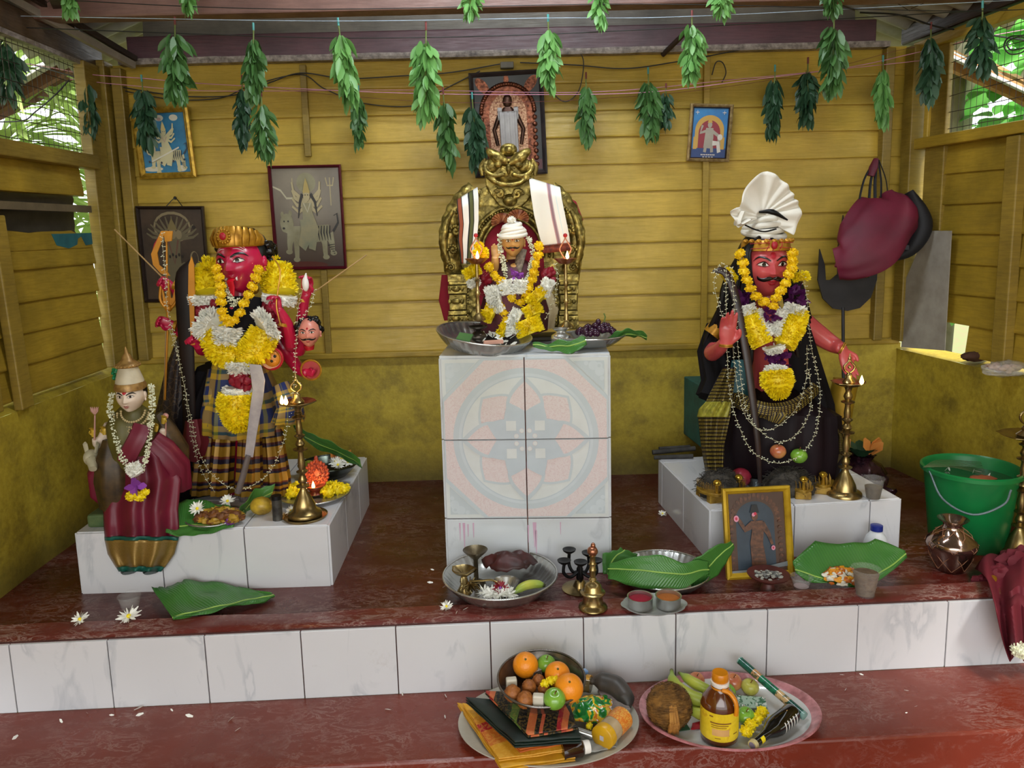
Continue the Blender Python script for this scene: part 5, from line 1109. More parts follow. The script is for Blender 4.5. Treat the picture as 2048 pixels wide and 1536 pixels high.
# long dark staff held upright in front
k2 = tag(MB().loft(smooth_path([Rp(1520, 965, -.24), Rp(1515, 880, -.25), Rp(1503, 780, -.23), Rp(1488, 680, -.2), Rp(1470, 590, -.17), Rp(1450, 545, -.15), Rp(1425, 542, -.14)], 5), [(interp([(0, .008), (.3, .014), (.7, .016), (.92, .014), (1, .003)], i/30), .005) for i in range(31)], 10, ref=(0, 1, 0)).build('curved_billhook', mat('dark_billhook_iron', '#33211f', .4, c2='#1f1413')), 'long dark curved billhook standing in front of the seated black-haired statue', 'billhook')
# garlands
o = gar('flower_garland', 'thick yellow, white and purple flower garland on the seated black-haired statue', Rp(1550, 800, -.25))
for s in (-1, 1):
    X = (lambda x: 1540+s*x)
    m = MB(); r = random.Random(30+s)
    for i in range(34): petal(m, Rp(X(r.uniform(38, 66)), r.uniform(575, 612), r.uniform(-.13, -.09)), (r.uniform(-1, 1), -r.uniform(.2, 1), r.uniform(-1, 1)), .035, .024, cup=.4, r=r)
    m.build('purple_orchids', PV, o, weld=0)
    petal_tube(MB(), [Rp(X(52), 612, -.15), Rp(X(46), 632, -.16)], [.035, .035], 260, .02, .008, 60+s).build('white_chrysanthemums', PW, o, weld=0)
    petal_tube(MB(), [Rp(X(58) if s > 0 else 1496, 624, -.15), Rp(X(46) if s > 0 else 1508, 655, -.18), Rp(X(28) if s > 0 else 1526, 690, -.2)], [.032, .042, .035], 800, .02, .008, 62+s).build('yellow_chrysanthemums', PY, o, weld=0)
    petal_tube(MB(), [Rp(X(26), 620, -.17), Rp(X(14), 650, -.19), Rp(1545, 668, -.2)], [.014, .018, .02], 300, .018, .007, 64+s).build('white_chrysanthemums', PW, o, weld=0)
    petal_tube(MB(), [Rp(X(90) if s < 0 else 1602, 560, -.1), Rp(X(72) if s < 0 else 1600, 545, -.1)], [.03, .02], 220, .02, .008, 66+s).build('yellow_chrysanthemums', PY, o, weld=0)
m = MB(); r = random.Random(33)
for i in range(22): petal(m, Rp(r.uniform(1528, 1552), r.uniform(622, 642), -.2), (r.uniform(-1, 1), -r.uniform(.2, 1), r.uniform(-1, 1)), .026, .02, cup=.4, r=r)
for i in range(46): petal(m, Rp(r.uniform(1530, 1570), r.uniform(706, 732), -.2), (r.uniform(-1, 1), -r.uniform(.2, 1), r.uniform(-1, 1)), .03, .022, cup=.4, r=r)
m.build('purple_orchids', PV, o, weld=0)
petal_tube(MB(), [Rp(1548, 694, -.21), Rp(1550, 706, -.21)], [.038, .02], 260, .018, .007, 70).build('white_chrysanthemums', PW, o, weld=0)
petal_tube(MB(), [Rp(1552, 733, -.21), Rp(1552, 745, -.22)], [.034, .044], 220, .018, .007, 71).build('white_chrysanthemums', PW, o, weld=0)
petal_tube(MB(), [Rp(1552, 742, -.22), Rp(1555, 765, -.23), Rp(1560, 792, -.22)], [.05, .058, .02], 1100, .024, .008, 72).build('yellow_chrysanthemums', PY, o, weld=0)
o = gar('marigold_garland', 'string of single yellow marigolds framing the seated statue\'s moustached face', Rp(1540, 620, -.25))
P = [(1480, 508), (1486, 526), (1488, 544), (1494, 561), (1501, 577), (1512, 593), (1528, 604), (1546, 612), (1552, 596), (1562, 582), (1571, 567), (1578, 549), (1584, 536), (1585, 522), (1585, 507)]
Pp = [Rp(x, y, -.16-.05*math.sin(PI*i/14)) for i, (x, y) in enumerate(P)]
MB().loft(Pp, .002, 5).build('thread', THREAD, o)
for i, q in enumerate(Pp):
    c = POMP.copy(); COL.objects.link(c); c.parent = o; c.location = q-wl(o); c.scale = (1.08,)*3; c.rotation_euler = (.2, (i-7)*.12, i)
J = gar('jasmine_strand', 'long outer jasmine strand looped from shoulder to shoulder down to the seated statue\'s lap', Rp(1545, 930, -.3))
strand(J, [Rp(1425, 545, -.15), Rp(1450, 530, -.16), Rp(1452, 600, -.18), Rp(1454, 700, -.2), Rp(1462, 800, -.23), Rp(1490, 880, -.25), Rp(1520, 915, -.27), Rp(1565, 926, -.28), Rp(1605, 905, -.27), Rp(1632, 860, -.24), Rp(1640, 780, -.2), Rp(1622, 690, -.16), Rp(1614, 600, -.14), Rp(1606, 545, -.12)], .0165, BU, THREAD, jit=.6)
J = gar('jasmine_strand', 'inner jasmine strand crossing the seated statue\'s lap above the outer one', Rp(1560, 880, -.3))
strand(J, [Rp(1462, 535, -.16), Rp(1470, 620, -.19), Rp(1478, 720, -.21), Rp(1488, 800, -.24), Rp(1508, 850, -.26), Rp(1560, 884, -.28), Rp(1600, 860, -.26), Rp(1622, 810, -.22), Rp(1618, 740, -.2)], .018, BU, THREAD, jit=.6)
J = gar('jasmine_strand', 'third jasmine strand hanging straight from the seated statue\'s raised hand', Rp(1495, 840, -.3))
strand(J, [Rp(1440, 540, -.15), Rp(1428, 570, -.15), Rp(1448, 640, -.2), Rp(1462, 660, -.2), Rp(1470, 740, -.21), Rp(1480, 800, -.24), Rp(1500, 845, -.26), Rp(1540, 860, -.27), Rp(1590, 820, -.24), Rp(1612, 760, -.21), Rp(1614, 690, -.18)], .019, BU, THREAD, jit=.7)
# ------------------------------------------------------------------ small seated goddess at the left plinth's front edge
GY = .40; G = lambda px, py, dy=0: at_y(px, py, GY+dy)
SKI = mat('ivory_enamel_face', '#dccab8', .4, var=.08, c2='#d0b8a2'); MRED = mat('maroon_silk_sari', '#70102c', .48, c2='#560b22', vs=5)
BORD = NT('gold_zari_border'); uv = BORD.n('UVMap').outputs[0]; s_ = BORD.n('SeparateXYZ', {0: uv}); w_ = BORD.noise(BORD.co(scale=(60, 60, 160)), 3, 3)
BORD.fin(BORD.mix(w_, srgb('#a88a4a'), srgb('#6f5322')), .38, .45); BORD = BORD.m; TGR = mat('teal_green_edging', '#0f5b4e', .5)
OLV = mat('olive_silk', '#5f5a22', .5, .1, c2='#463d1a', vs=8); BRN = mat('brown_gold_brocade', '#4e3a1c', .5, .15, c2='#2e2212', vs=30)
o = thing('deity_statue', at_z(262, 1066, .201), 'small seated ivory-faced goddess statue in a maroon sari at the left plinth\'s edge', 'statue')
m = MB().loft([G(275, 1010, .05), G(270, 950, .05), G(266, 900, .04), G(264, 850, .03), G(262, 828, .02), G(262, 812, .0), G(262, 790, 0)], [(.08, .06), (.08, .06), (.07, .05), (.07, .045), (.05, .035), (.03, .03), (.028, .028)], 18)
arm(m, [G(222, 850, .03), G(198, 888, .02), G(189, 878, -.0)], (.024, .018, .01)); arm(m, [G(302, 850, .03), G(322, 878, .02), G(325, 858, .0)], (.024, .018, .01))
m.build('body', SKI, o, remesh=.004)
h = .062; T = HT(G(262, 790, -.02), h, yaw=.05, pitch=.05)
m = headmb(MB(), T); ear(m, T, 1); ear(m, T, -1); m.build('head', SKI, o); face(o, T, eye=1.15, brow=.04, browarch=.03, dot=.12, lipm=mat('dull_rose_lips', '#9c3a3a', .4))
m = MB().lathe([(.80, .35), (.86, .4), (.84, .6), (.76, .78)], (0, .05, 0), 30, T=T, sy=1.1).lathe([(.45, 1.62), (.62, 1.66), (.66, 1.74), (.62, 1.82), (.5, 1.9), (.42, 1.96), (.3, 2.1), (.22, 2.3), (.12, 2.42), (.06, 2.7), (.01, 2.82)], (0, .05, 0), 30, T=T)
for i in range(22): a = 2*PI*i/22; m.ball((.64*math.cos(a), .05+.64*math.sin(a), 1.74), .07, 6, 5, T=T)
m.build('gold_crown_bands', mat('dull_gold_crown', '#a8834a', .4, .35, c2='#7d5a2c', vs=60), o)
MB().lathe([(.78, .7), (.74, .9), (.62, 1.3), (.5, 1.65)], (0, .05, 0), 30, T=T).build('ivory_crown_cone', mat('ivory_crown', '#c9bda2', .5), o)
MB().ball((-.0, .25, .1), (.8, .8, .85), 16, 12, T=T).build('dark_hair', MBLACK, o)
m = MB(); r = random.Random(4)
for i in range(12): m.ball(G(231+r.uniform(-6, 6), 748+r.uniform(-10, 10), .02), .007, 6, 5, nz=.5, seed=i)
m.build('green_hair_flower', mat('green_tinsel', '#127a4a', .4), o)
MB().loft([G(262, 818, .01), G(264, 830, -.01), G(266, 850, -.02), G(264, 890, -.03), G(262, 930, -.0)], [(.04, .035), (.07, .045), (.086, .06), (.075, .06), (.05, .05)], 40, wob=lambda a, t: 1+.03*math.sin(a*12)).build('olive_blouse_cloth', OLV, o)
def gd(name, mt, rows, yf, nu=40, nv=24, pl=6, amp=.012, uv_=None):
    def g(u, w):
        l, rr_, yy = interp([(i/(len(rows)-1), q) for i, q in enumerate(rows)], w); k = math.sin(PI*u); return G(lerp(l, rr_, u), yy, yf(w)-.07*k**.7-amp*math.sin(u*pl*2*PI+1.1)*(.25+w)-.005*math.sin(u*19))
    return MB().grid(g, nu, nv).build(name, mt, o, solid=.003)
rows = [(240, 300, 880), (225, 345, 915), (218, 362, 960), (207, 356, 1020), (208, 358, 1052), (210, 357, 1074)]
gd('maroon_sari_skirt', MRED, rows, lambda w: .03-.10*w, 60, 30, 3)
gd('gold_border', BORD, [(210, 356, 1080), (216, 348, 1108), (232, 330, 1134)], lambda w: -.071-.004*w, 60, 10, 3)
gd('green_edging_upper', TGR, [(209.5, 357, 1073), (210, 356, 1081)], lambda w: -.073, 60, 2, 3)
gd('green_edging_lower', TGR, [(232, 330, 1133), (238, 322, 1143)], lambda w: -.077, 60, 2, 3)
m = MB()
for x in (258, 302): m.loft([G(x, 1120, -.05), G(x, 1143, -.07), G(x-2, 1146, -.10)], [(.02, .015), (.028, .016), (.02, .006)], 12)
m.build('dark_feet', mat('dark_green_slippers', '#0e2420', .5), o)
MB().loft([G(300, 880, -.02), G(322, 900, .0), G(350, 930, .02), G(355, 980, .03)], [(.03, .04), (.05, .05), (.06, .05), (.03, .05)], 30, wob=lambda a, t: 1+.08*math.sin(a*7)).build('maroon_sari_side', MRED, o)
MB().loft(smooth_path([G(285, 850, -.075), G(275, 875, -.095), G(262, 900, -.1), G(250, 925, -.09)], 5), [(.032, .012)]*16, 16, ref=(0, 1, 0), wob=lambda a, t: 1+.1*math.sin(a*6)).build('maroon_shoulder_pleats', MRED, o)
MB().loft([G(236, 880, .0), G(232, 920, -.01), G(232, 960, -.01), G(236, 1010, .0)], [(.03, .05), (.06, .065), (.075, .07), (.055, .06)], 30, wob=lambda a, t: 1+.05*math.sin(a*8)).build('brown_brocade_side', BRN, o)
MB().loft([G(208, 905, .06), G(192, 950, .07), G(198, 985, .08), G(220, 1010, .08)], [(.02, .03), (.03, .03), (.035, .03), (.02, .03)], 20, wob=lambda a, t: 1+.07*math.sin(a*6)).build('maroon_side_fold', MRED, o)
# necklaces
m = MB()
for R_, n_, zz in ((.042, 17, 828), (.055, 21, 832), (.066, 25, 838)):
    for i in range(n_): a = PI+PI*i/(n_-1); m.ball(G(266, zz-6, -.06)+V((R_*math.cos(a), -.018*abs(math.sin(a)), R_*.85*math.sin(a))), .0042, 6, 5)
for k in range(3):
    c = G(267, 862+k*6, -.088)
    for i in range(10): a = 2*PI*i/10; m.ball(c+V((.013*(1.4-k*.4)*math.cos(a), 0, .009*math.sin(a))), .003, 6, 5)
m.build('pearl_necklaces', mat('gold_pearl', '#cdb98a', .3, .3), o)
# raised hands holding emblems
YH = mat('yellow_gilt_hand', '#c2a032', .4, .2)
m = MB(); hand(m, frame(G(187, 872, .0), (.1, 0, 1)), .045, .5, .05, .6); hand(m, frame(G(326, 846, .0), (.3, 0, 1)), .042, .5, .05, .6, side=-1); hand(m, frame(G(312, 862, -.02), (.1, 0, 1)), .04, .4, .05, .6); hand(m, frame(G(209, 868, -.01), (0, 0, 1)), .042, .5, .05, .6); m.build('gilt_hands', YH, o)
m = MB().loft([G(189, 880, -.01), G(190, 830, -.01)], .003, 6)
for i in range(5): a = -.9+.45*i; m.loft([G(190, 828, -.01), G(190, 828, -.01)+V((.012*math.sin(a), 0, .012)), G(190, 828, -.01)+V((.018*math.sin(a), 0, .026))], [.004, .005, .001], 6)
m.build('lotus_wand', mat('pale_pink_lotus', '#b98a7c', .5), o)
m = MB().loft([G(330, 905, .01), G(332, 840, .01)], .0022, 6).ball(G(331, 832, .01), .011, 10, 8); m.build('pink_mace', mat('pink_ball', '#c08a80', .5), o)
m = MB().ball(G(183, 915, -.02), (.026, .03, .03), 16, 12).loft([G(183, 918, -.03), G(186, 930, -.055), G(186, 938, -.07)], [.022, .017, .013], 12)
for s in (-1, 1): m.loft([G(183+s*9, 905, -.02), G(183+s*13, 888, -.025), G(182+s*12, 884, -.02)], [(.009, .004), (.010, .004), (.003, .002)], 8)
m.ball(G(178, 916, -.05), .003, 6, 5).ball(G(189, 916, -.05), .003, 6, 5); m.build('ivory_animal_head', mat('ivory_animal', '#b3ab90', .5, c2='#8e8868'), o)
MB().box(at_z(205, 1058, .201)+V((.07, .10, .025)), (.26, .18, .05)).build('green_seat_block', mat('mossy_green_cushion', '#37512c', .7, c2='#55653a', vs=20, bump=.3), o, bevel=.01, smooth=False)
MB().loft([G(310, 830, .04), G(330, 860, .05), G(350, 900, .06), G(350, 950, .08)], [(.02, .03), (.04, .04), (.05, .05), (.04, .05)], 24, wob=lambda a, t: 1+.07*math.sin(a*7)).build('brown_brocade_back', BRN, o)
# jasmine garland with orchid and marigold pendant
o = gar('jasmine_garland', 'thick double jasmine garland with purple orchid and yellow flower on the small goddess', G(272, 1000, -.16))
strand(o, [G(224, 790, -.04), G(220, 815, -.05), G(226, 845, -.07), G(234, 880, -.09), G(245, 915, -.11), G(262, 940, -.13)], .0105, WH, THREAD, jit=.2, seed=1)
strand(o, [G(302, 772, -.04), G(305, 800, -.05), G(303, 830, -.07), G(300, 860, -.08), G(296, 900, -.1), G(288, 930, -.12), G(276, 945, -.13)], .0105, WH, THREAD, jit=.2, seed=2)
petal_tube(MB(), [G(262, 930, -.14), G(276, 950, -.15)], [.018, .014], 160, .018, .006, 3).build('white_flowers', PW, o, weld=0)
m = MB(); r = random.Random(8)
for a in (.2, 1.3, 2.0, 3.0, 4.2, 5.3): petal(m, G(272, 972, -.15), (math.cos(a), -.3, math.sin(a)), .035, .028, cup=.3, r=r)
m.build('purple_orchid', PL, o, weld=0)
m = MB(); pom(m, G(262, 992, -.14), .02, 110, seed=2, flat=.9); pom(m, G(280, 992, -.145), .022, 120, seed=3, flat=.9); pom(m, G(290, 984, -.14), .016, 80, seed=5, flat=.9); m.build('yellow_flowers', PY, o, weld=0)
# ------------------------------------------------------------------ brass throne arch, seated small figure and cloths on the pedestal
TY = .74; C_ = lambda px, py, dy=0: at_y(px, py, TY+dy)
ANT = NT('embossed_antique_brass'); _c = ANT.co(); n1 = ANT.noise(_c, 38, 4, .6, 1.6); v1 = ANT.n('TexVoronoi', {'Vector': _c, 'Scale': 42}, feature='SMOOTH_F1').outputs['Distance']
hgt = ANT.math('ADD', ANT.math('MULTIPLY', ANT.ramp(v1, [(.1, BW(1)), (.5, BW(0))]), .7), ANT.math('MULTIPLY', n1, .6))
ANT.fin(ANT.mix(ANT.ramp(hgt, [(.25, BW(0)), (.75, BW(1))]), srgb('#5d4f22'), srgb('#a8934c')), .34, .7); ANT.bump(hgt, .7, .005); ANT = ANT.m
VEL = mat('red_velvet', '#98122c', .85, c2='#74081e', vs=6)
th = thing('brass_throne', C_(1022, 700, 0)*1 if False else V((.045, TY, .793)), 'embossed brass throne with red velvet back and tall arch on the central pedestal', 'throne')
# arch body: a plate following the measured outline, domed edges
def arch_out(d, sc=1):
    P = [(905, 655), (897, 560), (886, 520), (884, 480), (893, 440), (912, 408), (940, 385), (975, 372), (1025, 364), (1075, 370), (1110, 382), (1138, 405), (1157, 438), (1166, 480), (1164, 525), (1157, 570), (1154, 655)]
    return [C_(1024+(x-1024)*sc, 655+(y-655)*sc, d) for x, y in P]
MB().poly(arch_out(.06), (0, .03, 0)).build('arch_plate', ANT, th, bevel=.006, smooth=False)
for s in (-1, 1):
    m = MB(); X = lambda x: 1024+s*x
    P = smooth_path([C_(X(116), 545, .03), C_(X(126), 500, .02), C_(X(128), 465, .02), C_(X(118), 430, .02), C_(X(100), 400, .02), C_(X(76), 378, .03)], 6)
    m.loft(P, [(.035, .022)]*len(P), 14, ref=(0, 1, 0), wob=lambda a, t: 1+.08*math.sin(t*50))
    P = smooth_path([C_(X(128), 525, -.0), C_(X(137), 490, -.0), C_(X(132), 450, 0), C_(X(118), 420, 0)], 6); m.loft(P, [interp([(0, .012), (.5, .02), (1, .008)], i/(len(P)-1)) for i in range(len(P))], 10)
    for (cx, cy, rr) in ((118, 500, .02), (112, 462, .022), (100, 425, .022), (122, 535, .016), (80, 395, .018)):
        c = C_(X(cx), cy, -.005)
        for k in range(16): a = k*.55; q = rr*(1-k/18); m.ball(c+V((s*q*math.cos(a), -.003, q*math.sin(a))), rr*.32, 8, 5)
    m.build('arch_side_scroll', ANT, th)
for s in (-1, 1):
    m = MB(); X = lambda x: 1024+s*x
    for y0, y1, w, d in ((548, 562, .062, .07), (562, 568, .056, .062), (570, 586, .060, .068), (588, 618, .052, .06), (620, 628, .058, .068), (630, 646, .062, .07), (646, 657, .066, .075)):
        a = C_(X(108 if s < 0 else 112), y0, 0); b = C_(X(108 if s < 0 else 112), y1, 0); m.box(((a+b)/2), (w*1.25, d, abs(a.z-b.z)), mi=0)
    for k in range(14): m.ball(C_(X(88), 570+k*6, -.035), .0045, 8, 5)
    for yy in (578, 603, 638):
        m.ball(C_(X(112), yy, -.034), (.018, .008, .012), 12, 8); m.ball(C_(X(124), yy, -.032), (.008, .006, .01), 8, 6); m.ball(C_(X(100), yy, -.032), (.008, .006, .01), 8, 6)
    m.build('throne_arm_post', ANT, th, bevel=.003)
# inner beaded arch and velvet back
m = MB()
for R_, rad in ((.137, .012), (.158, .009), (.118, .006)):
    P = arc(C_(1024, 505, .03), R_, -.15, PI+.15, 40, ry=R_*1.12); m.loft(P, rad, 8)
for i in range(44): a = -.1+(PI+.2)*i/43; m.ball(C_(1024, 505, .02)+V((.148*math.cos(a), 0, .166*math.sin(a))), .0055, 8, 5)
m.build('beaded_arch', ANT, th)
MB().poly([C_(965, 655, .045), C_(948, 505, .045)]+[C_(1024, 505, .045)+V((.125*math.cos(a), 0, .14*math.sin(a))) for a in [PI-PI*i/20 for i in range(21)]]+[C_(1095, 655, .045)], (0, .012, 0)).build('red_velvet_back', VEL, th, smooth=False)
MB().loft([C_(898, 640, .11), C_(892, 600, .11), C_(893, 550, .11)], [(.008, .02), (.014, .03), (.008, .02)], 12).build('red_velvet_rear', VEL, th); MB().loft([C_(1158, 445, .1), C_(1140, 412, .1), C_(1128, 400, .1)], [.02, .03, .02], 12).build('red_velvet_rear', VEL, th); MB().loft([C_(905, 440, .1), C_(915, 415, .1), C_(930, 395, .1)], [.02, .03, .02], 12).build('red_velvet_rear', VEL, th)
# lion-mask crest
m = MB()
m.poly([C_(x, y, .02) for x, y in ((968, 345), (972, 372), (985, 395), (1000, 412), (1022, 422), (1045, 412), (1060, 395), (1072, 372), (1066, 345))], (0, .03, 0))
m.ball(C_(1016, 345, .01), (.088, .03, .05), 24, 14).ball(C_(985, 332, .0), (.036, .025, .03), 16, 10).ball(C_(1045, 332, .0), (.036, .025, .03), 16, 10)
for s in (-1, 1):
    X = lambda x: 1017+s*x
    P = smooth_path([C_(X(2), 325, -.02), C_(X(18), 318, -.02), C_(X(34), 306, -.015), C_(X(42), 300, -.005)], 5); m.loft(P, [interp([(0, .014), (.4, .024), (1, .010)], i/(len(P)-1)) for i in range(len(P))], 12)
    P = smooth_path([C_(X(8), 348, -.03), C_(X(28), 352, -.028), C_(X(45), 342, -.02), C_(X(48), 325, -.01)], 5); m.loft(P, .009, 8)
    m.ball(C_(X(20), 330, -.03), (.015, .01, .012), 12, 8)
    for k in range(14): a = k*.6; q = .022*(1-k/16); m.ball(C_(X(18), 388, -.0)+V((q*math.cos(a)*s, -.01, q*math.sin(a))), .0065, 8, 5)
    P = smooth_path([C_(X(52), 352, -.01), C_(X(56), 334, -.01), C_(X(46), 318, -.01)], 5); m.loft(P, .008, 8)
m.ball(C_(1017, 338, -.035), (.010, .014, .022), 10, 8).ball(C_(1017, 300, .0), (.034, .02, .026), 16, 10).ball(C_(1017, 300, -.02), (.014, .012, .014), 12, 8)
P = smooth_path([C_(975, 352, -.02), C_(995, 366, -.03), C_(1017, 370, -.03), C_(1040, 366, -.03), C_(1060, 350, -.02)], 5); m.loft(P, .010, 8)
m.ball(C_(1020, 400, -.0), (.03, .02, .025), 14, 8)
m.build('lion_mask_crest', ANT, th, remesh=.0028)
MB().box(V((.045, TY+.03, .803)), (.54, .14, .018)).build('throne_base', mat('dark_throne_base', '#3b3321', .5, .4), th, smooth=False, bevel=.004)
# the folded towels over the throne shoulders
WC = mat('white_cotton_towel', '#e6e2d8', .85, var=.05, bump=.1)
STRA = NT('towel_black_olive_stripes'); uv = STRA.n('UVMap').outputs[0]; s_ = STRA.n('SeparateXYZ', {0: uv}); zz = STRA.math('MULTIPLY', STRA.math('PINGPONG', STRA.math('MULTIPLY', s_.outputs[1], 60), .5), .02)
STRA.fin(STRA.ramp(STRA.math('ADD', s_.outputs[0], zz), [(0, srgb('#1c1815')), (.05, srgb('#8d4428')), (.2, srgb('#1c1815')), (.235, srgb('#e4e0d8')), (.52, srgb('#151412')), (.6, srgb('#55562c')), (.76, srgb('#151412')), (.80, srgb('#e8e5dd'))], True), .8); STRA = STRA.m
STRB = NT('towel_violet_stripes'); uv = STRB.n('UVMap').outputs[0]; s_ = STRB.n('SeparateXYZ', {0: uv})
STRB.fin(STRB.ramp(s_.outputs[0], [(0, srgb('#e3ded2')), (.55, srgb('#b98d8d')), (.58, srgb('#8e6f76')), (.65, srgb('#b9a0a0')), (.68, srgb('#e6e2d8')), (.80, srgb('#cfdad8')), (.83, srgb('#e6e2d8'))], True), .85); STRB = STRB.m
def towel(rows, mt, label, nm='folded_towel', dd=-.06, endmt=None):
    o = thing(nm, C_(rows[-1][0], rows[-1][2], dd), label, 'towel')
    def g(u, w):
        l, r_, y0, y1 = interp([(i/(len(rows)-1), q) for i, q in enumerate([(a[0], a[1], a[2], a[3]) for a in rows])], w); return C_(lerp(l, r_, u), lerp(y0, y1, u), dd+.05*(1-min(1, w*5))**2-.006*math.sin(u*7+w*3)-.02*w*(1-w))
    MB().grid(g, 60, 30).build('cloth', mt, o, solid=.004)
    return o, g
towel([(914, 955, 400, 375), (915, 957, 420, 400), (918, 957, 450, 440), (916, 954, 480, 475), (920, 948, 505, 520), (922, 943, 527, 528)], STRA, 'white towel with rust, black and olive stripes over the throne\'s left shoulder')
ob, g = towel([(1058, 1120, 356, 375), (1062, 1124, 390, 400), (1068, 1132, 430, 440), (1078, 1138, 470, 470), (1085, 1140, 493, 487)], STRB, 'white towel with violet stripes over the throne\'s right shoulder')
m = MB()
for i in range(22): u = i/21; p = g(u, 1)+V((0, -.004, 0)); m.poly([p+V((-.003, 0, 0)), p+V((.003, 0, 0)), p+V((0, 0, .007))], (0, -.002, 0))
m.loft([g(u/20, 1)+V((0, -.0, -.014)) for u in range(21)], [(.013, .004)]*21, 8, ref=(0, 1, 0)); m.build('rust_border', mat('rust_towel_border', '#8a3a22', .8, c2='#4a1a14', vs=60), ob)
# small turbaned figure on the throne
SKT = mat('tan_enamel_skin', '#cf9f5c', .4, c2='#b88548', vs=6)
o = thing('deity_statue', C_(1030, 655, -.04), 'small seated tan-faced figure with white turban and moustache on the brass throne', 'statue')
m = MB().loft([C_(1030, 655, -.04), C_(1030, 610, -.04), C_(1028, 560, -.02), C_(1028, 530, -.02), C_(1027, 515, -.02), C_(1027, 500, -.03)], [(.09, .04), (.09, .04), (.07, .035), (.07, .035), (.03, .03), (.026, .026)], 18)
arm(m, [C_(1000, 530, -.02), C_(985, 555, -.04), C_(990, 530, -.08), C_(990, 514, -.09)], (.024, .02, .017, .014)); hand(m, frame(C_(990, 517, -.09), (-.05, -.05, 1)), .062, .08, .01, .1, side=-1)
m.build('body', SKT, o, remesh=.003)
MB().loft([C_(1030, 658, -.04), C_(1030, 620, -.05), C_(1029, 570, -.04), C_(1029, 540, -.03), C_(1028, 524, -.02)], [(.13, .1), (.135, .1), (.105, .075), (.09, .06), (.05, .04)], 40, wob=lambda a, t: 1+.03*math.sin(a*11)).build('white_and_crimson_robe', mat('crimson_cream_robe', '#5c1024', .6, c2='#2a1010', vs=9), o)
h = .057; T = HT(C_(1026, 484, -.065), h, yaw=-.05)
m = headmb(MB(), T, 44, 34); ear(m, T, 1); ear(m, T, -1); m.build('head', SKT, o); face(o, T, eye=1.25, brow=.055, tash=1.2, dot=0, browarch=.03)
fell(MB(), T, 0, .32, .07, .2, .03).build('red_forehead_mark', MREDDOT, o)
m = MB()
for k in range(6): z = .45+.13*k; m.loft([V(((.86-.07*k)*math.cos(t), .05+(.98-.07*k)*math.sin(t), z+.1*math.sin(t+k*1.3)+.05*math.cos(t))) for t in [2*PI*i/24 for i in range(25)]], .15, 8, cap=False, T=T)
m.ball((0, .1, .95), (.62, .7, .42), 16, 10, T=T).build('white_turban', WC, o)
m = MB()
for k, (cx, cz) in enumerate(((-.7, 1.35), (.35, 1.55))):
    m.grid(lambda u, w: ((cx+.75*w*math.cos(lerp(PI*1.15, -.15*PI, u))), .2-.02*k+.07*w*(1 if int(u*26) % 2 else -1), cz+.6*w*math.sin(lerp(PI*1.15, -.15*PI, u))), 26, 3, T=T)
m.build('brown_turban_fan', mat('brown_striped_silk', '#5b2417', .5, c2='#a5683c', vs=50), o, smooth=False, solid=.0015)
m = MB(); pom(m, C_(1023, 440, -.08), .018, 90, seed=5, flat=1); pom(m, C_(1018, 452, -.08), .012, 60, seed=6, flat=1); m.build('white_turban_flower', PW, o, weld=0)
MB().loft([C_(1045, 500, -.05), C_(1036, 535, -.08), C_(1030, 560, -.08)], [(.02, .012), (.02, .012), (.018, .01)], 12).build('patterned_shawl', mat('grey_patterned_shawl', '#4a4038', .7, c2='#8d7f70', vs=80), o)
m = MB()
for i in range(15): a = PI*1.1+PI*.8*i/14; m.ball(C_(1028, 510, -.05)+V((.042*math.cos(a), -.012, .03*math.sin(a))), .003, 6, 5)
m.build('bead_necklace', GLD, o)
MB().loft([C_(1092, 655, -.02), C_(1095, 620, -.02), C_(1090, 590, -.01)], [(.035, .03), (.045, .04), (.03, .03)], 24, wob=lambda a, t: 1+.1*math.sin(a*6)).build('cream_silk_cloth', mat('cream_silk', '#b9a986', .6, c2='#9c8a68'), o)
o = gar('jasmine_garland', 'thick jasmine garland framing the small turbaned figure on the throne', C_(1030, 590, -.12))
strand(o, [C_(1000, 470, -.06), C_(1000, 500, -.08), C_(1008, 530, -.1), C_(1012, 560, -.11), C_(1022, 585, -.12)], .009, WH, THREAD, jit=.2); strand(o, [C_(1058, 478, -.06), C_(1066, 510, -.08), C_(1060, 540, -.1), C_(1052, 560, -.11), C_(1040, 585, -.12)], .0105, WH, THREAD, jit=.2, seed=4)
o = gar('marigold_garland', 'loose string of yellow marigolds across the small turbaned figure on the throne', C_(1030, 640, -.17))
P = [(958, 492), (968, 510), (1078, 492), (1076, 510), (978, 534), (990, 552), (1002, 562), (1012, 580), (1024, 594), (1040, 605), (1052, 590), (1058, 575), (1064, 560), (1068, 545), (1072, 528), (1000, 612), (1008, 625), (1012, 640)]
for i, (x, y) in enumerate(P):
    c = POMP.copy(); COL.objects.link(c); c.parent = o; c.location = C_(x, y, -.14)-wl(o); c.scale = (.98,)*3; c.rotation_euler = (.2, i, i*2)
o = gar('flower_garland', 'heaped yellow, white and crimson flower garland on the lap of the small throne figure', C_(1030, 655, -.17))
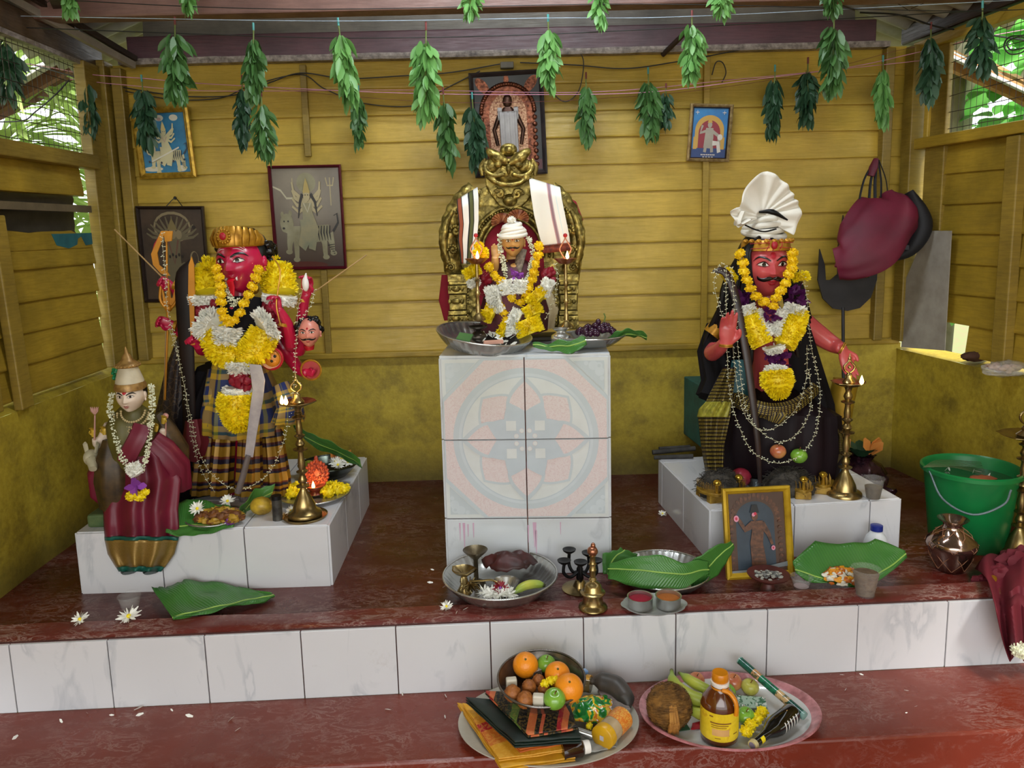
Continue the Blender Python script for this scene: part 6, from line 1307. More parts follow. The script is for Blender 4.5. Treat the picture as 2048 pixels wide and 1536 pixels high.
for nm, mt, segs in (('yellow_chrysanthemums', PY, [((940, 535), (948, 552), .025), ((970, 620), (988, 630), .03), ((1068, 585), (1082, 600), .04), ((1060, 610), (1070, 630), .03), ((1050, 640), (1062, 668), .052), ((1000, 658), (1010, 664), .02), ((960, 500), (962, 512), .02)]),
                     ('white_chrysanthemums', PW, [((975, 595), (1000, 590), .034), ((985, 610), (1000, 602), .03), ((1082, 570), (1104, 580), .026), ((1020, 632), (1040, 640), .03), ((1010, 560), (1014, 590), .018), ((1042, 560), (1038, 588), .018), ((1028, 650), (1030, 668), .03), ((945, 560), (950, 572), .015)])):
    for i, (a, b, rr) in enumerate(segs): petal_tube(MB(), [C_(*a, -.14), C_(*b, -.15)], [rr, rr*.9], int(9000*rr), .022, .008, 100+i).build(nm, mt, o, weld=0)
m = MB(); r = random.Random(19)
for (x0, x1, y0, y1) in ((964, 985, 545, 565), (965, 982, 575, 590), (1086, 1108, 540, 562), (1020, 1050, 620, 632)):
    for i in range(10): m.ball(C_(r.uniform(x0, x1), r.uniform(y0, y1), -.11), .013, 8, 6, nz=.5, seed=i)
m.build('crimson_roses', PR, o)
m = MB()
for i in range(22): petal(m, C_(r.uniform(1024, 1048), r.uniform(545, 560) if i % 2 else r.uniform(573, 585), -.13), (r.uniform(-1, 1), -r.uniform(.2, 1), r.uniform(-1, 1)), .022, .016, cup=.4, r=r)
m.build('purple_orchids', PL, o, weld=0)
strand(gar('jasmine_strand', 'thin jasmine strand hanging down the throne\'s right arm post', C_(1110, 640, -.12)), [C_(1110, 528, -.08), C_(1115, 560, -.1), C_(1108, 600, -.12), C_(1090, 640, -.14)], .02, BU, THREAD)
# ------------------------------------------------------------------ metals, glass, leaves
BRS = mat('aged_brass', '#b09a68', .27, .92, c2='#74603a', vs=14); STL = mat('stainless_steel', '#cfcfcc', .27, .9, c2='#aeaeaa', vs=6, var=.1); DKI = mat('black_iron', '#17171a', .45, .6)
COPR = mat('copper_steel_pot', '#a89488', .12, .95, c2='#6a4234', vs=8); CUPM = mat('clear_plastic_cup', '#f4f4f0', .1, alpha=.07, spec=.6); MUD = mat('brown_milky_drink', '#75604c', .5, c2='#54402f', vs=60)
BL = NT('banana_leaf_blade'); uv = BL.n('UVMap').outputs[0]; s_ = BL.n('SeparateXYZ', {0: uv}); sn = BL.math('SINE', BL.math('ADD', BL.math('MULTIPLY', s_.outputs[0], 260), BL.math('MULTIPLY', BL.math('ABSOLUTE', BL.math('SUBTRACT', s_.outputs[1], .5)), 60)))
nz = BL.noise(BL.co(), 7, 5, .6)
BL.fin(BL.mix(BL.math('MULTIPLY', BL.math('ADD', sn, 1), .14), BL.mix(nz, srgb('#34702e'), srgb('#57913f')), srgb('#1f4f22')), .3); BL.bump(sn, .25, .002)
_t = BL.n('BsdfTranslucent', {'Color': srgb('#6fae3c')}); _m = BL.n('MixShader', {0: .18, 1: BL.b.outputs[0], 2: _t.outputs[0]}); BL.t.links.new(_m.outputs[0], BL.t.nodes['Material Output'].inputs[0]); BL = BL.m
RIB = mat('pale_leaf_midrib', '#9fc35c', .4)
def bleaf(name, label, mid, wl_, wr, side, up=(0, 0, 1), curl=.0, seed=0, rip=.006, n=40, both=True, tear=0):
    """banana-leaf piece: mid = midrib points, widths each side in metres, side = direction across"""
    P = smooth_path(mid, 8); N = len(P)-1; side = V(side).normalized(); up = V(up)
    cv = lambda tab, t: interp([(i/(len(tab)-1), q) for i, q in enumerate(tab)], t)
    def g(u, w):
        t = u*N; k = min(int(t), N-1); c = P[k].lerp(P[k+1], t-k); d = (w-.5)*2; wid = cv(wl_ if d < 0 else wr, u); nn = noise.noise(V((u*5+seed, d*2, seed)))
        if tear and noise.noise(V((u*14, seed, 3))) > .25: wid *= 1-tear
        return c+side*d*wid+up*(curl*abs(d)**1.6*wid+rip*nn*(1+2*abs(d)))
    o = thing(name, P[0], label, 'banana leaf'); MB().grid(g, n, 16).build('blade', BL, o, solid=.0012)
    MB().loft([g(i/24, .5)+up*.0012 for i in range(25)], [(.0042*(1-.6*i/24), .0025) for i in range(25)], 6).build('midrib', RIB, o); return o
def cup(name, label, c, r0, r1, h, fill=None, fm=None, T=None, grp=None):
    o = thing(name, c, label, 'cup', grp); c = V(c)
    MB().lathe([(0, .002), (r0, .001), (r0, 0), (r1*.98, h*.93), (r1*1.06, h*.95), (r1*1.06, h), (r1*.98, h), (r0*.95, .004), (0, .004)], c, 28, T=T).build('cup_wall', CUPM, o)
    if fill: MB().lathe([(0, .005), (r0*.93, .005), (lerp(r0, r1, fill)*.95, h*fill), (0, h*fill)], c, 24, T=T).build('drink', fm or MUD, o)
    return o
FLM = mat('flame_glow', '#ffcf6a', .5, emit=26)
def flame(o, c, h=.028):
    f = MB().lathe([(0, 0), (h*.16, h*.12), (h*.22, h*.32), (h*.14, h*.65), (.0005, h)], c, 12).build('flame', FLM, o)
    l = bpy.data.lights.new('flame_light', 'POINT'); l.energy = .22; l.color = (1, .62, .25); l.shadow_soft_size = .01
    q = bpy.data.objects.new('flame_light', l); COL.objects.link(q); q.parent = o; q.location = V(c)+V((0, -.012, h*.6))-wl(o)
def rimtray(name, label, c, R, h, mt, flare=.86, T=None, flutes=36, cat='tray', rim=None, rimmat=None):
    o = thing(name, c, label, cat); c = V(c) if not T else V((0, 0, 0))
    wob = (lambda a, t: 1+.012*math.sin(a*flutes)*(1 if .25 < t < .85 else 0)) if flutes else None
    MB().lathe([(0, .002), (R*flare*.7, .002), (R*flare, .004), (R*lerp(flare, 1, .5), h*.5), (R*.985, h*.96), (R, h), (R*1.01, h*.97), (R*lerp(flare, 1, .5)+.002, h*.45), (R*flare+.001, 0), (0, 0)], c, 120, T=T, wob=wob).build('pan', mt, o)
    MB().loft([c+V((R*1.003*math.cos(a), R*1.003*math.sin(a), h)) for a in [2*PI*i/72 for i in range(73)]], rim or .0035, 8, cap=False, T=T).build('rolled_rim', rimmat or mt, o)
    return o
# ------------------------------------------------------------------ brass lamps
def lamp(label, c, H, rb, rbowl, top, plate=0, fl=None, flh=.03, dx=0):
    """kuthuvilakku: H = height of the oil bowl, top = height of finial above it"""
    o = thing('brass_oil_lamp', c, label, 'oil lamp'); c = V(c)
    pr = [(0, 0), (rb, 0), (rb, .01), (rb*.93, .016), (rb*.7, .024), (rb*.62, .045), (rb*.4, .075), (rb*.22, .095), (rb*.2, .1)]
    MB().lathe(pr, c, 36).build('foot', BRS, o)
    s = [(rb*.2, .1)]; z = .1; k = 0; r = random.Random(int(H*1000))
    while z < H-.045:
        st = min((H-.03-z), (.055, .085, .05, .07)[k % 4]); a = rb*(.3, .26, .34, .24)[k % 4]
        s += [(rb*.17, z+.004), (a*1.25, z+.010), (a*1.3, z+.014), (rb*.17, z+.02), (a*.85, z+.02+(st-.02)*.35), (a*.75, z+.02+(st-.02)*.6), (rb*.15, z+st-.003)]; z += st; k += 1
    s += [(rb*.2, H-.02), (rb*.3, H-.012)]
    MB().lathe(s, c, 28).build('stem', BRS, o)
    def lip(a, t): return 1+(.1*max(0, math.cos(5*a))**6 if t > .3 else 0)
    MB().lathe([(0, H-.014), (rbowl*.5, H-.012), (rbowl*.85, H-.003), (rbowl*1.05, H+.004), (rbowl*1.04, H+.006), (rbowl*.6, H-.002), (0, H-.002)], c, 50, wob=lip).build('oil_bowl', BRS, o)
    m = MB().lathe([(rbowl*.35, H-.002), (rbowl*.42, H+.004), (rbowl*.2, H+.02), (rbowl*.22, H+.03), (rbowl*.12, H+.04), (0, H+.042)], c, 22)
    for sg in (-1, 1): m.loft(smooth_path([c+V((0, 0, H+.038)), c+V((sg*top*.22, 0, H+.04+top*.15)), c+V((sg*top*.26, 0, H+.04+top*.35)), c+V((sg*top*.06, 0, H+.04+top*.6)), c+V((0, 0, H+.04+top))], 5), [interp([(0, .003), (.5, .005), (1, .002)], i/20) for i in range(21)], 8)
    m.ball(c+V((0, 0, H+.04+top*.3)), top*.09, 10, 8).ball(c+V((0, 0, H+.04+top*.72)), (top*.09, top*.06, top*.16), 10, 8).build('finial', BRS, o)
    if plate: MB().lathe([(0, -.004), (plate*.95, -.004), (plate, .003), (plate*1.01, .002), (plate*.94, -.007), (0, -.007)], c, 40).build('drip_plate', BRS, o)
    for f in (fl or []): flame(o, c+V(f)+V((0, 0, H+.002)), flh)
    return o
p = at_z(610, 1030, .209); lamp('brass oil lamp with two flames on the left plinth\'s front right', p, .425, .062, .062, .07, .082, [(-.045, -.035, 0), (-.028, -.045, 0)], .034)
p = at_z(1688, 990, .176); lamp('brass oil lamp with one flame at the right of the seated black-haired statue', p, .445, .066, .058, .075, 0, [(.028, -.045, 0)], .036)
p = V((1.925, .44, -.03)); lamp('tall unlit brass oil lamp at the right edge of the photo behind the red cloth', p, at_y(2030, 872, .44).z+.03, .07, .085, .11)
for px, lab in ((957, 'slim lit brass lamp on the left tray before the throne'), (1133, 'slim lit brass lamp on the right of the small throne figure')):
    b = at_y(px, 655 if px > 1000 else 640, .55); H = at_y(px, 520, .55).z-b.z
    o = thing('brass_oil_lamp', b, lab, 'oil lamp')
    MB().lathe([(0, 0), (.028, 0), (.026, .006), (.012, .02), (.008, .03), (.009, .05), (.006, .056), (.0065, .09), (.011, .1), (.0065, .11), (.006, H*.62), (.010, H*.66), (.0055, H*.7), (.006, H*.8), (.0045, H-.01)], b, 20).build('stem', BRS, o)
    MB().lathe([(0, H-.016), (.02, H-.013), (.036, H+.002), (.042, H+.006), (.038, H+.005), (.015, H-.006), (0, H-.006)], b, 30, wob=lambda a, t: 1+.08*max(0, math.cos(4*a))**4).build('oil_bowl', mat('coppery_oil_bowl', '#a05a34', .3, .8), o)
    m = MB()
    for sg in (-1, 1): m.loft(smooth_path([b+V((0, 0, H)), b+V((sg*.018, 0, H+.03)), b+V((sg*.02, 0, H+.045)), b+V((sg*.003, 0, H+.075)), b+V((0, 0, H+.085))], 4), .0025, 6)
    m.build('pointed_finial', mat('pink_smeared_brass', '#c98f78', .4, .5), o); MB().ball(b+V((0, 0, H+.09)), .008, 8, 6).build('red_tip', MREDDOT, o)
    flame(o, b+V((.004, -.03, H+.004)), .03)
# ------------------------------------------------------------------ trays and offerings on the pedestal
TT = Matrix.Translation(at_y(966, 684, .53)-V((0, 0, .016))) @ Matrix.Rotation(.13, 4, 'Y') @ Matrix.Rotation(.10, 4, 'X')
o = rimtray('steel_tray', 'fluted steel tray tilted over the pedestal\'s left front edge', TT.translation, .176, .05, STL, .78, T=TT)
m = MB().poly([TT @ V(q) for q in ((-.10, -.06, .03), (-.05, -.08, .03), (-.04, -.03, .045), (-.09, -.02, .045))], (0, 0, .004)); m.build('leaf_scrap', LF[0], o)
tag(MB().ball(TT @ V((-.02, .0, .035)), (.03, .03, .022), 14, 8).lathe([(.004, .02), (.01, .035), (.034, .045), (.036, .05)], TT @ V((-.02, 0, .025)), 20).build('incense_cup', mat('dark_bronze', '#4d443c', .3, .8)), 'small dark bronze incense cup in the tilted tray before the throne', 'cup')
r = random.Random(77); m = MB()
for i in range(26): petal(m, TT @ V((r.uniform(-.02, .1), r.uniform(-.08, .08), .03)), (r.uniform(-1, 1), r.uniform(-1, 1), .4), .03, .012, r=r)
tag(m.build('white_petals', PW, weld=0), 'loose white petals scattered in the tilted tray before the throne', 'petals', kind='stuff')
tag(MB().box(TT @ V((.035, -.1, .045)), (.07, .02, .012), rz=.2).build('incense_packet', mat('pale_salmon_packet', '#d7a18c', .6), smooth=False), 'small pale salmon packet in the tilted tray before the throne', 'packet')
pc = at_y(1180, 704, .53); pc.z = .800
rimtray('steel_dish', 'flared steel dish holding the grapes on the pedestal\'s right', pc, .13, .038, STL, .62, flutes=28)
m = MB(); r = random.Random(5); gc = pc+V((.02, -.02, .045)); GR = mat('black_grape_skin', '#1d0a1c', .22, c2='#3a1730', vs=30)
gp = thing('grape_bunch', gc, 'bunch of black grapes on the steel dish beside the throne', 'grapes'); k = 0; first = None; spots = []
while k < 64:
    a = r.uniform(0, 2*PI); q = math.sqrt(r.random()); z = (1-q*q)*.042*r.random()
    s = V((.068*q*math.cos(a), .045*q*math.sin(a), z+.006))
    spots.append(s); k += 1
for s in spots:
    if first is None: first = MB().ball((0, 0, 0), (.0105, .0105, .012), 12, 9).build('grape', GR, gp, origin=(0, 0, 0)); first.location = s
    else: c = first.copy(); COL.objects.link(c); c.location = s
MB().loft([gc+V((.03, 0, .04)), gc+V((.035, 0, .062)), gc+V((.03, 0, .075))], .003, 6).build('stalk', STEM, gp)
lc = at_y(1122, 690, .50); lc.z = .80
MB().lathe([(0, 0), (.022, 0), (.034, .012), (.038, .03), (.034, .045), (.02, .054), (.019, .06), (.03, .068), (.031, .07), (.018, .062), (0, .05)], lc, 32).build('steel_pot', STL, label='small steel water pot between the slim right lamp and the grapes', cat='pot')
bleaf('banana_leaf_piece', 'banana-leaf strip drooping over the pedestal front below the small steel pot', [at_y(1066, 690, .44), at_y(1100, 693, .42), at_y(1140, 692, .39), at_y(1172, 682, .40)], [.004, .012, .02, .012], [.005, .018, .045, .012], (.15, -.5, -.85), curl=.25, seed=3, n=24)
bleaf('banana_leaf_piece', 'curled banana-leaf piece sticking out to the right of the grapes', [at_y(1205, 690, .5), at_y(1235, 676, .5), at_y(1265, 668, .5), at_y(1294, 676, .48)], [.02, .03, .03, .012], [.02, .035, .04, .02], (.1, .8, -.5), curl=.3, seed=4, n=24)
MB().lathe([(0, 0), (.05, 0), (.06, .012), (.05, .016), (0, .01)], at_y(1078, 712, .47), 24).build('white_saucer', MWHITE, label='white saucer at the pedestal edge between the two steel trays', cat='saucer')
# ------------------------------------------------------------------ left plinth offerings
Lz = lambda px, py, z=.201: at_z(px, py, z)
c = Lz(432, 1040, .203)
rimtray('steel_plate', 'steel plate under the banana leaf of offerings on the left plinth', c, .105, .016, STL, .8, flutes=0, cat='plate')
bleaf('banana_leaf_piece', 'dark green banana leaf under the heap of offerings beside the small goddess', [Lz(310, 1046, .225), Lz(360, 1052, .214), Lz(410, 1050, .214), Lz(470, 1045, .218)], [.03, .06, .06, .03], [.05, .13, .12, .05], (-.15, .95, .35), curl=.1, seed=6)
bleaf('banana_leaf_piece', 'folded banana leaf standing behind the yellow fruit on the left plinth', [Lz(470, 1040, .212), Lz(500, 1010, .222), Lz(545, 985, .25)], [.01, .03, .02], [.02, .05, .03], (.3, .3, .8), curl=.2, seed=7, n=24)
def heap(name, label, cat, c, rx, ry, h, mts, n, seed, size=.014):
    o = thing(name, c, label, cat); r = random.Random(seed); c = V(c)
    nm = {0: 'base_heap'}
    for j, (pn, mt) in enumerate(mts):
        m = MB()
        for i in range(n//len(mts)):
            a = r.uniform(0, 2*PI); q = math.sqrt(r.random())*.95; s = size*r.uniform(.6, 1.4)
            m.ball(c+V((rx*q*math.cos(a), ry*q*math.sin(a), h*(1-q*q)*.7+s*.4)), (s, s*.8, s*.6), 8, 6, nz=.8, nf=2, seed=i+seed)
        m.build(pn, mt, o)
    return o
BRF = mat('brown_fried_food', '#7c4a1c', .6, c2='#4c2a10', vs=60); YFD = mat('golden_food', '#b9922c', .5, c2='#8a6a1c', vs=50); YFB = mat('bright_yellow_food', '#e3a51e', .5, c2='#d0801c', vs=60); RICE = mat('white_rice', '#dfd8c6', .7); ORF = mat('orange_food', '#c0641c', .5)
heap('food_offering', 'heap of brown and golden sweets on the leaf beside the small goddess', 'food', Lz(440, 1040, .217), .085, .05, .035, [('brown_food', BRF), ('golden_food', YFD)], 90, 3, .017)
m = MB(); daisy(m, Lz(395, 1018, .26), .032, (0, -.7, .7), 18, seed=1); tag(m.build('white_flower', [PW, PY], weld=0), 'white daisy lying left of the brown food heap', 'flower')
m = MB(); daisy(m, Lz(455, 1003, .25), .03, (.2, -.6, .8), 18, seed=2); tag(m.build('white_flower', [PW, PY], weld=0), 'white daisy lying behind the brown food heap', 'flower')
m = MB(); daisy(m, Lz(582, 1022, .222), .024, (-.3, -.5, .8), 14, seed=3); tag(m.build('white_flower', [PW, PY], weld=0), 'white flower between the black tin and the brass lamp base on the left plinth', 'flower')
m = MB(); daisy(m, Lz(460, 1044, .222), .02, (.2, -.6, .6), 14, seed=4); tag(m.build('purple_flower', [PL, PR], weld=0), 'small purple flower at the front of the brown food heap', 'flower')
m = MB().ball(Lz(524, 1030, .201)+V((0, 0, .036)), (.042, .034, .034), 22, 14, nz=.06); tag(m.build('mango', mat('ripe_yellow_mango', '#caa832', .4, c2='#6c5216', vs=18)), 'yellow fruit with brown blotches on the left plinth edge', 'mango')
o = thing('spice_tin', Lz(556, 1040), 'small blackened upright tin beside the yellow fruit', 'tin'); MB().lathe([(0, 0), (.018, 0), (.018, .085), (.0, .085)], Lz(556, 1040), 20).build('body', mat('sooty_tin', '#2a2826', .5, .4, c2='#55524c', vs=30), o); MB().lathe([(.019, .08), (.019, .094), (0, .094)], Lz(556, 1040), 20).build('lid', DKI, o)
cup('plastic_cup', 'plastic cup of grey drink at the standing statue\'s feet, left one', Lz(489, 1003), .021, .03, .065, .75, mat('grey_drink', '#6c5c5c', .5))
cup('plastic_cup', 'plastic cup at the standing statue\'s feet, right one', Lz(528, 998), .021, .03, .065, .35, mat('grey_drink2', '#7c6c66', .5))
c = Lz(628, 992, .205); rimtray('steel_plate', 'steel plate of yellow flowers around the clay lamp on the left plinth', c, .14, .014, STL, .8, flutes=0, cat='plate')
o = thing('yellow_flower_heap', c, 'yellow chrysanthemum petals heaped round the clay lamp on the left plinth', 'flowers'); m = MB(); r = random.Random(3)
for x, y, s in ((-.105, .01, .03), (-.075, -.02, .032), (-.08, .04, .03), (-.045, -.03, .026), (.06, -.02, .03), (.09, .015, .032), (.115, .02, .028), (.07, .05, .03), (.04, .06, .026)): pom(m, c+V((x, y, .022)), s, 100, seed=int(x*1000), flat=.8, nrm=(0, 0, 1))
m.build('petals', PY, o, weld=0)
o = thing('clay_lamp', c+V((.01, -.0, .016)), 'small lit clay lamp with orange filigree back plate on the left plinth', 'oil lamp'); q = c+V((.01, -.01, .014)); CLY = mat('glazed_red_clay', '#8a3a20', .35, c2='#6b2414')
MB().lathe([(0, 0), (.03, 0), (.02, .012), (.038, .03), (.042, .036), (.036, .036), (0, .022)], q, 30).build('clay_bowl', CLY, o); flame(o, q+V((0, -.03, .03)), .03)
m = MB(); bc = q+V((.005, .02, .075)); 
m.poly([bc+V((.045*math.cos(a), 0, .052*math.sin(a))) for a in [2*PI*i/30 for i in range(30)]], (0, .004, 0))
for rr_, n_ in ((.045, 22), (.03, 14), (.016, 8)):
    for i in range(n_): a = 2*PI*i/n_; m.ball(bc+V((rr_*math.cos(a), -.003, rr_*1.15*math.sin(a))), .0062, 8, 5)
m.ball(bc+V((0, 0, .062)), (.008, .005, .012), 8, 6); m.build('filigree_back', mat('orange_filigree', '#c0522a', .4, c2='#8a2a1c', vs=80), o)
c = Lz(655, 955, .203)+V((0, .03, .0)); o = rimtray('steel_bowl', 'wide dark steel bowl of flowers at the back right of the left plinth', c, .125, .055, mat('dark_steel', '#4c5148', .2, .9), .6, flutes=0, cat='bowl')
m = MB(); 
for x, y, s in ((.05, -.04, 5), (.085, -.0, 6), (.03, .01, 7)): daisy(m, c+V((x, y, .055)), .032, (.1, -.5, .9), 18, seed=s)
tag(m.build('white_flowers', [PW, PY], weld=0), 'white daisies heaped in the dark steel bowl on the left plinth', 'flowers')
tag(MB().ball(c+V((-.08, -.01, .045)), (.032, .03, .026), 14, 10).build('lime', mat('yellow_green_lime', '#9fae3a', .35)), 'yellow-green lime in the dark steel bowl', 'lime')
m = MB()
for i in range(5): petal(m, c+V((.02+.01*i, .05, .06)), (r.uniform(-1, 1), -.3, .8), .045, .035, cup=.4, r=r)
tag(m.build('orange_petals', ORP, weld=0), 'orange flower petals at the back of the dark steel bowl', 'petals')
m = pom(MB(), c+V((.06, .04, .055)), .025, 80, seed=9); tag(m.build('yellow_flower', PY, weld=0), 'yellow flower at the back of the dark steel bowl', 'flower')
bleaf('banana_leaf_piece', 'dark banana leaf leaning behind the steel bowl of flowers on the left plinth', [at_y(590, 860, .86), at_y(630, 885, .84), at_y(680, 905, .8), at_y(722, 930, .74)], [.02, .05, .05, .03], [.03, .05, .05, .03], (0, -.6, .75), curl=.1, seed=8, n=24)
# ------------------------------------------------------------------ floor in front of the pedestal
F = lambda px, py, z=-.03: at_z(px, py, z)
c = at_z(1001, 1176, -.004); TRC = c
o = rimtray('steel_tray', 'big fluted steel tray on the floor before the rosette pedestal', c, .198, .055, STL, .76, flutes=44)
o = thing('incense_burner', c+V((-.085, .03, .003)), 'tall dark footed incense cup in the floor tray', 'burner'); MB().lathe([(0, 0), (.035, 0), (.03, .008), (.009, .02), (.008, .09), (.016, .1), (.042, .125), (.044, .128), (.012, .108), (0, .105)], c+V((-.085, .03, .003)), 28).build('cup_on_stem', mat('sooty_brass', '#6b5f48', .35, .8, c2='#2e2820'), o)
o = thing('brass_lamp_figure', c+V((-.13, -.03, .003)), 'small brass five-beaked hand lamp with a long handle in the floor tray', 'oil lamp'); q = c+V((-.125, -.03, .003))
MB().lathe([(0, 0), (.028, 0), (.022, .01), (.012, .03), (.014, .045), (.01, .06), (.03, .072), (.04, .084), (.036, .086), (.01, .07), (0, .07)], q, 30, wob=lambda a, t: 1+(.25*max(0, math.cos(2.5*a))**8 if t > .5 else 0)).build('beaked_bowl', BRS, o)
MB().loft(smooth_path([q+V((.02, 0, .04)), q+V((.06, -.01, .045)), q+V((.1, -.02, .05)), q+V((.125, -.04, .035)), q+V((.10, -.06, .01))], 5), [(.004, .004)]*21, 8).build('serpent_handle', BRS, o)
m = MB(); r = random.Random(15)
for i in range(60): a = r.uniform(0, 6.3); m.loft([q+V((.02, .0, .03)), q+V((.02+.035*math.cos(a), .035*math.sin(a), .01+.03*r.random()))], .0018, 4)
m.build('brass_chain_tangle', BRS, o)
m = MB().grid(lambda u, w: c+V((.035+.095*w*math.cos(2*PI*u)*(1+.15*math.sin(6*PI*u)), .08+.06*w*math.sin(2*PI*u), .05+.045*(1-w*w)+.025*noise.noise(V((math.cos(2*PI*u)*w*3, math.sin(2*PI*u)*w*3, 1))))), 30, 8)
tag(m.build('dried_leaf', mat('dark_red_dried_leaf', '#471410', .5, c2='#27100d', vs=14), solid=.002), 'dark red crumpled dried leaf at the back of the floor tray', 'leaf')
o = thing('steel_cup', c+V((.02, -.02, .004)), 'small fluted steel cup behind the flowers in the floor tray', 'cup'); MB().lathe([(0, 0), (.03, 0), (.045, .03), (.046, .031), (.03, .004), (0, .004)], c+V((.02, -.02, .004)), 40, wob=lambda a, t: 1+.03*math.sin(20*a)).build('fluted_bowl', STL, o)
m = MB()
for x, y, s in ((-.03, -.09, 1), (.0, -.1, 2), (.03, -.095, 3), (-.055, -.075, 4), (.015, -.075, 5)): daisy(m, c+V((x, y, .022)), .032, (r.uniform(-.3, .3), -.4, .9), 14, seed=s)
tag(m.build('white_flowers', [PW, PW], weld=0), 'white flowers heaped at the front of the floor tray', 'flowers')
m = MB(); daisy(m, c+V((.0, -.075, .034)), .03, (0, -.5, .8), 14, seed=8); tag(m.build('purple_flower', [PR, PL], weld=0), 'purple-red flower on the white flowers in the floor tray', 'flower')
BAN = NT('banana_skin'); uv = BAN.n('UVMap').outputs[0]; s_ = BAN.n('SeparateXYZ', {0: uv}); BAN.fin(BAN.mix(BAN.ramp(BAN.math('ADD', s_.outputs[1], BAN.math('MULTIPLY', BAN.noise(BAN.co(), 22), .1)), [(.02, srgb('#3b3018')), (.1, srgb('#7fa03a')), (.4, srgb('#bcc04a')), (.9, srgb('#8ba53c')), (1, srgb('#3a3a18'))]), srgb('#b5b83c'), srgb('#8fae3a')) if False else BAN.ramp(BAN.math('ADD', s_.outputs[1], BAN.math('MULTIPLY', BAN.noise(BAN.co(), 22), .1)), [(.06, srgb('#4b4020')), (.13, srgb('#86a23c')), (.45, srgb('#b9bd46')), (.95, srgb('#86a03c')), (1, srgb('#3a3a18'))]), .42); BAN = BAN.m
def banana(label, pts, r_, mt=None, nm='banana', cat='banana'):
    P = smooth_path(pts, 6); n = len(P)-1
    return tag(MB().loft(P, [r_*interp([(0, .28), (.08, .32), (.2, .85), (.5, 1), (.8, .85), (.95, .45), (1, .3)], i/n) for i in range(n+1)], 10, rz=.3).build(nm, mt or BAN), label, cat)
banana('yellow banana with a green end in the floor tray', [c+V((.04, -.09, .02)), c+V((.08, -.065, .035)), c+V((.12, -.05, .035)), c+V((.155, -.055, .03))], .016)
# candelabra
c = F(1160, 1178); o = thing('five_arm_lamp_stand', c, 'black five-cup lamp stand on a brass disc right of the floor tray', 'lamp stand')
MB().lathe([(0, 0), (.062, 0), (.064, .005), (.05, .008), (.025, .012), (.018, .03), (.010, .04), (0, .045)], c, 36).build('brass_disc_foot', BRS, o)
m = MB().lathe([(.012, .035), (.014, .045), (.008, .06), (.012, .075), (.006, .09)], c, 16)
for a in (0, 1, 2, 3, 4):
    t = a*2*PI/5+.9; d = V((math.cos(t), math.sin(t), 0)); e = .105+.012*(a % 2)
    m.loft(smooth_path([c+V((0, 0, .07)), c+d*.035+V((0, 0, .05)), c+d*.06+V((0, 0, .07)), c+d*.058+V((0, 0, e))], 5), .006, 8)
    m.lathe([(0, e-.004), (.01, e-.003), (.022, e+.006), (.024, e+.012), (.018, e+.012), (0, e+.006)], c+d*.058, 20)
m.build('black_arms_and_cups', DKI, o)
c = at_z(1186, 1216, -.002); o = thing('hand_bell', c, 'brass hand bell standing on the kerb before the five-cup lamp', 'bell')
MB().lathe([(0, .004), (.046, 0), (.048, .004), (.046, .009), (.038, .014), (.033, .024), (.031, .046), (.032, .049), (.04, .052), (.041, .056), (.034, .059), (.030, .064), (.028, .078), (.021, .087), (.011, .092), (.009, .096)], c, 40).build('bell_body', BRS, o)
MB().lathe([(.009, .096), (.013, .1), (.008, .108), (.011, .115), (.011, .13), (.013, .133), (.011, .136), (.010, .15), (.013, .153), (.010, .157), (.009, .178), (.012, .182), (.008, .186)], c, 24).build('handle', BRS, o)
MB().ball(c+V((0, 0, .197)), (.018, .018, .016), 16, 10, nz=.1).ball(c+V((.002, 0, .216)), (.008, .008, .01), 10, 8).build('knob', mat('copper_rosy_brass', '#b0765a', .3, .9), o)
# little tray of powders
c = at_z(1308, 1214, -.002); o = thing('powder_tray', c, 'lobed steel tray with two powder bowls on the kerb', 'tray')
MB().lathe([(0, .002), (.07, .002), (.09, .006), (.102, .012), (.104, .012), (.09, .003), (0, 0)], c, 80, wob=lambda a, t: 1+.05*abs(math.cos(4*a)) if t > .2 else 1, sy=.7).build('lobed_plate', mat('brushed_steel_plate', '#bdbdba', .5, .5), o)
for s, nm, mt, lb in ((-1, 'vermilion_powder', mat('crimson_powder', '#96102c', .9, bump=.5, bs=60), 'steel bowl of crimson powder on the lobed tray'), (1, 'turmeric_powder', mat('orange_powder', '#b06422', .9, bump=.8, bs=60), 'steel bowl of orange powder on the lobed tray')):
    q = c+V((s*.046, -.004, .004)); b = thing('steel_bowl', q, lb, 'bowl')
    MB().lathe([(0, 0), (.038, 0), (.040, .004), (.041, .036), (.043, .038), (.039, .037), (.037, .005), (0, .003)], q, 40).build('bowl_wall', STL, b); MB().lathe([(0, .036 if s < 0 else .03), (.02, .034 if s < 0 else .033), (.038, .026), (.038, .006)], q, 30, wob=lambda a, t: 1).build(nm, mt, b)
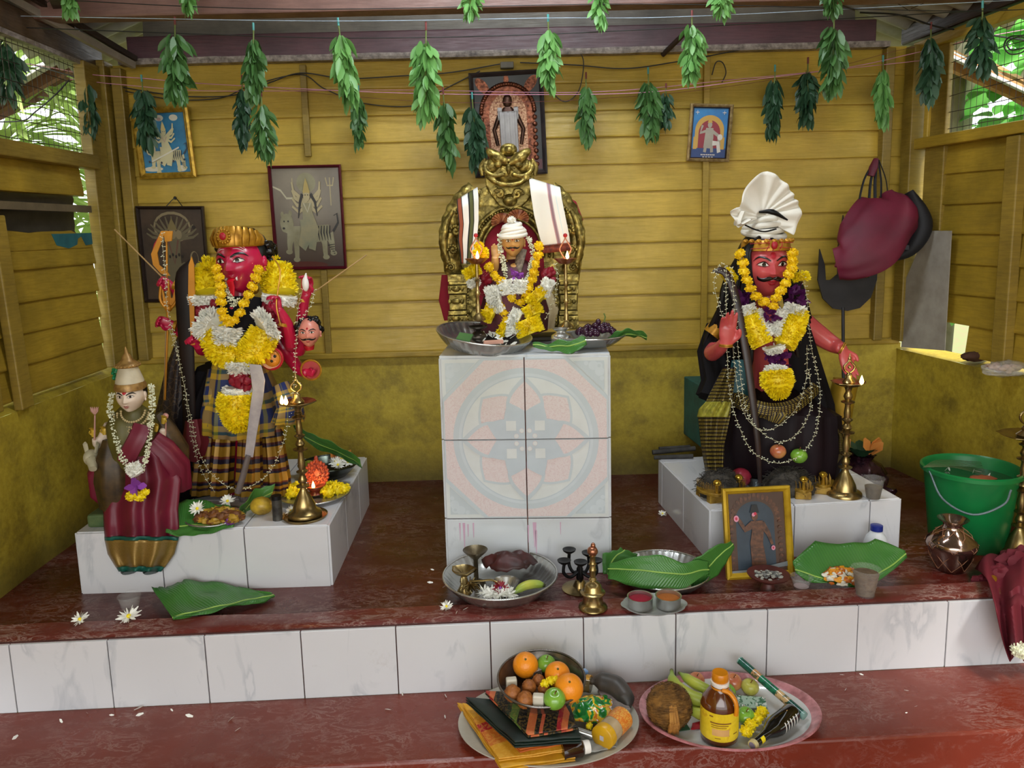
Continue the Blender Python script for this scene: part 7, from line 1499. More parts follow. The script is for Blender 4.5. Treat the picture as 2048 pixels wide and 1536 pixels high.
# steel tray lined with banana leaves
c = F(1335, 1172); c.y += .02
rimtray('steel_tray', 'steel tray lined with banana leaves on the floor right of the pedestal', c+V((-.01, .02, .001)), .165, .045, STL, .76, flutes=40)
bleaf('banana_leaf_piece', 'bright banana leaf with a pale midrib folded across the leaf-lined tray', [at_y(1216, 1138, .22), at_y(1280, 1141, .17), at_y(1360, 1148, .16), at_y(1418, 1140, .2)], [.03, .055, .04, .015], [.02, .058, .055, .03], (.05, .35, .9), curl=-.12, seed=12)
bleaf('banana_leaf_piece', 'dark banana leaf rising at the left of the leaf-lined tray', [at_y(1216, 1150, .28), at_y(1226, 1120, .3), at_y(1250, 1100, .32)], [.02, .04, .02], [.03, .07, .05], (.9, 0, -.4), curl=.1, seed=13, n=24)
bleaf('banana_leaf_piece', 'dark banana leaf leaning against the yellow-framed picture', [at_y(1372, 1158, .24), at_y(1410, 1140, .22), at_y(1440, 1110, .24), at_y(1466, 1088, .27)], [.05, .055, .04, .015], [.05, .06, .05, .015], (.5, .2, -.8), curl=.12, seed=14, n=30)
# clay dish, cups, bottle, leaf with food
c = F(1536, 1182); o = thing('clay_dish', c, 'dark red clay dish of ash and petals before the yellow-framed picture', 'dish'); MB().lathe([(0, 0), (.03, 0), (.026, .01), (.018, .03), (.03, .04), (.068, .058), (.072, .064), (.066, .064), (0, .046)], c, 40).build('footed_dish', mat('dark_red_clay', '#5d2a24', .5, c2='#3f1a18'), o)
heap('ash_and_petals', 'grey ash and petals lying in the dark red clay dish', 'ash', c+V((0, 0, .054)), .05, .045, .006, [('ash', mat('grey_ash', '#6f6f6c', .9)), ('petal_bits', mat('grey_white_petal', '#a8a69c', .8))], 60, 8, .006)
cup('plastic_cup', 'near-empty plastic cup between the clay dish and the leaf of food', F(1602, 1180), .022, .036, .05, .3, mat('thin_pink_drink', '#9d8486', .4))
cup('plastic_cup', 'plastic cup of brown milky drink standing on the kerb before the leaf of food', at_z(1730, 1190, -.002), .030, .045, .095, .82)
cup('plastic_cup', 'plastic cup of brown drink on the right plinth beside the brass lamp', at_z(1746, 998, .176), .026, .038, .085, .6, mat('dark_brown_drink', '#5c4c38', .5, c2='#3c3020', vs=70))
cup('plastic_cup', 'empty plastic cup standing on the floor before the left plinth', F(262, 1226), .024, .036, .065, .12, mat('water_trace', '#4a2a24', .3))
c = F(1700, 1165)
bleaf('banana_leaf_piece', 'wide banana leaf under the yellow food with its back edge raised', [at_y(1590, 1140, .24), at_y(1650, 1158, .2), at_y(1720, 1160, .19), at_y(1770, 1140, .2), at_y(1812, 1108, .24)], [.012, .025, .025, .02, .01], [.03, .13, .12, .11, .01], (.02, .75, .62), curl=.12, seed=15)
heap('food_offering', 'heap of yellow, orange and white food on the wide banana leaf', 'food', at_y(1683, 1162, .2)+V((0, 0, .0)), .075, .045, .05, [('yellow_food', YFB), ('white_rice', RICE), ('orange_food', ORF)], 96, 21, .012)
c = F(1750, 1120); o = thing('milk_bottle', c, 'white milk bottle with a blue cap behind the wide banana leaf', 'bottle'); z0 = at_y(1748, 1050, c.y).z+.03
MB().lathe([(0, 0), (.04, 0), (.043, .01), (.043, z0*.5), (.035, z0*.68), (.02, z0*.82), (.017, z0*.86), (0, z0*.86)], c, 30).build('body', mat('milky_plastic', '#dfe3e8', .3), o); MB().lathe([(.022, z0*.85), (.022, z0*.99), (.02, z0), (0, z0)], c, 30).build('screw_cap', mat('blue_cap', '#1f2f86', .35), o)
tag(MB().ball(F(1783, 1122)+V((0, .0, .03)), (.028, .03, .03), 12, 8, nz=.15).build('charred_lump', DKI), 'black charred lump beside the milk bottle', 'charcoal')
# water pot, bucket
c = F(1900, 1138); o = thing('water_pot', c, 'shiny silver-copper water pot wound with thread before the green bucket', 'pot')
MB().lathe([(0, 0), (.045, 0), (.05, .004), (.068, .05), (.082, .085), (.086, .1), (.08, .115), (.055, .14), (.036, .152), (.031, .165), (.033, .178), (.05, .19), (.052, .193), (.046, .191), (.028, .175), (0, .15)], c, 44).build('pot_body', COPR, o)
m = MB()
for i in range(14):
    a0 = i*2*PI/14; m.loft([c+V((q*math.cos(a0+.5*k*(1 if i % 2 else -1)), q*math.sin(a0+.5*k*(1 if i % 2 else -1)), z)) for k, (q, z) in enumerate(((.034, .16), (.06, .14), (.088, .1), (.07, .05), (.053, .01)))], .0011, 4)
m.build('wound_thread', mat('rusty_thread', '#9b6a4c', .8), o)
c = F(1932, 1090)+V((.02, .03, 0)); GB = mat('green_plastic_bucket', '#0f7a3c', .35, c2='#0c5f32', vs=4, var=.1); zt = at_y(1930, 932, c.y).z+.03
o = thing('plastic_bucket', c, 'green plastic bucket standing by the right wall', 'bucket')
MB().lathe([(0, .004), (.125, .004), (.13, 0), (.135, .01), (.165, zt-.02), (.178, zt-.018), (.178, zt-.004), (.17, zt), (.163, zt-.01), (.13, .012), (0, .01)], c, 60).build('bucket_wall', GB, o)
m = MB(); P = smooth_path([c+V((-.175, -.02, zt-.01)), c+V((-.17, -.11, zt-.09)), c+V((-.10, -.185, zt-.125)), c+V((.0, -.20, zt-.085)), c+V((.035, -.185, zt-.035))], 6); m.loft(P, .004, 8); m.build('wire_handle', mat('grey_handle', '#6f7f84', .35, .3), o)
MB().lathe([(0, 0), (.158, 0)], c+V((0, 0, zt-.05)), 40).build('murky_water', mat('murky_green_water', '#2a5a34', .1), o)
tag(MB().ball(c+V((.02, -.04, zt-.042)), (.05, .03, .016), 14, 8, nz=.3).build('soap_cake', mat('orange_brick_piece', '#b0603c', .8)), 'orange brick-like piece lying in the green bucket', 'brick')
m = MB(); r = random.Random(4)
for i in range(9): petal(m, c+V((r.uniform(-.1, .12), r.uniform(-.09, .1), zt-.045)), (r.uniform(-1, 1), r.uniform(-1, 1), .2), .03, .01, r=r)
tag(m.build('floating_petals', PW, weld=0), 'pale petals floating in the green bucket', 'petals')
m = MB()
for i in range(9): m.loft(smooth_path([c+V((-.19, .0, zt-.0)), c+V((-.1, .0+.012*i-.05, zt+.012)), c+V((.02+.01*i, .02*i-.06, zt-.02))], 4), .001, 4)
tag(m.build('broom_bristles', mat('green_brown_straw', '#4a5a30', .7)), 'thin straw bristles tied at the green bucket\'s left rim', 'straw')
# three dark pots with mango leaves behind the right plinth
PUR = mat('dark_purple_crinkled_foil', '#23101c', .18, .3, c2='#4a2a34', vs=30, bump=1, bs=40)
for px, py, dy, s, lab in ((1748, 985, .45, 1.0, 'dark crinkle-wrapped pot with green leaves behind the right plinth, left one'), (1812, 985, .42, .95, 'dark crinkle-wrapped pot with a yellow flower behind the bucket')):
    c = F(px, 1050)+V((0, dy, 0)); o = thing('kalasam_pot', c, lab, 'pot'); zz = at_y(px, 905, c.y).z+.03
    MB().lathe([(0, 0), (.07*s, 0), (.11*s, zz*.3), (.12*s, zz*.5), (.09*s, zz*.75), (.05*s, zz*.88), (.055*s, zz*.95), (.065*s, zz)], c, 40, wob=lambda a, t: 1+.05*math.sin(a*9+t*6)+.03*math.sin(a*23)).build('crinkled_wrap', PUR, o)
    m = MB()
    for i in range(10): a = i*.63; leafmesh(m, c+V((.02*math.cos(a), .02*math.sin(a), zz-.01)), (math.cos(a)*.8, math.sin(a)*.8, .9), .12*s, .045, .3, up=(0, .2, 1))
    m.build('mango_leaves', LF[2], o, weld=0)
    m = MB()
    for i in range(4): petal(m, c+V((.03, -.03, zz+.01)), (r.uniform(-.5, .8), -.3, .9), .08, .05, cup=.3, r=r)
    m.build('orange_petals', ORP, o, weld=0)
for px, py, s, lab in ((1795, 960, .085, 'low crinkled dark purple bundle on the floor by the right plinth corner'), (1728, 905, .08, 'crinkled dark purple bundle behind the brass lamp of the right plinth')):
    c = F(1790 if s > .08 else 1735, 1060)+V((.02, .24 if s > .08 else .5, 0)); zz = at_y(px, py, c.y).z
    tag(MB().ball(V((c.x, c.y, zz-.08)), (s, s*.8, zz-.05 if zz > .12 else .09), 40, 26, nz=.5, nf=3).build('crinkled_bundle', PUR), lab, 'bundle')
# ------------------------------------------------------------------ right plinth offerings
Rz = lambda px, py, z=.176: at_z(px, py, z)
GW = mat('gilt_painted_wood', '#a8842c', .4, .3, c2='#7c5c1a', vs=30); NAIL = mat('gilt_nail', '#b08a3c', .35, .6)
def sandal(label, c, rz, L=.15):
    T = Matrix.Translation(V(c)) @ Matrix.Rotation(rz, 4, 'Z'); o = thing('spiked_sandal', c, label, 'sandal', None)
    out = [(.034*(1+.22*math.cos(2*a)+.0)*math.cos(a)*1.0, L*.5*math.sin(a)) for a in [2*PI*i/30 for i in range(30)]]
    MB().poly([T @ V((x*1.15, y, .03)) for x, y in out], (0, 0, .012)).build('foot_board', GW, o, bevel=.002)
    MB().box(T @ V((0, L*.28, .015)), (.06, .03, .03), rz=rz).box(T @ V((0, -L*.28, .015)), (.06, .03, .03), rz=rz).build('block_feet', GW, o, smooth=False, bevel=.003)
    m = MB(); 
    for i in range(-2, 3):
        for j in range(-5, 6):
            x, y = i*.013, j*.0125
            if (x/.04)**2+(y/(L*.48))**2 < 1 and not (i == 0 and j == -4): m.loft([T @ V((x, y, .04)), T @ V((x+.001*i, y, .066)), T @ V((x+.001*i, y, .07))], [.0014, .0012, .0002], 5)
    m.build('nails', NAIL, o)
    MB().lathe([(0, 0), (.008, 0), (.006, .02), (.007, .03), (.015, .036), (.016, .044), (.008, .052), (0, .053)], T @ V((0, -L*.36, .04)), 18).build('toe_knob', mat('polished_gilt_knob', '#d0a436', .2, .8), o)
for px, py, rz, lab in ((1428, 1008, .25, 'leftmost spiked gilt sandal on the right plinth'), (1474, 996, .15, 'spiked gilt sandal half hidden behind the yellow frame'), (1612, 1000, -.15, 'spiked gilt sandal just right of the yellow frame'), (1655, 990, -.3, 'rightmost spiked gilt sandal beside the brass lamp')):
    sandal(lab, Rz(px, py)+V((0, .06, 0)), rz)
o = thing('steel_bowl', Rz(1533, 990)+V((0, .1, 0)), 'small dark steel bowl behind the yellow-framed picture', 'bowl'); c = wl(o); MB().lathe([(0, 0), (.035, 0), (.05, .045), (.052, .047), (.045, .044), (.03, .004), (0, .004)], c, 36).build('bowl_wall', mat('grey_steel_bowl', '#6d7474', .2, .9), o)
tag(MB().ball(Rz(1497, 990)+V((0, .1, .04)), (.042, .042, .038), 20, 14).build('pomegranate', mat('pinkish_red_skin', '#b0344a', .35, c2='#8a2434')), 'pinkish red fruit behind the top of the yellow frame', 'fruit')
FUR = mat('black_grey_fur', '#15130f', .8, c2='#4c463e', vs=40)
def furpile(label, c, rx, ry, h, n, seed):
    m = MB().ball(c, (rx, ry, h), 24, 14, nz=.2); r = random.Random(seed)
    for i in range(n):
        a = r.uniform(0, 2*PI); t = r.uniform(0, PI/2); d = V((math.cos(a)*math.cos(t), math.sin(a)*math.cos(t), math.sin(t))); p = V(c)+V((d.x*rx, d.y*ry, d.z*h)); e = V((r.uniform(-1, 1), r.uniform(-1, 1), r.uniform(-.6, .3)))*.025
        m.loft([p, p+d*.008+e*.5, p+d*.006+e], .0009, 3, cap=False)
    return tag(m.build('hair_pile', FUR), label, 'hair')
furpile('heap of black and grey hair at the left of the seated statue\'s feet', V((at_y(1440, 940, .60).x, .60, .2)), .085, .06, .075, 700, 3)
furpile('dark hair heap under the two apples at the seated statue\'s feet', V((at_y(1578, 940, .60).x, .60, .195)), .10, .06, .082, 600, 4)
APP = mat('green_apple_skin', '#7fae3a', .25, c2='#5f9430', vs=20, coat=.3); RAP = mat('red_apple_skin', '#a8303a', .25, c2='#d8a25a', vs=10, coat=.3); PEAR = mat('yellow_pear_skin', '#c2bc58', .35, c2='#a5a040', vs=60)
def apple(label, c, R, mt, nm='apple', cat='apple', tilt=0, flat=.9):
    o = thing(nm, V(c)-V((0, 0, R*flat)), label, cat); c = V(c); T = Matrix.Translation(c) @ Matrix.Rotation(tilt, 4, 'X')
    def f(d): k = math.sqrt(d.x**2+d.y**2); return V((d.x*(1-.1*max(0, -d.z)), d.y*(1-.1*max(0, -d.z)), d.z*flat-(.25*math.exp(-(k/.28)**2) if d.z > 0 else -.12*math.exp(-(k/.25)**2))))
    MB().ball((0, 0, 0), R, 24, 16, fn=f, T=T).build('flesh', mt, o); MB().loft([V((0, 0, R*.6)), V((.1*R, 0, R*.95)), V((.18*R, 0, R*1.1))], R*.05, 5, T=T).build('stalk', BRF, o); return o
apple('red apple at the seated statue\'s feet in front of its robe', at_y(1556, 903, .58), .031, RAP)
apple('green apple at the seated statue\'s feet right of the red one', at_y(1598, 912, .57), .032, APP)
tag(MB().loft([Rz(1305, 905, .19), Rz(1390, 897, .2)], .012, 8).loft([Rz(1308, 915, .185), Rz(1386, 912, .19)], .010, 8).loft([Rz(1318, 897, .2), Rz(1380, 893, .2)], .008, 8).build('stick_bundle', mat('charcoal_grey_bark', '#2a2826', .8, c2='#45423e', vs=20)), 'dark sticks bundled at the back left of the right plinth', 'sticks')
# ------------------------------------------------------------------ right wall things
o = thing('wall_trident', at_y(1687, 960, 1.30), 'big black flat trident on a pole leaning behind the red bag', 'trident'); TRM = mat('black_painted_board', '#1c1a1c', .6, c2='#2a2628')
Z_ = lambda x, y: at_y(x, y, 1.40)
MB().poly([Z_(1640, 498), Z_(1650, 530), Z_(1652, 560), Z_(1662, 560), Z_(1676, 548), Z_(1676, 500), Z_(1687, 430), Z_(1698, 500), Z_(1700, 545), Z_(1714, 558), Z_(1738, 555), Z_(1748, 520), Z_(1758, 500), Z_(1754, 560), Z_(1742, 595), Z_(1720, 616), Z_(1695, 622), Z_(1666, 617), Z_(1646, 597), Z_(1636, 560)], (0, .012, 0)).build('trident_head', TRM, o)
MB().loft([at_y(1686, 615, 1.4), at_y(1688, 990, 1.25)], .008, 10).build('pole', TRM, o)
RB = mat('maroon_nylon', '#6e1230', .6, c2='#520c24', vs=5, bump=.25, bs=7); BS = mat('black_webbing', '#15151c', .7)
o = thing('hanging_bag', at_y(1752, 320, 1.36), 'maroon drawstring bag with black base hanging from a nail on the right corner', 'bag')
P = smooth_path([at_y(1772, 388, 1.33), at_y(1782, 415, 1.3), at_y(1760, 450, 1.27), at_y(1735, 490, 1.25), at_y(1700, 520, 1.25), at_y(1672, 528, 1.27)], 6); n_ = len(P)-1
MB().loft(P, [(lerp(.03, .145, sm(i/n_, 0, .28))*(1-.5*sm(i/n_, .55, 1)), .07*(.3+.7*math.sin(PI*min(1, .12+i/n_*.8)))) for i in range(n_+1)], 36, ref=(0, 1, 0), wob=lambda a, t: 1+.05*math.sin(a*5+t*4)+.03*math.sin(a*9-t*7)).build('nylon_body', RB, o)
P = smooth_path([at_y(1815, 385, 1.30), at_y(1838, 425, 1.28), at_y(1842, 460, 1.27), at_y(1815, 500, 1.27), at_y(1770, 520, 1.27)], 5); MB().loft(P, [(.045*math.sin(PI*(.12+.8*i/20)), .05) for i in range(21)], 16, ref=(0, 1, 0)).build('black_mesh_pocket', BS, o)
m = MB()
for x0, x1, x2, y2 in ((1750, 1728, 1715, 418), (1752, 1742, 1738, 400), (1756, 1762, 1762, 395), (1758, 1772, 1776, 398), (1754, 1750, 1750, 398)): m.loft(smooth_path([at_y(x0, 320, 1.36), at_y(x1, 360, 1.34), at_y(x2, y2, 1.31)], 4), [(.007, .0025)]*9, 8)
m.build('straps', BS, o)
MB().loft([at_y(1752, 318, 1.35), at_y(1747, 335, 1.34), at_y(1741, 352, 1.34)], [(.012, .01), (.022, .014), (.018, .01)], 14).build('maroon_loop', RB, o)
MB().box(at_y(1811, 495, 1.195), (.028, .008, .02), rz=0).build('logo_tag', mat('grey_tag', '#2c2c34', .6), o, smooth=False)
MB().loft([at_y(1670, 530, 1.26), at_y(1700, 536, 1.25), at_y(1690, 548, 1.26)], [(.008, .01), (.02, .02), (.006, .01)], 10).build('gathered_end', RB, o)
m = MB(); pts = [rw(s, z, d) for s, z, d in ((.22, 1.176, .025), (.385, 1.176, .025), (.395, .64, .03), (.09, .61, .03), (.10, .95, .03))]
m.poly(pts, RN*.004); tag(m.build('white_board_panel', mat('off_white_hardboard', '#a49d92', .75, c2='#8f877c'), smooth=False), 'off-white board patching the gap in the right wall below the bag', 'board')
c = at_z(1950, 722, .61); tag(MB().ball(c+V((0, .0, .02)), (.06, .03, .022), 20, 12, nz=.25).build('dry_husk', mat('dark_brown_husk', '#4a2c1a', .8, bump=.6)), 'dark brown husk lying on the right wall ledge', 'husk')
c = at_z(2012, 748, .6); o = thing('snack_bag', c, 'clear plastic bag of pinkish pieces on the right wall ledge', 'bag'); r = random.Random(6); m = MB()
for i in range(26): m.ball(c+V((r.uniform(-.07, .07), r.uniform(-.03, .04), r.uniform(.01, .035))), (.016, .012, .01), 8, 6, nz=.3, seed=i)
m.build('pink_pieces', mat('pinkish_pieces', '#b08a78', .6, c2='#9a8a5c', vs=14), o); MB().ball(c+V((0, 0, .022)), (.098, .05, .032), 26, 14, nz=.3, nf=4).build('plastic_film', mat('clear_film', '#ffffff', .1, alpha=.22, spec=.9), o)
# crumpled red cloth over the kerb at the right edge
RC = mat('crimson_cloth', '#6e1024', .75, c2='#540a1a', vs=4)
def rc(u, w):
    x0, y0 = interp([(0, (1950, 1155)), (.35, (1975, 1180)), (.55, (1990, 1205)), (1, (2020, 1320))], w); x = lerp(x0, 2120, u); yy = interp([(0, .30), (.35, .14), (.5, .03), (.6, -.02), (1, -.05)], w)
    p = at_y(x, y0-(55*math.sin(PI*min(1, u*.9+.1)) if w < .5 else 0)*(1-w*1.6), yy-.04*abs(math.sin(u*9+w*3))-.02*math.sin(u*23+w*5)); return p+V((0, 0, .02*math.sin(u*13+w*6)))
o = thing('red_cloth', at_y(2030, 1200, .1), 'crumpled crimson cloth draped over the kerb at the right edge of the photo', 'cloth'); MB().grid(rc, 70, 50).build('draped_sheet', RC, o, solid=.003); MB().ball(at_y(1998, 1150, .2), (.05, .04, .035), 20, 14, nz=.4).ball(at_y(2040, 1130, .22), (.07, .05, .06), 24, 16, nz=.4).ball(at_y(1965, 1165, .2), (.035, .03, .025), 18, 12, nz=.4).build('bunched_folds', RC, o)
MB().poly(arc(at_y(1985, 1158, .145), .014, 0, 6.1, 16), (0, -.003, 0)).build('gilt_mark', GLD, o)
m = MB(); pom(m, at_y(2042, 1300, -.1), .03, 120, seed=3); tag(m.build('pale_flower', JAS, weld=0), 'pale flower cluster at the right edge of the photo beneath the red cloth', 'flower')
# floor leaf and loose flowers on the left
bleaf('banana_leaf_piece', 'large banana leaf lying on the floor before the left plinth', [F(345, 1236, .002), F(400, 1222, .006), F(460, 1207, -.0), F(510, 1198, -.012), F(548, 1190, -.015)], [.015, .03, .03, .04, .01], [.25, .22, .19, .09, .02], F(288, 1163)-F(345, 1236)+V((0, 0, .01)), curl=.05, seed=18, rip=.008, n=60, tear=.05)
for i, (px, py, R_, lab) in enumerate(((160, 1240, .032, 'white flower nearest the left edge on the kerb'), (258, 1234, .04, 'white flower on the kerb before the empty plastic cup'), (893, 1214, .025, 'white flower on the kerb left of the floor tray'), (640, 1000, .0, ''), (1325, 1028, .022, 'small white flower on the floor between pedestal and right plinth'))):
    if R_: m = MB(); daisy(m, at_z(px, py, .008 if px < 1000 else -.02), R_, (0, -.3, .9), 12, seed=i+60); tag(m.build('white_flower', [PW, PY], weld=0), lab, 'flower')
PTL = MB(); petal(PTL, (0, 0, 0), (1, 0, .05), .028, .011, cup=.2, r=random.Random(1)); PTL = PTL.build('fallen_petal', PW, origin=(0, 0, 0)); r = random.Random(9); first = True
for zz, lab, grp, L in ((-.232, 'white petal fallen on the lower red step left of the saris', 'white petals on the lower step', ((125, 1445), (172, 1424), (228, 1430), (268, 1420), (287, 1426), (346, 1422), (386, 1433), (456, 1443), (470, 1462), (770, 1418), (890, 1388), (890, 1430), (806, 1391), (36, 1470))),
                    (.001, 'white petal fallen on the kerb near the floor tray', 'white petals on the kerb', ((926, 1220), (912, 1228), (965, 1216), (878, 1212), (950, 1205), (866, 1165), (868, 1140), (885, 1175))),
                    (-.232, 'pale green petal scrap on the lower red step right of the pink-rimmed tray', 'pale scraps on the lower step', ((1690, 1381), (1808, 1380), (1829, 1413), (1815, 1425), (1660, 1350), (1680, 1349), (1727, 1350)))):
    for px, py in L:
        q = PTL if first else PTL.copy()
        if not first: COL.objects.link(q)
        first = False; q.location = at_z(px, py, zz); s = r.uniform(.5, 1.1)*(.6 if 'scrap' in lab else 1); q.scale = (s, s, s); q.rotation_euler = (0, 0, r.uniform(0, 6.28)); tag(q, lab, 'petal', grp)
# ------------------------------------------------------------------ the two big offering trays on the lower step
S0 = -.235; Gz = lambda px, py, z: at_z(px, py, z)
c = V((.10, -.212, S0)); o = thing('white_plate', c, 'large off-white plate under the saris and fruit bowl on the lower step', 'plate')
MB().lathe([(0, .004), (.18, .004), (.21, .008), (.262, .026), (.268, .027), (.268, .023), (.212, .004), (.18, 0), (0, 0)], c, 80, sy=.77).build('dish', mat('off_white_melamine', '#b9b4a6', .35, c2='#a8a394'), o)
# folded saris
SA = NT('black_sari_weave'); uv = SA.n('UVMap').outputs[0]; s_ = SA.n('SeparateXYZ', {0: uv}); v_ = SA.math('FRACT', SA.math('MULTIPLY', SA.math('ADD', s_.outputs[1], SA.math('MULTIPLY', SA.noise(SA.co(), 9), .03)), 1.0)); z_ = SA.math('GREATER_THAN', SA.noise(SA.co(), 130, 2), .53)
col = SA.ramp(v_, [(0, srgb('#0d0e0f')), (.16, srgb('#c65a40')), (.2, srgb('#131010')), (.26, srgb('#c8683c')), (.36, srgb('#0b0c0d')), (.5, srgb('#55702c')), (.6, srgb('#10281c')), (.66, srgb('#0b0c0d')), (.86, srgb('#c6643c')), (.94, srgb('#a01c2c'))], True)
SA.fin(SA.mix(SA.math('MULTIPLY', z_, .16), col, srgb('#c8a04a')), .6); SA = SA.m
SB = NT('yellow_red_sari_weave'); uv = SB.n('UVMap').outputs[0]; s_ = SB.n('SeparateXYZ', {0: uv}); z_ = SB.math('GREATER_THAN', SB.noise(SB.co(), 110, 2), .52)
col = SB.ramp(s_.outputs[1], [(0, srgb('#d99c1c')), (.3, srgb('#c47f1c')), (.42, srgb('#a01c22')), (.55, srgb('#c46a22')), (.8, srgb('#d0921c'))], True); SB.fin(SB.mix(SB.math('MULTIPLY', z_, .3), col, srgb('#e0b04a')), .55); SB = SB.m
ORS = mat('orange_silk', '#c9681f', .5, c2='#a84f16', vs=14); YES = mat('yellow_silk', '#d8a01c', .5, c2='#b8801a', vs=20); RES = mat('red_silk', '#96141f', .5, c2='#7a0f1a'); BKS = mat('black_green_silk', '#0c1210', .5, c2='#12281e', vs=6)
def cloth_slab(o, nm, mt, P, t, seed, lay=3):
    """folded cloth: P = four top corners (back-left, back-right, front-right, front-left); wavy layered edge"""
    m = MB(); P = [V(p) for p in P]
    for k in range(lay):
        z0 = -t*k/lay; tt = t/lay*.92; off = .003*math.sin(seed+k*2.1)
        def edge(s):            # perimeter param 0..4
            i = int(s) % 4; f = s-int(s); return P[i].lerp(P[(i+1) % 4], f)
        ctr = sum(P, V((0, 0, 0)))/4; N = 96
        def g(u, w):
            e = edge(u*4*.99999); d = (e-ctr); n = noise.noise(V((u*22, seed+k*3, 0)))
            prof = ((0, 0), (.5, 0), (.94, -.0003), (1.0, -tt*.25), (1.008, -tt*.5), (1.0, -tt*.8), (.93, -tt))[int(round(w*6))]
            return ctr+d*(prof[0]*(1+off+.02*n*prof[0]))+V((0, 0, z0+prof[1]+.0035*noise.noise(V((e.x*14, e.y*14, seed)))))
        m.grid(g, N, 6)
        for j in range(len(m.v)-(N+1)*7, len(m.v)):
            q = V(m.v[j]); a = P[1]-P[0]; b = P[3]-P[0]; m.uv[j] = ((q-P[0]).dot(a)/a.dot(a), (q-P[0]).dot(b)/b.dot(b)+.06*k)
    return m.build(nm, mt, o)
z1, z2, z3 = S0+.032, S0+.050, S0+.085
st = lambda z, pts: [Gz(x, y, z) for x, y in pts]
o = thing('folded_sari', Gz(1050, 1500, S0+.02), 'folded yellow and orange sari at the bottom of the stack on the white plate', 'sari'); cloth_slab(o, 'yellow_fold', YES, st(S0+.036, [(915, 1404), (1120, 1440), (1150, 1512), (1003, 1532)]), .017, 1, 2); cloth_slab(o, 'red_orange_fold', SB, st(S0+.05, [(926, 1405), (1120, 1430), (1148, 1496), (998, 1515)]), .013, 2, 2)
o = thing('folded_sari', Gz(1050, 1490, S0+.06), 'folded orange silk sari in the middle of the stack on the white plate', 'sari'); cloth_slab(o, 'orange_fold', ORS, st(S0+.066, [(950, 1410), (1130, 1425), (1140, 1478), (1040, 1498)]), .015, 4, 2)
o = thing('folded_sari', Gz(1050, 1480, S0+.07), 'folded black and green sari under the patterned one on the white plate', 'sari'); cloth_slab(o, 'black_fold', BKS, st(S0+.092, [(932, 1392), (1140, 1410), (1162, 1472), (1030, 1482)]), .024, 5, 3)
o = thing('folded_sari', Gz(1050, 1470, S0+.1), 'top folded black sari with coral and green borders on the white plate', 'sari'); T_ = [Gz(x, y, S0+.108) for x, y in ((970, 1380), (1120, 1390), (1155, 1452), (1056, 1466))]; cloth_slab(o, 'patterned_fold', SA, [T_[1], T_[2], T_[3], T_[0]], .015, 7, 2)
m = MB()
for i in range(14): a = i*.4; m.loft([Gz(923+i*.5, 1405+i*1.3, S0+.05), Gz(922+i*5, 1425+i*7, S0+.03)], .0022, 5)
# fruit bowl
bc = Gz(1083, 1384, S0+.132); TB_ = Matrix.Translation(bc) @ Matrix.Rotation(.10, 4, 'X'); o = rimtray('steel_bowl', 'steel bowl heaped with oranges, apples and sweets on top of the saris', bc, .126, .05, mat('dull_steel_bowl', '#8f8a84', .22, .9, c2='#5f5852'), .72, T=TB_, flutes=0, cat='bowl')
FZ = bc.z
ORA = NT('orange_peel'); _c = ORA.co(); ORA.fin(ORA.mix(ORA.noise(_c, 12), srgb('#e8860c'), srgb('#f0951a')), .38); ORA.bump(ORA.noise(_c, 220, 2), .5, .002); ORA = ORA.m
for px, py, R_, lab in ((1051, 1330, .038, 'orange highest at the back left of the fruit bowl'), (1115, 1349, .037, 'orange in the middle of the fruit bowl behind the yellow flower'), (1138, 1376, .0405, 'orange at the right rim of the fruit bowl')):
    q = Gz(px, py, FZ+.052); o = thing('orange', q-V((0, 0, R_)), lab, 'orange'); MB().ball(q, (R_, R_, R_*.98), 32, 20).build('peel', ORA, o); MB().ball(q+V((0, -R_*.55, R_*.8)), .0035, 8, 6).build('stem_button', mat('green_brown_stem', '#5a5a24', .7), o)
apple('green apple at the back of the fruit bowl', Gz(1093, 1328, FZ+.045), .0285, APP, tilt=.2); apple('green apple at the front of the fruit bowl', Gz(1109, 1398, FZ+.045), .0315, APP, tilt=.35)
LAD = mat('brown_sweet_ball', '#a8662a', .55, c2='#7c4218', vs=90, bump=1, bs=70)
for px, py, R_, lab in ((1025, 1387, .0235, 'brown sweet ball at the left rim of the fruit bowl'), (1050, 1400, .0235, 'brown sweet ball at the front left of the fruit bowl'), (1058, 1374, .021, 'brown sweet ball in the centre of the fruit bowl'), (1077, 1361, .018, 'brown sweet ball behind the yellow flower in the fruit bowl'), (1088, 1380, .018, 'small brown sweet ball left of the yellow flower')):
    tag(MB().ball(Gz(px, py, FZ+.038), R_, 24, 16, nz=.14, nf=5, seed=px).build('sweet_ball', LAD), lab, 'sweet')
for px, py, rz, lab in ((1023, 1371, .1, 'white block sweet standing at the left of the fruit bowl'), (1077, 1404, -.15, 'white block sweet standing at the front of the fruit bowl')):
    tag(MB().box(Gz(px, py, FZ+.035), (.031, .022, .046), rz=rz).build('block_sweet', mat('creamy_white_block', '#dcd4c2', .5), bevel=.004, smooth=False), lab, 'sweet')
tag(MB().box(Gz(1072, 1348, FZ+.03), (.03, .02, .03), rz=.5).build('foil_piece', STL, bevel=.002, smooth=False), 'small shiny foil piece behind the centre sweet ball', 'foil')
m = MB(); [pom(m, Gz(px, py, FZ+.06), .014, 70, seed=px) for px, py in ((1090, 1367), (1100, 1362), (1110, 1358), (1118, 1352))]; tag(m.build('yellow_flower', PY, weld=0), 'yellow flower lying across the middle of the fruit bowl', 'flower')
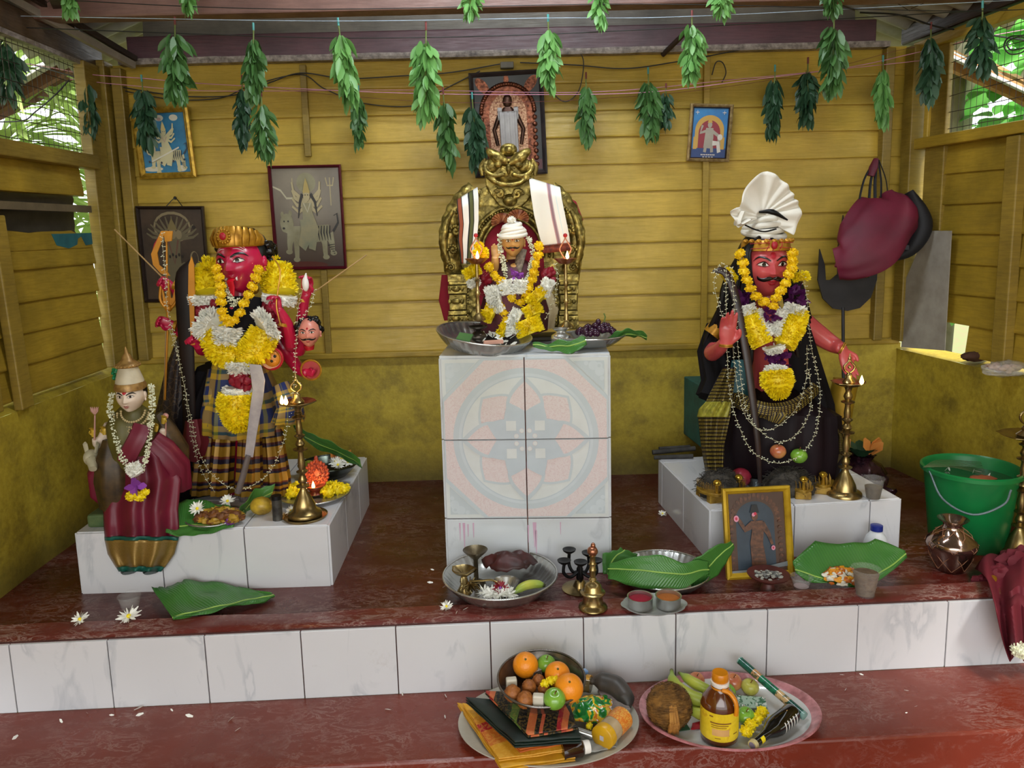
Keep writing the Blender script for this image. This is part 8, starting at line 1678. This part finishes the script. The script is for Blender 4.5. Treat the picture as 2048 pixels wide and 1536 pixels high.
# right half of the plate
banana('dark grey-brown plantain with a green end lying at the back right of the white plate', [Gz(1180, 1362, S0+.065), Gz(1205, 1364, S0+.065), Gz(1232, 1374, S0+.06), Gz(1250, 1395, S0+.05), Gz(1257, 1414, S0+.04)], .033, mat('bruised_plantain', '#4a4038', .45, c2='#2a2a28', vs=14), 'plantain', 'plantain')
o = thing('honey_jar', Gz(1184, 1375, S0+.05), 'small glass jar with gold band behind the fruit bowl', 'jar'); MB().loft([Gz(1160, 1368, S0+.06), Gz(1172, 1368, S0+.06), Gz(1182, 1370, S0+.06)], .024, 18).build('glass', mat('brown_glass', '#6a5a3c', .1, .2), o); MB().loft([Gz(1172, 1366, S0+.06), Gz(1181, 1368, S0+.06)], .0262, 18).build('gold_band', GLD, o)
tag(MB().box(Gz(1160, 1352, S0+.07), (.05, .02, .03), rz=.4).build('blue_white_packet', mat('blue_white_card', '#9fb7d0', .5, c2='#2a6ab0', vs=40), smooth=False), 'small blue and white packet behind the fruit bowl rim', 'packet')
PKT = NT('green_yellow_packet'); _c = PKT.co(); v_ = PKT.noise(_c, 26, 2, .4, 1.5); PKT.fin(PKT.ramp(v_, [(0, srgb('#1c6a2e')), (.42, srgb('#2f8a3a')), (.5, srgb('#d8b02c')), (.6, srgb('#c9702a')), (.68, srgb('#e0ddd0'))], True), .18); PKT = PKT.m
def pk(u, w): 
    p = Gz(lerp(1128, 1240, u), lerp(1400, 1440, w)+22*u*(w-.5), S0+.03); return p+V((0, 0, .035*math.sin(PI*u)*math.sin(PI*w)+.008*noise.noise(V((u*9, w*9, 2)))))
o = thing('green_packet', Gz(1185, 1430, S0+.02), 'shiny green and yellow printed packet between the fruit bowl and the yellow-lidded jar', 'packet'); MB().grid(pk, 40, 20).build('front_film', PKT, o, solid=.004)
o = thing('yellow_flower', Gz(1140, 1437, S0+.05), 'bits of yellow flower by the green packet', 'flower'); m = MB(); pom(m, Gz(1178, 1452, S0+.04), .012, 50, seed=4); pom(m, Gz(1140, 1440, S0+.055), .014, 50, seed=5); m.build('petals', PY, o, weld=0)
tag(MB().loft([Gz(1155, 1462, S0+.04), Gz(1185, 1472, S0+.03)], .011, 10).build('foil_roll', STL), 'crumpled silver foil roll right of the saris', 'foil')
a = Gz(1208, 1472, S0+.045); b = Gz(1243, 1437, S0+.045); d = (b-a).normalized(); T = frame(a, d, (0, -1, 0)); L_ = (b-a).length*1.15
o = thing('plastic_jar', a, 'clear jar with yellow lid and orange label lying on the white plate', 'jar')
MB().lathe([(0, .0), (.031, 0), (.033, .006), (.033, L_-.008), (.028, L_), (0, L_)], (0, 0, 0), 32, T=T).build('jar_wall', mat('beige_filled_plastic', '#b8a07c', .25), o)
MB().lathe([(0, -.012), (.033, -.012), (.035, -.01), (.035, .012), (.033, .013)], (0, 0, 0), 32, T=T).build('screw_lid', mat('yellow_plastic_lid', '#dba61a', .35), o)
LBL = NT('orange_scribble_label'); _c = LBL.co(); LBL.fin(LBL.mix(LBL.ramp(LBL.noise(LBL.co(scale=(1, 1, 1)), 90, 2, .5, 2), [(.5, BW(0)), (.54, BW(1)), (.6, BW(0))]), srgb('#d9792a'), srgb('#e8c860')), .4); LBL = LBL.m
MB().lathe([(.0336, L_*.42), (.0336, L_*.92)], (0, 0, 0), 32, T=T).build('label', LBL, o); MB().box((0, 0, -.013), (.014, .012, .001), T=T).build('sticker', mat('pale_sticker', '#c9c2c8', .6), o)
a = Gz(1176, 1493, S0+.04); b = Gz(1138, 1500, S0+.04); T = frame(a, (b-a), (0, 0, 1)); o = thing('medicine_bottle', a, 'small brown bottle with a white cap at the saris\' front right corner', 'bottle')
MB().lathe([(0, .012), (.018, .014), (.024, .022), (.024, .075), (0, .078)], (0, 0, 0), 28, T=T).build('brown_glass', mat('amber_glass', '#2c130a', .1, coat=.5), o); MB().lathe([(0, -.004), (.017, -.004), (.018, 0), (.018, .016), (.015, .018)], (0, 0, 0), 28, T=T).build('white_cap', MWHITE, o)
m = MB().grid(lambda u, w: Gz(lerp(1150, 1235, u), lerp(1470, 1510, w)-15*u, S0+.02)+V((0, 0, .006*noise.noise(V((u*5, w*5, 0))))), 20, 10); tag(m.build('plastic_sheet', mat('clear_grey_plastic', '#a8a8a4', .25), solid=.001), 'crumpled greyish plastic sheet at the front right of the white plate', 'plastic sheet')
tag(MB().poly([Gz(1195, 1385, S0+.035), Gz(1245, 1392, S0+.035), Gz(1262, 1425, S0+.035), Gz(1215, 1425, S0+.035)], (0, 0, .012)).build('brown_packet', mat('grey_brown_packet', '#6a5a58', .4, c2='#9a8f88', vs=40), bevel=.003, smooth=False), 'grey-brown packet under the dark plantain', 'packet')
# ------------------------------------------------------------------ enamel tray
c = V((.643, -.200, S0)); ENW = mat('white_enamel', '#d8d6d2', .15, c2='#c3c4c4', var=.04, coat=.3); PNK = mat('pink_enamel_rim', '#c9858a', .25, c2='#8f5a5c', vs=26, coat=.3)
o = thing('enamel_tray', c, 'large white enamel tray with a pink rim on the lower step', 'tray')
MB().lathe([(0, .005), (.18, .005), (.21, .010), (.238, .026)], c, 80, sy=.72).build('basin', ENW, o); MB().lathe([(.238, .026), (.262, .039), (.268, .038), (.268, .034), (.24, .02), (.2, 0), (0, 0)], c, 80, sy=.72).build('pink_rim', PNK, o)
E0 = S0+.008; COCO = mat('fibrous_coconut_husk', '#8a5f24', .85, c2='#4f3412', vs=46, bump=1.2, bs=60)
q = Gz(1338, 1412, E0+.062); o = thing('coconut', q-V((0, 0, .062)), 'brown fibrous coconut with a tuft at the left of the pink-rimmed tray', 'coconut'); r = random.Random(3)
m = MB().ball(q, (.066, .062, .064), 36, 24, nz=.06, nf=6)
for i in range(900):
    d = V((r.gauss(0, 1), r.gauss(0, 1), r.gauss(0, 1))).normalized(); p_ = q+d*.064; t = d.cross(V((0, .4, 1))).normalized()*.02*r.uniform(.5, 1.4)
    m.loft([p_, p_+t*.5+d*.003, p_+t], .0007, 3, cap=False)
m.build('husk', COCO, o); m = MB()
for i in range(70): e = V((r.uniform(-.03, .03), 0, r.uniform(-.0, .05))); m.loft([q+V((0, -.05, .02))+e*.3, q+V((0, -.075, -.02))+e*.4, q+V((.0, -.062, -.052))+e*.6], [.0035, .003, .0008], 5)
m.build('tuft', mat('straw_coconut_tuft', '#b07c34', .8, c2='#8a5a20', vs=40), o)
bb = [('greenish banana leaning at the back left of the pink-rimmed tray, outer one', [(1343, 1340, .085), (1348, 1366, .075), (1375, 1390, .065), (1410, 1402, .06), (1428, 1400, .06)], .021), ('greenish banana beside the outer one, nearer the jug', [(1358, 1345, .08), (1382, 1362, .08), (1408, 1376, .075), (1428, 1382, .07)], .017), ('greenish banana under the other two beside the coconut', [(1375, 1410, .03), (1395, 1425, .03), (1418, 1430, .03), (1430, 1425, .03)], .019)]
for lab, pts, R_ in bb: banana(lab, [Gz(x, y, E0+z) for x, y, z in pts], R_)
q = Gz(1438, 1474, E0); o = thing('oil_jug', q, 'amber oil jug with an orange cap and handle standing in the pink-rimmed tray', 'jug'); H = at_y(1434, 1344, q.y).z-q.z
AMB = mat('amber_oil_plastic', '#4f2408', .12, c2='#6a3410', vs=8, coat=.6)
MB().lathe([(0, 0), (.045, 0), (.052, .006), (.053, .02), (.053, H*.50), (.053, H*.55), (.047, H*.64), (.030, H*.74), (.022, H*.80), (.020, H*.86), (0, H*.86)], q, 40).build('jug_body', AMB, o)
JL = NT('yellow_oil_label'); _c = JL.co(); JL.fin(JL.ramp(JL.noise(_c, 30, 3, .6, 1), [(.3, srgb('#d8b81c')), (.6, srgb('#e6c82c')), (.72, srgb('#c8901c'))]), .35); JL = JL.m
MB().lathe([(.0540, H*.10), (.0540, H*.52)], q, 40).build('label', JL, o)
m = MB(); BROWNP = mat('brown_label_print', '#8a5a1c', .5)
def ontube(a, z, rr_=.0546): return q+V((rr_*math.sin(a), -rr_*math.cos(a), z))
for (a0, a1, z0, z1) in ((-.75, .35, H*.37, H*.39), (-.7, .2, H*.34, H*.352), (-.7, .1, H*.31, H*.32), (-.8, -.6, H*.46, H*.48), (-.5, -.2, H*.15, H*.16), (.5, .8, H*.2, H*.215)): m.grid(lambda u, w: ontube(lerp(a0, a1, u), lerp(z0, z1, w)), 8, 1)
m.build('label_print', BROWNP, o); MB().grid(lambda u, w: ontube(lerp(-.65, .25, u), lerp(H*.19, H*.29, w), .0544), 8, 1).build('label_panel', mat('peach_label_panel', '#d9a96a', .4), o)
MB().lathe([(.0215, H*.80), (.026, H*.82), (.026, H*.87), (.022, H*.875)], q, 30).build('white_collar', MWHITE, o); OC = mat('orange_plastic', '#e08a10', .3)
MB().lathe([(.021, H*.87), (.0235, H*.885), (.0235, H*.985), (.021, H), (0, H)], q, 30).build('screw_cap', OC, o)
MB().loft(smooth_path([q+V((.0, -.024, H*.8)), q+V((.018, -.034, H*.78)), q+V((.030, -.046, H*.70)), q+V((.033, -.05, H*.6)), q+V((.032, -.05, H*.5))], 5), [(.008, .006)]*21, 10).lathe([(.0225, H*.74), (.026, H*.76), (.024, H*.8)], q, 24).build('jug_handle', OC, o)
for px, py, R_, mt, nm, lab in ((1393, 1360, .026, RAP, 'apple', 'pale red apple half hidden behind the bananas'), (1466, 1364, .029, RAP, 'apple', 'red apple behind the jug handle'), (1453, 1384, .0285, APP, 'apple', 'green apple just right of the jug neck'), (1500, 1374, .0275, PEAR, 'pear', 'round yellow pear at the back of the pink-rimmed tray'), (1491, 1432, .028, APP, 'apple', 'green apple right of the jug body')):
    apple(lab, Gz(px, py, E0+R_*.9), R_, mt, nm, nm, tilt=.3)
m = MB(); [pom(m, Gz(px, py, E0+.025), .02, 90, seed=px, flat=.9) for px, py in ((1493, 1462), (1502, 1450), (1514, 1437), (1524, 1424))]; tag(m.build('yellow_flower', PY, weld=0), 'string of yellow flowers beside the dark bottle in the pink-rimmed tray', 'flowers')
GLB = mat('black_glass', '#060606', .08, coat=.6); a = Gz(1506, 1490, E0+.022); b = Gz(1585, 1425, E0+.032); d = (b-a); L_ = d.length; T = frame(a, d, (0, -1, 0)); o = thing('dark_bottle', a, 'dark glass bottle lying neck forward in the pink-rimmed tray', 'bottle')
MB().lathe([(0, -.0), (.0125, .0), (.0125, L_*.2), (.014, L_*.32), (.024, L_*.46), (.029, L_*.56), (.029, L_*.95), (.026, L_), (0, L_)], (0, 0, 0), 36, T=T).build('glass_body', GLB, o)
MB().lathe([(0, -.004), (.014, -.004), (.0145, .008), (.013, .01)], (0, 0, 0), 24, T=T).build('bottle_cap', mat('cream_cap', '#d8c890', .4), o); MB().lathe([(0, -.0045), (.010, -.0045)], (0, 0, 0), 20, T=T).build('cap_seal', mat('grey_print_seal', '#8a7f9a', .5), o)
m = MB()
for k in range(5): z = L_*(.6+.07*k); m.grid(lambda u, w: (lambda aa: V((.0294*math.cos(aa), .0294*math.sin(aa), z+.004*w)))(lerp(-2.2, -1.0, u)), 10, 1, T=T)
m.build('barcode_marks', MWHITE, o)
m = MB(); m.grid(lambda u, w: (lambda aa: V((.0132*math.cos(aa), .0132*math.sin(aa), L_*(.13+.08*w))))(lerp(-2.6, -.8, u)), 8, 1, T=T); m.build('neck_label', PY, o)
a = Gz(1481, 1322, E0+.085); b = Gz(1604, 1428, E0+.03); d = (b-a).normalized(); T = frame(a, d, (0, -1, 0)); L_ = (b-a).length
TUBE = NT('incense_tube_print'); uv = TUBE.n('UVMap').outputs[0]; s_ = TUBE.n('SeparateXYZ', {0: uv}); nn = TUBE.noise(TUBE.co(), 60, 3); TUBE.fin(TUBE.mix(TUBE.ramp(nn, [(.5, BW(0)), (.56, BW(.8))]), TUBE.ramp(s_.outputs[1], [(0, srgb('#1f5c4c')), (.22, srgb('#b98a5a')), (.34, srgb('#1f6a4a')), (.62, srgb('#c0a070')), (.8, srgb('#1c4f44'))], True), srgb('#174436')), .2); TUBE = TUBE.m
o = thing('incense_tube', a, 'green printed incense tube leaning from the pink-rimmed tray against the tiles', 'tube'); MB().lathe([(.0125, 0), (.0125, L_)], (0, 0, 0), 20, T=T).build('tube_wall', TUBE, o); MB().lathe([(0, -.006), (.0128, -.004), (.0128, .0)], (0, 0, 0), 20, T=T).lathe([(.0128, L_), (.0128, L_+.01), (0, L_+.012)], (0, 0, 0), 20, T=T).build('tube_ends', mat('twisted_clear_end', '#7fa39a', .2), o)
o = thing('banknote_packet', Gz(1505, 1408, E0), 'flat printed green and white packet beside the round pear', 'packet')
BN = NT('green_white_note'); BN.fin(BN.ramp(BN.noise(BN.co(), 45, 3, .5, 1), [(.4, srgb('#a9c0b0')), (.5, srgb('#3a6a4a')), (.58, srgb('#d4dcd4')), (.7, srgb('#8a3a3a'))], True), .4); BN = BN.m
MB().poly([Gz(1472, 1392, E0+.012), Gz(1530, 1396, E0+.016), Gz(1535, 1418, E0+.012), Gz(1475, 1416, E0+.010)], (0, 0, .003)).build('printed_card', BN, o, smooth=False)
tag(MB().poly([Gz(1385, 1448, E0), Gz(1400, 1444, E0+.006), Gz(1402, 1458, E0), Gz(1382, 1460, E0)], (0, 0, .003)).build('red_wrapper', MREDDOT, smooth=False), 'small red wrapper scrap between coconut and jug', 'wrapper')
tag(MB().poly([Gz(1352, 1452, E0), Gz(1374, 1450, E0+.004), Gz(1380, 1460, E0), Gz(1358, 1463, E0)], (0, 0, .003)).build('dark_green_scrap', LF[2], smooth=False), 'dark green scrap under the coconut\'s right side', 'scrap')
for mb_ in (THREAD,): pass
